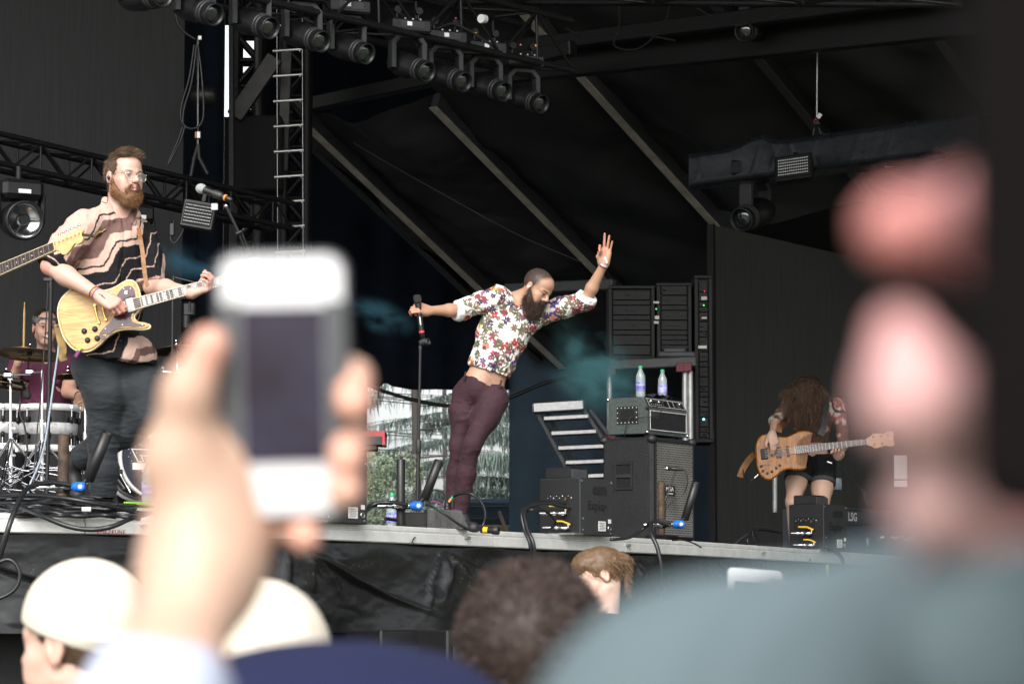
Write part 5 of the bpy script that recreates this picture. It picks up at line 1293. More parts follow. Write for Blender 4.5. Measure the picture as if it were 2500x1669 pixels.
# sub-woofers in the pit under the lip
c = P(1000, 1600, 15.2)
root = empty('subwoofer', (c.x, c.y, 0), 'black subwoofer with a metal grille under the stage lip', 'speaker')
ua = (lipc[36]-lipc[32]).normalized(); ub = Vector((-ua.y, ua.x, 0)); 
for (x0, x1, lab) in ((930, 1080, None), (1092, 1230, None)):
    a = P(x0, 1537, 15.9); b = P(x1, 1537, 16.2); tt = (b-a).normalized(); tt.z = 0; tt.normalize(); s_ = Vector((-tt.y, tt.x, 0)); W_ = (b-a).length
    m_ = MB(); m_.box(Vector(((a.x+b.x)/2, (a.y+b.y)/2, 0))+s_*.3+Z*(a.z/2), (W_, .6, a.z), (tt, s_, Z), .01); m_.build('box', 'black_paint', root)
    m_ = MB(); m_.box(Vector(((a.x+b.x)/2, (a.y+b.y)/2, 0))-s_*.006+Z*(a.z/2-.02), (W_-.08, .01, a.z-.14), (tt, s_, Z), .002); gp = m_.build('grille', 'dark_grey', root)
    V = []; F = []
    nx_, nz_ = 22, 24
    for i in range(nx_):
        for j in range(nz_):
            x = (i+.5+(.5 if j % 2 else 0))/nx_*(W_-.1)-(W_-.1)/2; z = a.z-.10-j*.017; r = .006; n0 = len(V)
            o_ = Vector(((a.x+b.x)/2, (a.y+b.y)/2, 0))-s_*.0125
            for k in range(6): V.append(o_+tt*(x+r*math.cos(k*math.pi/3))+Z*(z+r*math.sin(k*math.pi/3)))
            F.append(tuple(range(n0, n0+6)))
    o = mesh_obj('grille_holes', V, F, 'deep_black', gp, smooth=False); o['kind'] = 'stuff'

# ================================================================ drum kit
def polar_stand(base, top, label, arm=None, legs=3, r=.011, name='cymbal_stand', mtn='chrome', spread=.26, zleg=.32):
    root = empty(name, base, label, 'stand'); base = Vector(base); top = Vector(top)
    m_ = MB(); m_.cyl(base+Z*.04, base+(top-base)*.55, r*1.25, n=10); m_.build('lower_tube', mtn, root)
    m_ = MB(); m_.cyl(base+(top-base)*.55, top, r*.8, n=10); m_.build('upper_tube', mtn, root)
    for f in (.55, .30):
        c = base+(top-base)*f; m_ = MB(); m_.lathe(c-Z*.02, Z, [(0, r*1.5), (.05, r*1.5)], 12); m_.box(c+Vector((.02, -.01, 0)), (.03, .012, .012), ch=.002); m_.build('clamp', mtn, root)
    for k in range(legs):
        a = 2*math.pi*k/legs+.5; f = base+Vector((math.cos(a)*spread, math.sin(a)*spread, 0))
        for dx in (-.008, .008):
            o_ = Vector((-math.sin(a)*dx, math.cos(a)*dx, 0)); m_ = MB(); m_.tube([base+Z*zleg+o_, f+Z*.02+o_], .0055, 6); m_.build('leg', mtn, root)
        m_ = MB(); m_.cyl(base+Z*.10, base.lerp(f, .5)+Z*zleg*.5, .005, n=6); m_.build('leg_brace', mtn, root)
        m_ = MB(); m_.ball(f+Z*.014, .016, 8, 6); m_.build('rubber_foot', 'black_rubber', root)
    return root
def cymbal(c, r, nrm, label, mtn='brass_bronze'):
    root = empty('cymbal', c, label, 'cymbal'); n_ = Vector(nrm).normalized(); c = Vector(c)
    m_ = MB(); m_.lathe(c, n_, [(-.022, r), (-.020, r), (-.006, r*.5), (0, r*.2), (.018, r*.14), (.024, r*.04), (.022, .006)], 40, caps=False); m_.build('plate', mtn, root)
    m_ = MB(); m_.lathe(c+n_*.02, n_, [(0, .014), (.012, .014), (.014, .008), (.03, .008)], 10); m_.build('wing_nut', 'chrome', root)
    m_ = MB(); m_.lathe(c-n_*.005, -n_, [(0, .018), (.02, .016)], 10); m_.build('felt', 'black_matte', root)
def drum(c, r, d, ax, label, name='drum', shell='drum_black', hoop='white_paint', lugs=8, band=True):
    root = empty(name, c, label, 'drum'); ax = Vector(ax).normalized(); c = Vector(c); u = ax.orthogonal().normalized(); v = ax.cross(u)
    m_ = MB(); m_.lathe(c-ax*d/2, ax, [(0, r*.97), (d, r*.97)], 40, caps=False); m_.build('shell', shell, root)
    if band: m_ = MB(); m_.lathe(c-ax*d*.16, ax, [(0, r*.972), (0.001, r*.985), (d*.28, r*.985), (d*.28+.001, r*.972)], 40, caps=False); m_.build('white_band', 'drum_pearl', root)
    for s_ in (-1, 1):
        m_ = MB(); m_.lathe(c+ax*(s_*d/2-.022), ax, [(0, r*.98), (0, r*1.03), (.044, r*1.03), (.044, r*.97)], 40, caps=False); m_.build('hoop', hoop, root)
        m_ = MB(); m_.lathe(c+ax*s_*(d/2+.004), ax*s_, [(0, r*.985), (.001, .001)], 40, caps=False); m_.build('drum_head', 'drum_skin', root)
    for k in range(lugs):
        a = 2*math.pi*k/lugs+.2; q = (u*math.cos(a)+v*math.sin(a))
        for s_ in (-1, 1):
            m_ = MB(); m_.cyl(c+q*r*1.05+ax*s_*d*.18, c+q*r*1.05+ax*s_*(d/2+.02), .004, n=6); m_.box(c+q*r*1.045+ax*s_*(d/2+.006), (.022, .022, .03), ch=.004); m_.build('tension_rod', 'chrome', root)
            m_ = MB(); m_.ball(c+q*r*1.03+ax*s_*d*.2, (.014, .014, .022), 8, 6); m_.build('lug', 'black_metal', root)
    return root
mat('drum_black', (.012, .012, .014), .25, coat=.4); mat('drum_pearl', (.6, .6, .6), .3, col2=(.35, .35, .36), vscale=40); mat('drum_skin', (.05, .05, .055), .4)
mat('drum_navy', (.008, .011, .022), .35, col2=(.02, .024, .04), vscale=3)
YD = 18.9
drum(P(118, 1047, YD), .195, .27, (0, 0, 1), 'black and white floor tom directly in front of the drummer', 'floor_tom')
drum(P(5, 1045, YD+.1), .185, .26, (0, 0, 1), 'black and white tom cut by the left edge', 'tom_drum')
# bass drum
kc = P(392, 1115, YD-.1); kn = Vector((.42, -.90, 0)).normalized(); root = empty('bass_drum', kc, 'big bass drum with navy head and white line logo', 'drum')
KR = .275; ku = Z.cross(kn).normalized() if True else 0; 
m_ = MB(); m_.lathe(kc-kn*.42, kn, [(0, KR*.97), (.42, KR*.97)], 48, caps=False); m_.build('shell', 'drum_black', root)
m_ = MB(); m_.lathe(kc-kn*.02, kn, [(0, KR*.98), (0, KR*1.05), (.045, KR*1.05), (.045, KR*.98), (.03, KR*.975)], 56, caps=False); m_.build('front_hoop', 'alu_white', root)
m_ = MB(); m_.lathe(kc+kn*.0255, kn, [(0, KR*1.052), (.002, KR*1.052)], 56, caps=False); m_.build('hoop_line', 'timber', root)
m_ = MB(); m_.lathe(kc+kn*.012, kn, [(0, KR*.985), (.001, .001)], 56, caps=False); hd = m_.build('front_head', 'drum_navy', root)
m_ = MB(); m_.lathe(kc-kn*.42, kn, [(0, KR*.98), (0, KR*1.05), (.04, KR*1.05), (.04, KR*.98)], 48, caps=False); m_.build('rear_hoop', 'alu_white', root)
ux = Vector((-kn.y, kn.x, 0)); 
if ux.x < 0: ux = -ux
def kp(x, z): return kc+ux*x+Z*z+kn*.0145
def kline(pts, w_=.006, mtn='white_paint', nm='logo_line'):
    m_ = MB()
    for a, b in zip(pts, pts[1:]):
        a, b = kp(*a), kp(*b); t = (b-a).normalized(); m_.box((a+b)/2, ((b-a).length+w_, .0015, w_), (t, kn, t.cross(kn)), 0)
    m_.build(nm, mtn, hd)
kx = lambda px: (px-392)/370.0/.90; kz = lambda py: (1115-py)/370.0
kline([(kx(325), kz(1098)), (kx(415), kz(1098)), (kx(378), kz(1165)), (kx(372), kz(1163)), (kx(349), kz(1150)), (kx(375), kz(1150)), (kx(394), kz(1113)), (kx(346), kz(1113)), (kx(352), kz(1127)), (kx(340), kz(1128)), (kx(325), kz(1098))])
m_ = MB(); a, b = kp(kx(327), kz(1139)), kp(kx(383), kz(1139)); m_.box((a+b)/2, ((b-a).length, .002, .045), (ux, kn, Z)); m_.build('white_bar', 'white_paint', hd)
kline([(kx(363), kz(1056)), (kx(378), kz(1053)), (kx(378), kz(1068)), (kx(370), kz(1075)), (kx(363), kz(1069)), (kx(363), kz(1056))], .0035, nm='emblem')
text('emblem_letters', 'SJC', .03, kp(kx(370.5), kz(1062)), ux, Z, 'white_paint', hd, .0005)
g = np.random.RandomState(2); m_ = MB()
for k in range(46):
    q = kp(kx(g.uniform(315, 385)), kz(g.uniform(1085, 1165))); m_.box(q, (.003+.006*g.rand(), .001, .002+.003*g.rand()), (ux, kn, Z))
m_.build('paint_flecks', 'white_paint', hd, kind='stuff')
for a in (.6, 1.6, 2.6, 3.5, 4.4, 5.4):
    q = ux*math.cos(a)+Z*math.sin(a); m_ = MB(); m_.cyl(kc+q*KR*1.06-kn*.15, kc+q*KR*1.06+kn*.02, .004, n=6); m_.box(kc+q*KR*1.07+kn*.015, (.03, .03, .03), ch=.005); m_.build('claw', 'black_metal', root)
for s_ in (-1,):
    m_ = MB(); m_.cyl(kc-ux*KR*.9-Z*.1-kn*.1, Vector((kc.x, kc.y, RIS))-ux*(KR+.02)-kn*.02+ux*.1, .008, n=8); m_.build('spur', 'chrome', root)
# cymbals and stands
cymbal(P(72, 858, 18.5), .205, (.05, .15, 1), 'big bronze cymbal level with the drummer\'s chin')
cymbal(P(12, 918, 18.3), .15, (.16, .12, 1), 'bronze cymbal cut by the left edge')
cymbal(P(12, 933, 18.3), .15, (.14, .10, 1), 'lower cymbal of the pair at the left edge')
cymbal(P(432, 848, 19.3), .18, (-.14, .10, 1), 'tilted bronze cymbal right of the guitarist')
cymbal(P(166, 912, 19.4), .11, (-.05, .10, 1), 'small dark cymbal half behind the guitarist\'s hip')
def PR(px, Y): return Vector((P(px, 1300, Y).x, Y, RIS))
polar_stand(PR(100, 18.3), P(103, 905, 18.3), 'chrome stand in the middle of the drum kit')
polar_stand(PR(24, 18.2), P(26, 925, 18.25), 'chrome stand at the left edge of the drum kit')
polar_stand(PR(208, 18.4), P(208, 960, 18.4), 'chrome stand half behind the guitarist\'s leg')
polar_stand(PR(432, 19.0), P(433, 852, 19.3), 'chrome cymbal stand right of the guitarist\'s hip', zleg=.2)
m_ = MB(); m_.cyl(P(72, 872, 18.5), P(66, 905, 18.45), .006, n=8); m_.tube([P(66, 905, 18.45), P(80, 908, 18.4), P(103, 905, 18.3)], .008); m_.box(P(72, 907, 18.4), (.05, .03, .03), ch=.006); m_.build('cymbal_boom', 'chrome', label='short chrome boom under the big cymbal', cat='boom')
m_ = MB(); m_.cyl(P(-5, 915, 18.2), P(76, 914, 18.1), .005, n=7); m_.lathe(P(26, 920, 18.2)-Z*.02, Z, [(0, .022), (.05, .022)], 12); m_.box(P(20, 915, 18.15), (.06, .04, .04), ch=.01); m_.build('cymbal_holder', 'chrome', label='chrome cymbal arm with a wing clamp at the left edge', cat='boom')
# cluster of hardware and small electronics right of the guitarist
g = np.random.RandomState(12); root = empty('percussion_mount', P(400, 940, 19.2), 'cluster of black and chrome drum hardware right of the guitarist\'s knee', 'drum hardware')
for k in range(26):
    q = P(386+g.rand()*52, 895+g.rand()*125, 19.1+g.rand()*.2); m_ = MB(); sz = (.02+.05*g.rand(), .03, .015+.04*g.rand())
    m_.box(q, sz, (Vector((math.cos(k), 0, math.sin(k))), Vector((0, 1, 0)), Vector((-math.sin(k), 0, math.cos(k)))), .005); m_.build('clamp', ['black_metal', 'chrome', 'black_paint', 'steel'][k % 4], root)
for (p, q, r) in (((384, 905), (440, 912), .009), ((395, 900), (402, 990), .010), ((402, 985), (430, 1010), .012), ((386, 880), (386, 960), .004), ((412, 990), (425, 1120), .006), ((425, 1010), (445, 1160), .006), ((405, 960), (428, 985), .016)):
    m_ = MB(); m_.cyl(P(*p, 19.15), P(*q, 19.15), r, n=8); m_.build('rod', ['black_metal', 'chrome'][int(r*1000) % 2], root)
m_ = MB(); m_.box(P(462, 755, 20.0), (.09, .06, .1), ch=.012); m_.cyl(P(455, 770, 19.9), P(455, 800, 19.9), .03, n=12); m_.cyl(P(463, 736, 19.9), P(463, 760, 19.9), .008, n=6); m_.build('dark_monitor', 'black_paint', label='dark rigging unit behind the guitar neck', cat='device')
# black mic stand crossing the drum kit, and the blue-white lead
p0 = PR(111, 17.9); root = empty('tall_mic_stand', PD(112, 17.5), 'tall black microphone stand between guitarist and drummer', 'mic stand')
b = PD(112, 17.2); m_ = MB(); m_.cyl(b, P(125, 690, 17.2), .0125, n=10); m_.build('pole', 'black_paint', root)
m_ = MB(); m_.lathe(P(124, 705, 17.2), Z, [(0, .014), (.05, .014)], 10); m_.box(P(118, 682, 17.2), (.06, .03, .03), ch=.006); m_.build('boom_clamp', 'black_paint', root)
m_ = MB(); m_.lathe(b, Z, [(0, .13), (.012, .125), (.02, .03)], 24); m_.build('base', 'black_metal', root)
m_ = MB(); m_.tube(bez([P(117, 690, 17.15), P(114, 760, 17.15), P(108, 850, 17.15), P(100, 960, 17.15), P(88, 1080, 17.15), P(82, 1180, 17.1)], 8), .004); m_.build('lead', 'cable_rubber', root)
cablethru([(146, 790, 14.95), (143, 850, 14.9), (133, 920, 14.9), (122, 1000, 14.9), (110, 1080, 14.9), (92, 1140, 14.9), (74, 1180, 14.9), (64, 1215, 14.85)], .0055, 'guitar_lead', 'pale blue lead hanging down from the guitar', 'lead_pale' if 'lead_pale' in M else mat('lead_pale', (.35, .42, .5), .3))
# drum microphones
for (a, b, lab) in (((52, 930), (68, 968), 'drum microphone aimed down at the tom'),):
    a = P(*a, 18.3); b = P(*b, 18.25); root = empty('drum_microphone', b, lab, 'microphone'); d = (b-a).normalized()
    m_ = MB(); m_.lathe(a, d, [(0, .008), (.03, .010), (.08, .013)], 10); m_.build('mic_body', 'black_paint', root); m_ = MB(); m_.lathe(a+d*.08, d, [(0, .013), (.01, .024), (.045, .026), (.06, .012)], 12); m_.build('mic_head', 'black_matte', root)
m_ = MB(); m_.tube(bez([P(50, 975, 18.2), P(48, 1010, 18.2), P(60, 1040, 18.2), P(66, 1100, 18.2), P(52, 1180, 18.2)], 6), .006); m_.build('drum_cable', 'cable_rubber', label='black cable drooping in front of the toms', cat='cable')
# loose hardware under the kit
m_ = MB()
for k in range(40): 
    a = P(g.uniform(-10, 150), g.uniform(1130, 1200), 18.0+g.rand()*.3); b = a+Vector((g.uniform(-.14, .14), 0, g.uniform(-.08, .08))); m_.cyl(a, b, .005+.003*g.rand(), n=6)
m_.build('pedal_hardware', 'chrome_dark' if 'chrome_dark' in M else mat('chrome_dark', (.3, .3, .32), .25, 1.0), label='tangle of pedal rods and chains under the drums', cat='drum pedal', kind='stuff')
# ================================================================ people: builders
def hcut(s, p, n, R_=.2, k=.004):
    n = np.array(n, float); n /= np.linalg.norm(n); s.ops.append(('h', np.array(p, float), n, R_, 0, k, True, None, np.array(p, float), R_)); return s
_ev0 = SDF.ev
def _ev(s, X, ops=None):
    ops = s.ops if ops is None else ops
    if not any(o[0] == 'h' for o in ops): return _ev0(s, X, ops)
    d = np.full(len(X), 1.0); buf = []
    for op in ops:
        if op[0] != 'h': buf.append(op); continue
        if buf: d = _join(s, d, X, buf); buf = []
        q = X-op[1]; e = -np.maximum(-(q@op[2]), np.linalg.norm(q, axis=1)-op[3]); k = op[5]
        h = np.maximum(k-np.abs(d-e), 0)/k; d = np.maximum(d, e)+h*h*k*.25
    if buf: d = _join(s, d, X, buf)
    return d
def _join(s, d0, X, buf):
    # evaluate the following ops on top of an existing field
    d = d0
    for op in buf:
        e = _ev0(s, X, [op[:6]+(False,)+op[7:]]) if op[0] != 'p' else (X-op[1])@op[2]
        k, sub = op[5], op[6]
        if sub == 'cut': h = np.maximum(k-np.abs(d-e), 0)/k; d = np.maximum(d, e)+h*h*k*.25
        elif sub: e = -e; h = np.maximum(k-np.abs(d-e), 0)/k; d = np.maximum(d, e)+h*h*k*.25
        else: h = np.maximum(k-np.abs(d-e), 0)/k; d = np.minimum(d, e)-h*h*k*.25
    return d
SDF.ev = _ev
A3 = lambda v: np.array(tuple(v), float)
def limb(s, pts, rad, k=.02, flat=None):
    for i in range(len(pts)-1): s.cap(A3(pts[i]), A3(pts[i+1]), rad[i], rad[i+1], k if i else max(k, .02), flat)
def head_ops(s, F, sc=1.0, neck=None, neck_r=(.052, .058), nose=1.0, female=False):
    S = sc; p = lambda x, y, z: F.p(x*S, y*S, z*S)
    def e(c, r, k=.015, sub=False): s.ell(p(*c), np.array(r)*S, F.R, k*S, sub)
    def c(a, b, ra, rb=None, k=.012, sub=False): s.cap(p(*a), p(*b), ra*S, (ra if rb is None else rb)*S, k*S, None, sub)
    e((0, -.014, .030), (.076, .097, .086)); e((0, .022, -.028), (.060, .066, .082), .03)
    e((0, .036, .052), (.058, .052, .050), .03)
    for q in (-1, 1):
        c((q*.050, .0, -.055), (q*.022, .068, -.098), .018, .018, .02)
        e((q*.043, .052, -.022), (.022, .024, .020), .02)
        e((q*.036, .062, -.050), (.022, .02, .026), .02)
        c((q*.046, .070, .020), (q*.012, .087, .018), .010, .011, .012)
    e((0, .078, -.098), (.024, .018, .018), .018)
    for q in (-1, 1):
        e((q*.031, .099, .002), (.019, .016, .0135), .010, True)
    for q in (-1, 1):
        e((q*.031, .0745, .002), (.0128, .0128, .0128), .002)
        c((q*.044, .077, .006), (q*.031, .087, .0105), .0042, .0048, .004); c((q*.031, .087, .0105), (q*.018, .083, .006), .0048, .004, .004)
        c((q*.044, .077, -.004), (q*.031, .084, -.0085), .003, .0035, .004); c((q*.031, .084, -.0085), (q*.018, .081, -.002), .0035, .003, .004)
    c((0, .085, .016), (0, .108*nose**.3, -.022), .0075, .0115, .012); e((0, .109*nose**.3, -.026), (.0115, .0115, .0095), .006)
    for q in (-1, 1): e((q*.0125, .097, -.030), (.0080, .011, .0075), .006)
    for q in (-1, 1): e((q*.007, .101, -.0375), (.0038, .0055, .003), .003, True)
    e((0, .083, -.052), (.026, .016, .020), .012)
    c((-.020, .086, -.0565), (0, .0965, -.0535), .0038, .0062, .005); c((.020, .086, -.0565), (0, .0965, -.0535), .0038, .0062, .005)
    c((-.018, .086, -.065), (0, .095, -.067), .0045, .0070, .005); c((.018, .086, -.065), (0, .095, -.067), .0045, .0070, .005)
    c((-.019, .094, -.0605), (.019, .094, -.0605), .0013, .0013, .003, True)
    for q in (-1, 1):
        e((q*.079, -.010, -.006), (.0085, .019, .032), .008)
        e((q*.087, -.008, -.004), (.005, .011, .021), .004, True)
        c((q*.083, -.004, -.014), (q*.082, .004, -.006), .005, .005, .004)
    if neck is not None:
        s.cap(p(0, -.022, -.055), A3(neck), neck_r[0]*S, neck_r[1]*S, .03)
        s.cap(p(0, .02, -.075), A3(neck)*.6+p(0, .02, -.075)*.4, .034*S, .03*S, .03)
def head_paint(C, V, F, sc=1.0, lips=(.55, .22, .2), brow=(.08, .05, .03), iris=(.05, .06, .05), red=(.62, .28, .22), browr=(.020, .02, .0055), lidded=0.0):
    L = F.loc(V)/sc; A = np.eye(3)
    def b(c, r, col, s=1.0, p=2.0): 
        nonlocal C
        d = np.linalg.norm((L-np.array(c))/np.array(r), axis=1); w_ = s*np.clip(1-d**p, 0, 1); C = C*(1-w_[:, None])+np.array(col)*w_[:, None]
    for q in (-1, 1):
        b((q*.078, -.008, -.006), (.018, .03, .038), red, .45)
        b((q*.045, .06, -.03), (.026, .03, .024), red, .28)
        b((q*.031, .085, .0), (.021, .02, .015), (C.mean(0)*.45), .7)  # shade of the eye socket painted into the skin
        eye = (np.abs(L[:, 2]-.0012) < .0062) & (np.abs(L[:, 0]-q*.031) < .0115) & (L[:, 1] > .078) & (np.linalg.norm(L-np.array((q*.031, .0745, .002)), axis=1) < .0142)
        C[eye] = (.42, .40, .38)
        ir = eye & (np.hypot(L[:, 0]-q*.031-.001, L[:, 2]-.001) < .0068); C[ir] = iris
        lash = (np.abs(L[:, 2]-.0075+.18*np.abs(L[:, 0]-q*.031)) < .0022) & (np.abs(L[:, 0]-q*.031) < .014) & (L[:, 1] > .072); C[lash] = np.array(brow)*.7+.02
        b((q*.033, .083, .0225), browr, brow, 1.0, 3); b((q*.022, .09, .021), (.014, .02, .005), brow, .9, 3)
    b((0, .11, -.026), (.02, .02, .016), red, .4)
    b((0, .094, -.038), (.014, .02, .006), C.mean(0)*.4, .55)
    b((0, .096, -.060), (.024, .022, .0125), lips, .95, 4); b((0, .098, -.0605), (.020, .02, .0022), np.array(lips)*.25, .95, 3)
    return C
def hand_ops(s, wrist, fdir, back, ts, curls, thumb=None, sc=1.0, fore=None, spread=0.0, k=.004):
    """fdir: finger direction, back: normal of the back of the hand, ts: thumb side on local x (+1 / -1)"""
    y = A3(fdir); y /= np.linalg.norm(y); z = A3(back); z -= y*z.dot(y); z /= np.linalg.norm(z); x = np.cross(y, z)
    F = Fr(A3(wrist), np.stack([x, y, z], 1)); S = sc; p = lambda a, b, c: F.p(a*S, b*S, c*S)
    kx = [.030, .010, -.010, -.028]; ky = [.090, .094, .089, .079]
    ph = [(.044, .026, .021), (.048, .030, .022), (.045, .028, .022), (.034, .021, .019)]; rr = [.0092, .0094, .0088, .0078]
    for i in range(4):
        s.cap(p(ts*kx[i]*.55, .008, 0), p(ts*kx[i], ky[i], 0), .0165*S, .0125*S, .012)
    s.cap(p(ts*.024, .018, -.006), p(ts*.030, .06, -.006), .018*S, .014*S, .014)
    s.cap(p(-ts*.02, .02, -.006), p(-ts*.024, .06, -.006), .015*S, .013*S, .014)
    for i in range(4):
        a = 0; q = np.array((ts*kx[i], ky[i], 0.0)); sp = ts*(spread*(1.5-i)); r = rr[i]
        for j in range(3):
            a += R(curls[i][j]); d = np.array((math.sin(sp)*math.cos(a), math.cos(a)*math.cos(sp), -math.sin(a))); q2 = q+d*ph[i][j]
            s.cap(p(*q), p(*q2), r*S*(1-.07*j), r*S*(1-.07*(j+1)), k if j else .006); q = q2
    th = thumb or [(.022, .014, -.008), (.048, .044, -.018), (.060, .076, -.022), (.062, .102, -.020)]
    for j in range(3): s.cap(p(ts*th[j][0], *th[j][1:]), p(ts*th[j+1][0], *th[j+1][1:]), (.0165, .0118, .0105)[j]*S, (.0118, .0105, .0088)[j]*S, .008 if j else .014)
    if fore is not None: s.cap(A3(wrist), p(0, .02, 0), .024*S, .02*S, .02, (F.R[:, 2], .75))
    return F
def tor(s, pel, neck, sR, sL, fwd, w=(.150, .130, .150), d=(.105, .098, .108), off=0.0, tall=1.0, arms=True):
    pel, neck, sR, sL = map(A3, (pel, neck, sR, sL)); u = neck-pel; Lg = np.linalg.norm(u); u /= Lg
    f = A3(fwd); f -= u*f.dot(u); f /= np.linalg.norm(f); r = np.cross(f, u); Rm = np.stack([r, f, u], 1)
    msh = (sR+sL)/2
    s.ell(pel+u*Lg*.66+f*.005, (w[0]+off, d[0]+off, Lg*.30+off), Rm, .06); s.ell(pel+u*Lg*.33, (w[1]+off, d[1]+off, Lg*.32+off), Rm, .06)
    s.ell(pel+u*Lg*.02, (w[2]+off, d[2]+off, .115+off), Rm, .06)
    if arms:
        s.cap(neck*.75+sR*.25+u*-.02, sR-u*.005, .048+off, .050+off, .05); s.cap(neck*.75+sL*.25+u*-.02, sL-u*.005, .048+off, .050+off, .05)
        s.cap(msh-u*.06+r*.08, msh-u*.06-r*.08, .075+off, .075+off, .05)
    return Fr(pel, Rm), Lg
def wrinkle(V, F, amp, sc, warp=(1, 1, 1), seed=0.0, fr=None, mask=None):
    X = (V-V.mean(0)) if fr is None else fr.loc(V); X = X*np.array(warp)
    w1 = X+.06*np.stack([fbm(X*6+seed, 2), fbm(X*6+seed+9, 2), fbm(X*6+seed+21, 2)], 1)
    n1 = fbm(w1*sc+seed+40, 2); rid = 1-np.abs(n1-.375)*6; rid = np.clip(rid, 0, 1)**1.5
    n2 = fbm(w1*sc*2.3+seed+90, 2); rid2 = np.clip(1-np.abs(n2-.375)*6, 0, 1)**1.3
    D = amp*(rid-.35+.45*(rid2-.3)+1.2*(fbm(X*sc*.35+seed+60, 2)-.37))
    if mask is not None: D = D*mask
    return V+vnormals(V, F)*D[:, None]
def hairpiece(name, vol, h, par, base, tipc, n, length, width, dirf, mask=lambda c: np.ones(len(c), bool), jit=.35, droop=.1, curl=0., seed=1, grav=(0, 0, -1), seg=3, material='hair_attr', amp=.004, fsc=40):
    V, F = vol.mesh(h); nn = vnormals(V, F); V = V+nn*(amp*(fbm(V*fsc+seed, 3)-.4)*2)[:, None]
    base = np.array(base); C = base*(.6+.9*fbm(V*70+seed, 3))[:, None]
    rt, rn_ = pick(V, F, mask, n, seed); D = dirf(rt, rn_)
    cols = base*(1-fbm(rt*25+seed, 2)[:, None]*1.2)+np.array(tipc)*(fbm(rt*25+seed, 2)[:, None]*1.2)
    g = np.random.RandomState(seed); L = (length if not callable(length) else length(rt))*(.6+.7*g.rand(len(rt))); d = D+jit*g.randn(len(rt), 3); d /= np.linalg.norm(d, axis=1)[:, None]
    p = rt-rn_*.002; pts = [p]; G = np.array(grav, float)
    for k in range(seg):
        d = d+G*droop+curl*g.randn(len(rt), 3); d /= np.linalg.norm(d, axis=1)[:, None]; p = p+d*(L/seg)[:, None]; pts.append(p)
    side = np.cross(d, g.randn(len(rt), 3)); side /= np.maximum(np.linalg.norm(side, axis=1), 1e-6)[:, None]; W = width*(.6+.8*g.rand(len(rt)))
    VV = np.stack([q for k in range(seg+1) for q in (pts[k]-side*(W*(1-.75*k/seg)/2)[:, None], pts[k]+side*(W*(1-.75*k/seg)/2)[:, None])], 1).reshape(-1, 3)
    m = 2*(seg+1); FF = np.concatenate([np.stack([np.arange(len(rt))*m+2*k+t for t in (0, 1, 3, 2)], 1) for k in range(seg)])
    CC = np.repeat(cols*(.55+.8*g.rand(len(rt)))[:, None], m, 0)
    return np_obj(name, np.concatenate([V, VV]), np.concatenate([F, FF+len(V)]), material, par, cols=np.clip(np.concatenate([C, CC]), 0, 1))
mat('hair_attr', (.1, .06, .04), .5, attr='Col', spec=.35)
mat('denim', (.020, .026, .031), .85, col2=(.011, .014, .018), vscale=5, bump=.2, bscale=160, sheen=.06)
mat('plum_cloth', (.036, .009, .017), .8, col2=(.024, .006, .011), vscale=6, bump=.12, bscale=180, sheen=.02)
mat('shoe_black', (.02, .02, .022), .55, var=.3)
def flowers(V, F, base, seed=1, n=230, R0=.035, palette=None, C0=None, leafy=.42):
    g = np.random.RandomState(seed); nn = vnormals(V, F); C = np.tile(np.array(base), (len(V), 1))
    C *= (.93+.14*fbm(V*30, 2))[:, None]
    C = C if C0 is None else C0
    pal = palette or [(.38, .05, .06), (.30, .03, .06), (.10, .06, .22), (.62, .28, .04), (.22, .06, .10), (.45, .16, .12), (.08, .05, .14)]
    ctr = V[g.randint(0, len(V), n*3)]; order = []
    for c in ctr:
        if all(np.sum((c-o)**2) > (R0*.85)**2 for o in order): order.append(c)
        if len(order) >= n: break
    for i, c in enumerate(order):
        d = V-c; near = np.nonzero((np.abs(d) < R0*1.7).all(1))[0]
        if len(near) == 0: continue
        d = d[near]; j = near[np.argmin((d**2).sum(1))]; nz = nn[j]; ux = np.cross(nz, (0.3, .2, 1)); ux /= np.linalg.norm(ux); uy = np.cross(nz, ux)
        ph = g.rand()*6.28; x = d@ux; y = d@uy; x, y = x*math.cos(ph)-y*math.sin(ph), x*math.sin(ph)+y*math.cos(ph); r = np.hypot(x, y); th = np.arctan2(y, x)
        typ = g.rand(); rs = R0*g.uniform(.25, .62); r = r*(1+.9*(fbm(V[near]*130+i, 2)-.4))
        col = np.array(pal[g.randint(len(pal))])
        if typ < leafy:
            k = g.randint(4, 7); pet = rs*(.55+.45*np.abs(np.cos(k*th/2.0))); m_ = r < pet; sh = (.6+.9*(r/rs))[:, None]
            C[near[m_]] = np.clip(col*sh[m_], 0, .8); mc = r < rs*.22; C[near[mc]] = (.55, .3, .05) if col[0] < .5 else (.25, .05, .03)
        else:
            lc = [np.array((.10, .11, .06)), np.array((.07, .045, .09)), np.array((.22, .06, .07)), np.array((.16, .14, .10))][g.randint(4)]
            m_ = np.zeros(len(r), bool)
            for q in range(7):
                a = q*.88-2.6+.3*math.sin(q*5+i); lx, ly = math.cos(a), math.sin(a); t = x*lx+y*ly; w_ = np.abs(-x*ly+y*lx); ln = rs*1.5
                m_ |= (t > ln*.12) & (t < ln) & (w_ < .0050*np.sin(np.clip((t/ln), 0, 1)*math.pi)+.0012)
            C[near[m_]] = lc
    return np.clip(C, 0, 1)

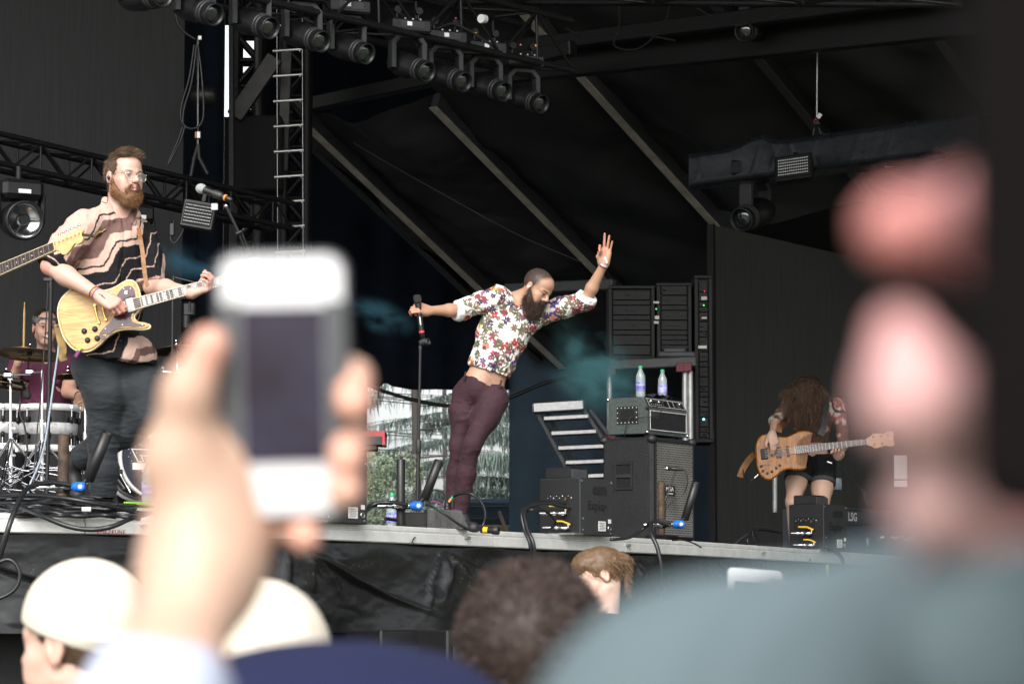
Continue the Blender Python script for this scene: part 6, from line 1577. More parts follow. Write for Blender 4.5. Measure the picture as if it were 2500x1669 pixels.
# ---------------------------------------------------------------- guitars
def wood(name, c1, c2, stretch, sc=8):
    m = mat(name, c1, .35, coat=.12, spec=.35); t = m.node_tree; b = t.nodes['Principled BSDF']
    tc = t.nodes.new('ShaderNodeTexCoord'); mp = t.nodes.new('ShaderNodeMapping'); mp.inputs['Scale'].default_value = stretch; mp.inputs['Rotation'].default_value = (0, R(-12), 0)
    nz = t.nodes.new('ShaderNodeTexNoise'); nz.inputs['Scale'].default_value = sc; nz.inputs['Detail'].default_value = 5; nz.inputs['Distortion'].default_value = .8
    cr = t.nodes.new('ShaderNodeMapRange'); cr.inputs['From Min'].default_value = .38; cr.inputs['From Max'].default_value = .66
    mx = t.nodes.new('ShaderNodeMix'); mx.data_type = 'RGBA'; mx.inputs['A'].default_value = (*c1, 1); mx.inputs['B'].default_value = (*c2, 1)
    t.links.new(tc.outputs['Object'], mp.inputs[0]); t.links.new(mp.outputs[0], nz.inputs['Vector']); t.links.new(nz.outputs['Fac'], cr.inputs['Value']); t.links.new(cr.outputs[0], mx.inputs['Factor']); t.links.new(mx.outputs['Result'], b.inputs['Base Color'])
wood('ash_wood', (.62, .40, .17), (.45, .25, .09), (1.2, 8, 14)); wood('flame_wood', (.40, .15, .008), (.20, .06, .004), (9, 8, 1.2)); wood('maple', (.66, .46, .22), (.56, .36, .15), (1, 6, 10))
wood('rosewood', (.075, .035, .022), (.045, .02, .014), (2, 8, 14)); mat('tortoise', (.07, .012, .02), .2, col2=(.025, .008, .02), vscale=30, coat=.5)
mat('binding', (.62, .55, .36), .35); mat('pearl_inlay', (.62, .64, .62), .25, col2=(.4, .42, .42), vscale=60); mat('string_steel', (.5, .5, .5), .3, 1.0); mat('pale_wood_neck', (.5, .28, .14), .4)
def GX(org, udir, wdir, s=1.0):
    u = Vector(udir).normalized(); w_ = Vector(wdir); w_ = (w_-u*w_.dot(u)).normalized(); v = w_.cross(u)
    class G: pass
    g = G(); g.u, g.v, g.w, g.o, g.s = u, v, w_, Vector(org), s; g.p = lambda a, b, c=0: g.o+u*a*s+v*b*s+w_*c*s; g.ax = (u, v, w_); return g
def gcrv(pts, n=5): return [(q.x, q.y) for q in bez([Vector((a, b, 0)) for a, b in pts], n, True)]
def fret_neck(root, g, u0, u1, bridge, w0, w1, hz, inl=(), inl_m='pearl_inlay', block=True, nfr=22, board='rosewood', back='maple', bind='binding'):
    L = u1-u0
    m_ = MB(); m_.prism([(u0-.05, -w0*.46), (u1, -w1*.5), (u1, w1*.5), (u0-.05, w0*.46)], g.p(0, 0, hz-.022), g.u*g.s, g.v*g.s, g.w, .022*g.s, .004); nk = m_.build('neck', back, root)
    m_ = MB(); m_.prism([(u0, -w0/2), (u1, -w1/2), (u1, w1/2), (u0, w0/2)], g.p(0, 0, hz), g.u*g.s, g.v*g.s, g.w, .005*g.s); fb = m_.build('fretboard', board, root)
    for q in (-1, 1):
        m_ = MB(); a, b = g.p(u0, q*w0/2, hz+.0035), g.p(u1, q*w1/2, hz+.0035); t = (b-a).normalized(); m_.box((a+b)/2, ((b-a).length, .0028*g.s, .005*g.s), (t, g.w.cross(t), g.w)); m_.build('binding_strip', bind, root)
    sl = u1-bridge; pos = [u1-sl*(1-2**(-k/12)) for k in range(0, nfr+1)]
    wd = lambda u: w1+(w0-w1)*(u1-u)/L
    for k, u in enumerate(pos):
        if u < u0: continue
        m_ = MB(); m_.box(g.p(u, 0, hz+.0058), (.0035*g.s if k else .005*g.s, wd(u)*g.s, .0022*g.s), g.ax); m_.build('fret' if k else 'nut', 'steel' if k else 'binding', fb)
    for k in inl:
        if k >= len(pos) or pos[k] < u0: continue
        a, b = pos[k-1], pos[k]; c = (a+b)/2
        m_ = MB()
        if block: m_.box(g.p(c, 0, hz+.0053), ((a-b)*.62*g.s, wd(c)*.72*g.s, .0008), g.ax)
        else: m_.lathe(g.p(c, 0, hz+.005), g.w, [(0, .0035*g.s), (.0008, .0035*g.s)], 8)
        m_.build('inlay', inl_m, fb)
    return fb
def strings(root, g, a, b, wa, wb, hz, n=6):
    for k in range(n):
        f = k/(n-1)-.5; m_ = MB(); m_.cyl(g.p(a, wa*f, hz), g.p(b, wb*f, hz-.002), .0007*g.s*(1.3 if n == 6 else 1.9), n=5, caps=False); m_.build('string', 'string_steel', root)
# -- natural single-cut guitar of the bearded guitarist
YG = 14.62
gu = (P(540, 685, YG-.02)-P(330, 741, YG)).normalized(); go = P(235, 768, YG)
G1 = GX(go, gu, Vector((.10, -1, .10)), 1.0)
def build_lp(g):
    root = empty('electric_guitar', g.o, 'natural wood electric guitar with a dark tortoise pickguard, played by the man in glasses', 'guitar')
    out = gcrv([(-.197, 0), (-.19, .075), (-.155, .132), (-.09, .165), (-.03, .156), (.03, .126), (.08, .113), (.13, .118), (.19, .134), (.226, .122), (.242, .085), (.243, .035), (.24, -.02), (.212, -.040), (.190, -.058), (.192, -.080), (.215, -.098), (.245, -.112), (.257, -.126), (.246, -.140), (.205, -.136), (.14, -.116), (.085, -.110), (.03, -.126), (-.03, -.160), (-.09, -.174), (-.152, -.145), (-.188, -.08)])
    m_ = MB(); m_.prism(out, g.p(0, 0, -.045), g.u, g.v, g.w, .045, .006); m_.build('body', 'ash_wood', root)
    m_ = MB(); m_.prism([(a*1.008, b*1.01) for a, b in out], g.p(0, 0, -.012), g.u, g.v, g.w, .010); m_.build('binding_strip', 'binding', root)
    top = [(a*.965+.001, b*.955) for a, b in out]; m_ = MB(); m_.prism(top, g.p(0, 0, .000), g.u, g.v, g.w, .006, .004); m_.build('carved_top', 'ash_wood', root)
    pg = gcrv([(.215, .012), (.222, .070), (.205, .098), (.17, .100), (.125, .066), (.105, .03), (.10, -.01), (.088, -.035), (.055, -.062), (.025, -.078), (-.002, -.098), (-.012, -.118), (.0, -.133), (.018, -.132), (.020, -.118), (.010, -.114), (.012, -.108), (.028, -.112), (.045, -.116), (.085, -.096), (.13, -.098), (.18, -.115), (.222, -.122), (.232, -.118), (.20, -.102), (.175, -.085), (.172, -.06), (.19, -.035), (.212, -.02)])
    m_ = MB(); m_.prism(pg, g.p(0, 0, .007), g.u, g.v, g.w, .003); m_.build('pickguard', 'tortoise', root)
    for (a, b) in ((.205, .085), (.13, .055), (.10, -.03), (.03, -.085), (.12, -.088), (.22, -.115), (.185, -.05), (.17, .093)):
        m_ = MB(); m_.lathe(g.p(a, b, .010), g.w, [(0, .003), (.0015, .002)], 8); m_.build('screw', 'chrome', root)
    fret_neck(root, g, .200, .668, .044, .058, .044, .012, (1, 3, 5, 7, 9, 12, 15, 17, 19), nfr=20, board='rosewood')
    for (u_, mt) in ((.185, 'pearl_inlay'),):
        m_ = MB(); m_.box(g.p(u_, 0, .013), (.038, .070, .010), g.ax, .002); pk = m_.build('pickup', mt, root)
        for k in range(6): m_ = MB(); m_.lathe(g.p(u_+.008, (k-2.5)*.0095, .018), g.w, [(0, .0025), (.001, .002)], 8); m_.build('pole_piece', 'chrome', pk)
    m_ = MB(); m_.box(g.p(.182, 0, .009), (.048, .085, .006), g.ax, .002); m_.build('pickup_ring', 'black_paint', root)
    m_ = MB(); m_.box(g.p(.10, 0, .013), (.036, .070, .010), g.ax, .002); m_.build('pickup', 'gold', root)
    for (u_, ww, r) in ((.044, .078, .0065), (.006, .09, .0065)):
        m_ = MB(); m_.tube([g.p(u_, -ww/2, .018), g.p(u_-.002, 0, .020), g.p(u_, ww/2, .018)], r, 8); m_.build('bridge', 'gold', root)
        for q in (-1, 1): m_ = MB(); m_.lathe(g.p(u_, q*ww/2, .006), g.w, [(0, .009), (.012, .009), (.015, .007)], 12); m_.build('post', 'gold', root)
    for (a, b) in ((-.078, -.068), (-.022, -.072), (-.072, -.118), (-.022, -.122)):
        m_ = MB(); m_.lathe(g.p(a, b-.0, .006), g.w, [(0, .0150), (.006, .0145), (.013, .011), (.015, .006)], 18); m_.build('knob', 'black_rubber', root)
    m_ = MB(); m_.lathe(g.p(.178, .070, .010), g.w, [(0, .010), (.003, .009)], 12); m_.cyl(g.p(.178, .070, .012), g.p(.186, .072, .028), .003, .004, 8); m_.build('switch', 'chrome', root)
    strings(root, g, .006, .668, .052, .036, .0215)
    hs_ = gcrv([(.665, -.022), (.70, -.038), (.76, -.040), (.83, -.036), (.845, -.015), (.84, 0), (.845, .015), (.83, .036), (.76, .040), (.70, .038), (.665, .022)], 3)
    m_ = MB(); m_.prism(hs_, g.p(0, 0, -.006), g.u, g.v, g.w, .015, .002); m_.build('headstock', 'maple', root)
    for k in range(3):
        for q in (-1, 1): m_ = MB(); m_.lathe(g.p(.715+k*.042, q*.022, .009), g.w, [(0, .005), (.012, .004)], 8); m_.ball(g.p(.715+k*.042, q*.055, 0), (.009, .006, .009), 8, 6); m_.cyl(g.p(.715+k*.042, q*.03, 0), g.p(.715+k*.042, q*.052, 0), .002, n=6); m_.build('tuner', 'gold', root)
    m_ = MB(); m_.lathe(g.p(-.197, 0, -.02), -g.u, [(0, .006), (.012, .004), (.014, .008), (.018, .007)], 10); m_.build('strap_button', 'brass_bronze', root)
    return root
lp = build_lp(G1)
# leather strap: shoulder to upper bout and behind
def strap(pts, wd, label, mtn='leather', n=8):
    c = bez(pts, n); V = []; m_ = len(c)
    for i, p in enumerate(c):
        t = (c[min(i+1, m_-1)]-c[max(i-1, 0)]).normalized(); s_ = t.cross(Vector((0, -1, 0))).normalized(); n_ = t.cross(s_).normalized()
        for (a, b) in ((-.5, -.5), (.5, -.5), (.5, .5), (-.5, .5)): V.append(p+s_*wd*a+n_*.003*b)
    F = [(i*4+j, i*4+(j+1) % 4, (i+1)*4+(j+1) % 4, (i+1)*4+j) for i in range(m_-1) for j in range(4)]+[(3, 2, 1, 0), tuple(range(m_*4-4, m_*4))]
    return tag(mesh_obj('guitar_strap', V, F, mtn, None, smooth=False), label, 'strap')
strap([P(338, 556, 14.78), P(342, 580, 14.66), P(348, 615, 14.63), P(352, 655, 14.60), P(357, 690, 14.57), P(361, 698, 14.56)], .022, 'thin brown leather strap from the guitarist\'s shoulder to the guitar body')
strap([P(141, 792, 14.68), P(146, 820, 14.72), P(153, 850, 14.75), P(152, 868, 14.78), P(156, 880, 14.80)], .04, 'pale tan strap end hanging below the natural guitar', 'maple')
m_ = MB(); m_.box(P(190, 862, 14.6), (.02, .02, .05), (Vector((.8, 0, .6)), Vector((0, 1, 0)), Vector((-.6, 0, .8))).__class__((Vector((.85, 0, -.5)), Vector((0, 1, 0)), Vector((.5, 0, .85)))), .004); cb = m_.build('clip_body', 'purple_cord', label='small green and purple clip hanging at the guitarist\'s hip', cat='clip')
m_ = MB(); m_.box(P(194, 851, 14.6), (.022, .022, .022), (Vector((.85, 0, -.5)), Vector((0, 1, 0)), Vector((.5, 0, .85))), .003); m_.build('clip_tip', 'lime_tape', cb)
# -- neck of a second guitar poking in from the left
g2u = (P(137, 601, 13.75)-P(0, 660, 13.95)).normalized(); G2 = GX(P(137, 601, 13.75)-g2u*.66, g2u, Vector((.05, -1, .15)))
def build_strat(g):
    root = empty('electric_guitar', g.o, 'pale maple guitar neck and six-in-line headstock poking in from the left edge', 'guitar')
    body = gcrv([(-.20, 0), (-.19, .09), (-.13, .15), (-.05, .15), (.03, .115), (.10, .125), (.19, .16), (.22, .145), (.17, .10), (.15, .04), (.15, -.04), (.17, -.09), (.15, -.13), (.10, -.12), (.03, -.115), (-.05, -.155), (-.13, -.16), (-.19, -.10)])
    m_ = MB(); m_.prism(body, g.p(0, 0, -.04), g.u, g.v, g.w, .045, .008); m_.build('body', 'red_dark', root)
    fret_neck(root, g, .15, .66, .01, .057, .043, .008, (3, 5, 7, 9, 12, 15), block=False, nfr=21, back='maple')
    strings(root, g, .01, .66, .05, .034, .016)
    hs_ = gcrv([(.655, -.0215), (.675, -.03), (.69, -.052), (.715, -.060), (.745, -.048), (.775, -.028), (.795, -.036), (.822, -.034), (.835, -.018), (.832, .004), (.845, .016), (.842, .030), (.81, .034), (.75, .032), (.69, .030), (.665, .0225)], 4)
    m_ = MB(); m_.prism(hs_, g.p(0, 0, -.010), g.u, g.v, g.w, .014, .002); m_.build('headstock', 'maple', root)
    for k in range(6):
        u_ = .690+k*.026; m_ = MB(); m_.lathe(g.p(u_, .016-.0005*k, .004), g.w, [(0, .0042), (.012, .0036)], 10); m_.cyl(g.p(u_, .030, -.004), g.p(u_, .048, -.004), .0022, n=6); m_.ball(g.p(u_, .053, -.004), (.0085, .006, .006), 10, 6, (g.u, g.v, g.w)); m_.build('tuner', 'chrome', root)
    return root
build_strat(G2)
m_ = MB(); m_.tube(bez([G2.p(.835, 0, 0), P(238, 577, 13.6), P(250, 566, 13.6), P(259, 560, 13.6)], 5), .007, 7); m_.tube([P(232, 580, 13.6), P(240, 570, 13.59), P(248, 566, 13.59)], .011, 6); m_.build('capo_lever', 'brass_bronze', label='thin olive strap end at the tip of the headstock', cat='strap end')
# -- bass
YB = 23.2
bu = (P(2132, 1076, YB-.05)-P(1866, 1108, YB)).normalized(); G3 = GX(P(1866, 1108, YB)+bu*.10, bu, Vector((.02, -1, .12)), .95*23.2/22.9)
def build_bass(g):
    root = empty('bass_guitar', g.o, 'figured amber wooden bass guitar played by the long-haired person', 'bass guitar')
    out = gcrv([(-.175, -.01), (-.165, .09), (-.12, .155), (-.05, .17), (.02, .145), (.09, .125), (.15, .140), (.22, .160), (.29, .150), (.325, .125), (.30, .115), (.24, .095), (.195, .06), (.19, .03), (.19, -.03), (.175, -.06), (.165, -.10), (.19, -.13), (.235, -.145), (.21, -.165), (.15, -.165), (.08, -.15), (.02, -.165), (-.04, -.205), (-.10, -.22), (-.155, -.18), (-.178, -.10)])
    m_ = MB(); m_.prism(out, g.p(0, 0, -.04), g.u*g.s, g.v*g.s, g.w, .04*g.s, .010); m_.build('body', 'flame_wood', root)
    fret_neck(root, g, .155, .765, -.10, .066, .045, .006, (), nfr=24, back='pale_wood_neck', board='rosewood', bind='rosewood')
    m_ = MB(); m_.box(g.p(-.105, 0, .008), (.055, .085, .016), g.ax, .004); m_.build('bridge', 'black_metal', root)
    for u_, w_ in ((.015, .045), (.095, .022)):
        m_ = MB(); m_.box(g.p(u_, 0, .005), (w_*g.s, .095*g.s, .012), g.ax, .003); m_.build('pickup', 'red_dark2' if 'red_dark2' in M else mat('red_dark2', (.05, .012, .01), .4), root)
    strings(root, g, -.10, .765, .056, .034, .016, 5)
    hs_ = gcrv([(.76, -.023), (.79, -.04), (.83, -.062), (.87, -.058), (.91, -.05), (.95, -.062), (.985, -.058), (.99, -.03), (.985, 0), (.992, .03), (.985, .06), (.95, .064), (.91, .052), (.87, .058), (.83, .062), (.79, .04), (.76, .023)], 3)
    m_ = MB(); m_.prism(hs_, g.p(0, 0, -.006), g.u*g.s, g.v*g.s, g.w, .014*g.s, .002); m_.build('headstock', 'pale_wood_neck', root)
    for (a, b) in ((.82, .034), (.82, -.034), (.885, .032), (.885, -.032), (.94, .036)):
        m_ = MB(); m_.lathe(g.p(a, b, .008), g.w, [(0, .010), (.004, .010), (.006, .006), (.014, .006)], 12); m_.cyl(g.p(a, b, 0), g.p(a, b*2.2, -.002), .003, n=6); m_.build('tuner', 'brass_bronze', root)
    m_ = MB(); m_.lathe(g.p(.965, 0, .008), g.w, [(0, .008), (.001, .008)], 12); m_.build('logo_dot', 'alu_white', root)
    for (a, b) in ((-.145, -.10), (-.135, -.14), (-.10, -.165), (-.06, -.155), (-.02, -.13), (.01, -.11)):
        m_ = MB(); m_.lathe(g.p(a, b, 0), g.w, [(0, .011), (.012, .010), (.014, .007)], 12); m_.build('knob', 'black_rubber', root)
    for k in range(4): m_ = MB(); m_.lathe(g.p(-.13+k*.02, -.095, 0), g.w, [(0, .004), (.012, .003)], 8); m_.build('switch', 'black_metal', root)
    return root
build_bass(G3)
strap([P(1842, 1108, 23.4), P(1830, 1120, 23.35), P(1815, 1142, 23.3), P(1806, 1164, 23.3)], .05, 'olive strap hanging from the tail of the bass', 'leather')
strap([P(1925, 1030, 23.55), P(1905, 1040, 23.3), P(1900, 1054, 23.25)], .055, 'strap end crossing behind the bass player\'s picking arm', 'leather')
strap([P(2018, 968, 23.35), P(2016, 1000, 23.28), P(2011, 1040, 23.22), P(2004, 1062, 23.2)], .05, 'black strap over the bass player\'s shoulder down to the bass', 'black_rubber')
m_ = MB(); m_.tube(bez([P(1852, 1157, 23.2), P(1843, 1165, 23.2), P(1830, 1174, 23.2), P(1818, 1165, 23.25), P(1814, 1145, 23.3)], 5), .005); m_.build('bass_lead', 'cable_rubber', label='lead looping from the bass to its strap', cat='cable')
m_ = MB(); m_.cyl(P(1851, 1158, 23.19), P(1842, 1166, 23.19), .008, n=8); m_.build('lead_plug', 'chrome', bpy.data.objects['bass_lead'])
# ================================================================ the singer
def person(name_loc, label): return empty('person', name_loc, label, 'person')
Y0 = 18.0
def SJ(x, y, dy=0.0): return P(x, y, Y0+dy)
def buttons(sh, V, F, TF, hs, mtn):
    L = TF.loc(V)
    for h in hs:
        i = np.argmin((L[:, 0]-.008)**2+(L[:, 2]-h)**2-.0*L[:, 1]+(L[:, 1] < 0)*9); m_ = MB(); m_.lathe(Vector(V[i]), Vector(TF.R[:, 1]), [(0, .0062), (.003, .0062), (.004, .004)], 10); m_.build('button', mtn, sh)
def build_singer():
    root = person(PD(1115, Y0), 'singer with a long dark beard and floral shirt leaning with one arm raised')
    pel, nk = SJ(1176, 952), SJ(1256, 738); shR, shL = SJ(1216, 724, -.08), SJ(1326, 764, .07)
    elR, wrR = SJ(1124, 757, -.05), SJ(1047, 758, -.18); elL, wrL = SJ(1430, 733, -.02), SJ(1474, 646, -.14)
    fwd = Vector((.22, -.97, -.05))
    sc = 1.0; HF = frame_from((.66, -.50, -.60), (.52, -.28, .82), A3(SJ(1312, 703, -.08)))
    # body
    s = SDF(); head_ops(s, HF, sc, neck=nk+Vector((.0, .0, .01)), neck_r=(.050, .058))
    TF, TL = tor(s, pel, nk, shR, shL, fwd, w=(.150, .128, .140), d=(.10, .095, .1))
    limb(s, [shR, (shR+elR)/2, elR], [.050, .046, .038]); limb(s, [elR, elR.lerp(wrR, .35), wrR], [.038, .040, .025])
    limb(s, [shL, (shL+elL)/2, elL], [.050, .046, .038]); limb(s, [elL, elL.lerp(wrL, .35), wrL], [.038, .039, .024])
    # hand round the microphone
    md = (SJ(1031, 830, -.25)-SJ(1018, 722, -.25)).normalized(); mtop = SJ(1018, 722, -.24)
    hR = hand_ops(s, wrR, (SJ(1014, 748, -.26)-wrR), Vector((.05, -1, .35)), -1, [(48, 62, 40), (55, 62, 40), (60, 65, 45), (62, 65, 45)], thumb=[(.018, .02, -.010), (.036, .050, -.030), (.030, .078, -.040), (.014, .094, -.042)], sc=.98, fore=1)
    hL = hand_ops(s, wrL, (SJ(1481, 585, -.16)-wrL), Vector((.15, 1, .1)), 1, [(55, 75, 30), (2, 4, 3), (0, 4, 3), (6, 10, 6)], thumb=[(.020, .018, -.010), (.040, .045, -.022), (.032, .072, -.034), (.022, .088, -.038)], sc=1.0, fore=1, spread=.10)
    hipR, hipL = SJ(1140, 965, .04), SJ(1208, 975, -.03)
    knR, anR = SJ(1121, 1088, .02), SJ(1104, 1236, .08); knL, anL = SJ(1152, 1084, -.12), SJ(1122, 1240, -.02)
    limb(s, [hipR, hipR.lerp(knR, .4), knR, anR], [.075, .070, .048, .036], .03); limb(s, [hipL, hipL.lerp(knL, .4), knL, anL], [.078, .074, .050, .036], .03)
    ftR, ftL = anR+Vector((.0, .02, -.09)), anL+Vector((.02, -.02, -.10))
    s.cap(A3(anR), A3(ftR), .034, .034, .02); s.cap(A3(anL), A3(ftL), .034, .034, .02)
    V, F = s.mesh(.0042, 1)
    skin = np.array((.44, .255, .17)); C = np.tile(skin, (len(V), 1))*(.92+.2*fbm(V*18, 3))[:, None]
    L = HF.loc(V)/sc
    C = head_paint(C, V, HF, sc, lips=(.42, .17, .15), brow=(.045, .028, .022), iris=(.03, .02, .015), red=(.56, .22, .16))
    # close-cropped hair colour on the scalp, receding at the temples
    cap_ = np.clip((.045-(L[:, 1]-.55*(L[:, 2]-.03)*.6))/.03, 0, 1)*np.clip((L[:, 2]-(-.035)-(L[:, 1] > -.02)*.03-.25*np.clip(L[:, 1]+.02, 0, 1))/.02, 0, 1)*(np.linalg.norm(L, axis=1) < .16)
    near_ear = np.exp(-((np.abs(L[:, 0])-.08)/.02)**2-((L[:, 1]+.01)/.03)**2-((L[:, 2]+.008)/.04)**2)
    cap_ = cap_*(1-np.clip(near_ear*1.6, 0, 1)); C = C*(1-.9*cap_[:, None])+np.array((.03, .022, .018))*(.9*cap_[:, None])
    # forehead lines
    fl = np.clip(1-np.abs(np.sin((L[:, 2]-.03)*math.pi/.0085))*2.5, 0, 1)*(np.abs(L[:, 2]-.046) < .014)*(L[:, 1] > .06); C *= (1-.35*fl)[:, None]
    TLc = TF.loc(V); bel = np.exp(-(TLc[:, 0]/.05)**2)*(TLc[:, 1] > .02)*(TLc[:, 2] < .30); C *= (1-.45*bel*fbm(V*60, 3)*1.5)[:, None]
    ch = (TLc[:, 1] > .03)*np.exp(-((TLc[:, 0])/.06)**2-((TLc[:, 2]-.48)/.06)**2); C *= (1-.3*ch)[:, None]
    for hf in (hR, hL):
        Lh = hf.loc(V); m = (np.abs(Lh).max(1) < .2); tip = m & (Lh[:, 1] > .06); C[tip] = C[tip]*np.array((1.08, .88, .85))
    np_obj('body', V, F, 'skin_pale', root, cols=np.clip(C, 0, 1))
    # shirt
    s = SDF(); TF2, _ = tor(s, pel, nk, shR, shL, fwd, w=(.152, .132, .142), d=(.10, .098, .104), off=.014)
    cuR, cuL = shR.lerp(elR, 1.0), elL.lerp(wrL, .02)
    cuR = elR.lerp(wrR, .08)
    limb(s, [shR, (shR+elR)/2, elR, elR.lerp(wrR, .2)], [.068, .062, .056, .052], .03); limb(s, [shL, (shL+elL)/2, elL, elL.lerp(wrL, .16)], [.070, .064, .058, .054], .03)
    s.cap(A3(elR.lerp(wrR, .0)), A3(elR.lerp(wrR, .11)), .060, .058, .01); s.cap(A3(elL.lerp(wrL, -.04)), A3(elL.lerp(wrL, .10)), .063, .060, .01)   # rolled cuffs
    hcut(s, A3(elR.lerp(wrR, .15)), A3(wrR-elR), .09); hcut(s, A3(elL.lerp(wrL, .13)), A3(wrL-elL), .09)
    # collar and open neck
    u, f, r = TF.R[:, 2], TF.R[:, 1], TF.R[:, 0]; nkA = A3(nk)
    s.cap(nkA-u*.01-f*.01+r*.05, nkA-u*.01-f*.02-r*.05, .036, .036, .03)
    for q in (-1, 1): s.cap(nkA+r*q*.060+u*.018, nkA+r*q*.030+f*.075-u*.055, .014, .012, .008)
    s.cap(nkA+u*.12, nkA+f*.045-u*.00, .060, .050, .008, None, True)
    s.cap(nkA+f*.13+u*.02, nkA+f*.125-u*.085, .045, .008, .010, None, True)
    # hem: higher at the left, open in the middle
    hm = TF.p(0, 0, .0); hemn = A3(SJ(1246, 927)-SJ(1129, 890)); hn = np.cross(hemn/np.linalg.norm(hemn), (0, -1, 0)); hn = hn if hn[2] < 0 else -hn
    hcut(s, A3(SJ(1187, 905)), hn, .45, .006)
    s.cap(TF.p(-.015, .16, .02), TF.p(-.028, .13, .115), .050, .010, .01, None, True)
    V, F = s.mesh(.0042, 1)
    V = wrinkle(V, F, .0075, 9, (1.2, 1.2, .75), 3.0, TF); V = wrinkle(V, F, .003, 24, (1, 1, 1), 7.0, TF)
    Lt = TF.loc(V); pl = np.exp(-((Lt[:, 0]+.004)/.004)**2)*(Lt[:, 1] > .03); V = V-vnormals(V, F)*(pl*.004)[:, None]
    C = flowers(V, F, (.74, .71, .66), 21, 190, .060, None, None, .62); C = flowers(V, F, (.74, .71, .66), 22, 290, .038, None, C, .10)
    cw = (np.linalg.norm(V-A3(elR.lerp(wrR, .12)), axis=1) < .078) & (((V-A3(elR.lerp(wrR, .03)))@A3(wrR-elR)) > 0); C[cw] = (.74, .73, .72)
    cw = (np.linalg.norm(V-A3(elL.lerp(wrL, .10)), axis=1) < .078) & (((V-A3(elL.lerp(wrL, .02)))@A3(wrL-elL)) > 0); C[cw] = (.74, .73, .72)
    C[pl > .6] *= .8
    shirt_ = np_obj('shirt', V, F, 'cloth_attr', root, cols=C)
    buttons(shirt_, V, F, TF, (.12, .20, .28, .36, .44), 'white_plastic')
    # trousers
    s = SDF(); TFp = Fr(A3(pel), TF.R)
    s.ell(A3(pel)+u*.005, (.146, .106, .112), TF.R, .05)
    s.cap(A3(SJ(1118, 1000, .02)), A3(SJ(1150, 960, .02)), .055, .075, .05)
    limb(s, [hipR, hipR.lerp(knR, .4), knR, knR.lerp(anR, .45), anR+Vector((0, 0, -.05))], [.094, .082, .054, .058, .048], .035)
    limb(s, [hipL, hipL.lerp(knL, .4), knL, knL.lerp(anL, .45), anL+Vector((0, 0, -.05))], [.091, .079, .056, .058, .048], .035)
    hcut(s, A3(SJ(1182, 914)), u+np.array((.10, 0, 0)), .4, .004)
    hcut(s, A3(anR)+np.array((0, 0, -.05)), A3(anR-knR), .12); hcut(s, A3(anL)+np.array((0, 0, -.05)), A3(anL-knL), .12)
    V, F = s.mesh(.0045, 1)
    V = wrinkle(V, F, .0055, 6, (1, 1, .9), 13.0); V = wrinkle(V, F, .002, 15, (.7, .7, 1.8), 5.0)
    d = np.abs((V-A3(SJ(1196, 940)))@np.array((.96, 0, .25))); fly = np.exp(-(d/.004)**2)*(V[:, 2] > SJ(0, 990).z)*(V[:, 1] < pel.y); V = V-vnormals(V, F)*(fly*.004)[:, None]
    np_obj('trousers', V, F, 'plum_cloth', root)
    for k, t in enumerate((.12, .40, .80)):   # belt loops
        a = SJ(1118, 902, -.09).lerp(SJ(1246, 932, -.09), t); m_ = MB(); m_.box(a+Vector((.004, .0, -.03)), (.012, .012, .055), (Vector((.97, 0, -.22)), Vector((0, 1, 0)), Vector((.22, 0, .97))), .003); m_.build('belt_loop', 'plum_cloth', root)
    # shoes
    for an, ft in ((anR, ftR), (anL, ftL)):
        s = SDF(); s.cap(A3(ft)+np.array((0, 0, .03)), A3(ft), .045, .05, .02); s.cap(A3(ft)+np.array((0, .02, -.02)), A3(ft)+np.array((.07, -.15, -.03)), .045, .038, .03)
        V, F = s.mesh(.007); zmin = DECK+.002; V[:, 2] = np.maximum(V[:, 2], zmin); np_obj('shoe', V, F, 'shoe_black', root)
    # beard
    s = SDF(); p = HF.p
    for q in (-1, 1):
        s.cap(p(q*.068, .012, -.030), p(q*.052, .030, -.085), .010, .026, .02); s.cap(p(q*.050, .030, -.085), p(q*.020, .060, -.125), .028, .034, .03)
        s.cap(p(q*.024, .088, -.046), p(q*.034, .074, -.075), .0075, .014, .012)
    s.cap(p(0, .085, -.100), p(0, .055, -.155), .030, .034, .03); s.cap(p(-.024, .090, -.047), p(.024, .090, -.047), .0062, .0062, .012)
    s.cap(p(0, .05, -.10), p(0, .02, -.13), .04, .03, .03)
    s.ell(p(0, .102, -.062), (.021, .020, .0085), HF.R, .004, True)
    dirf = lambda rt, nn: nn*.6+np.array(HF.R[:, 2])*-.9+np.array(HF.R[:, 1])*.15
    hairpiece('beard', s, .0045, root, (.035, .022, .016), (.10, .055, .035), 11000, .028, .0015, dirf, jit=.5, curl=.3, droop=.1, seed=5, amp=.006)
    # stubble hair
    s = SDF(); s.ell(p(0, -.014, .030), (.0775, .0985, .0875), HF.R); 
    hcut(s, HF.p(0, .035, .06), HF.d((0, .9, -.25)), .3, .01); hcut(s, HF.p(0, -.02, -.028), HF.d((0, .45, -1)), .3, .01)
    hairpiece('hair', s, .005, root, (.06, .042, .034), (.11, .08, .06), 5200, .0065, .0014, lambda rt, nn: nn+np.array(HF.R[:, 1])*.5, mask=lambda c: (HF.loc(c)[:, 1] < .03), seed=8, amp=.001, seg=2)
    # in-ear monitor
    m_ = MB(); q = Vector(p(.086, -.004, -.010)); m_.ball(q, .010, 10, 8); io = m_.build('earpiece', 'white_plastic', root)
    m_ = MB(); m_.tube(bez([Vector(p(.089, -.004, -.010)), Vector(p(.090, .012, -.006)), Vector(p(.084, .016, .014)), Vector(p(.082, .0, .028)), Vector(p(.080, -.022, .024))], 5), .0025); m_.build('ear_wire', 'black_rubber', io)
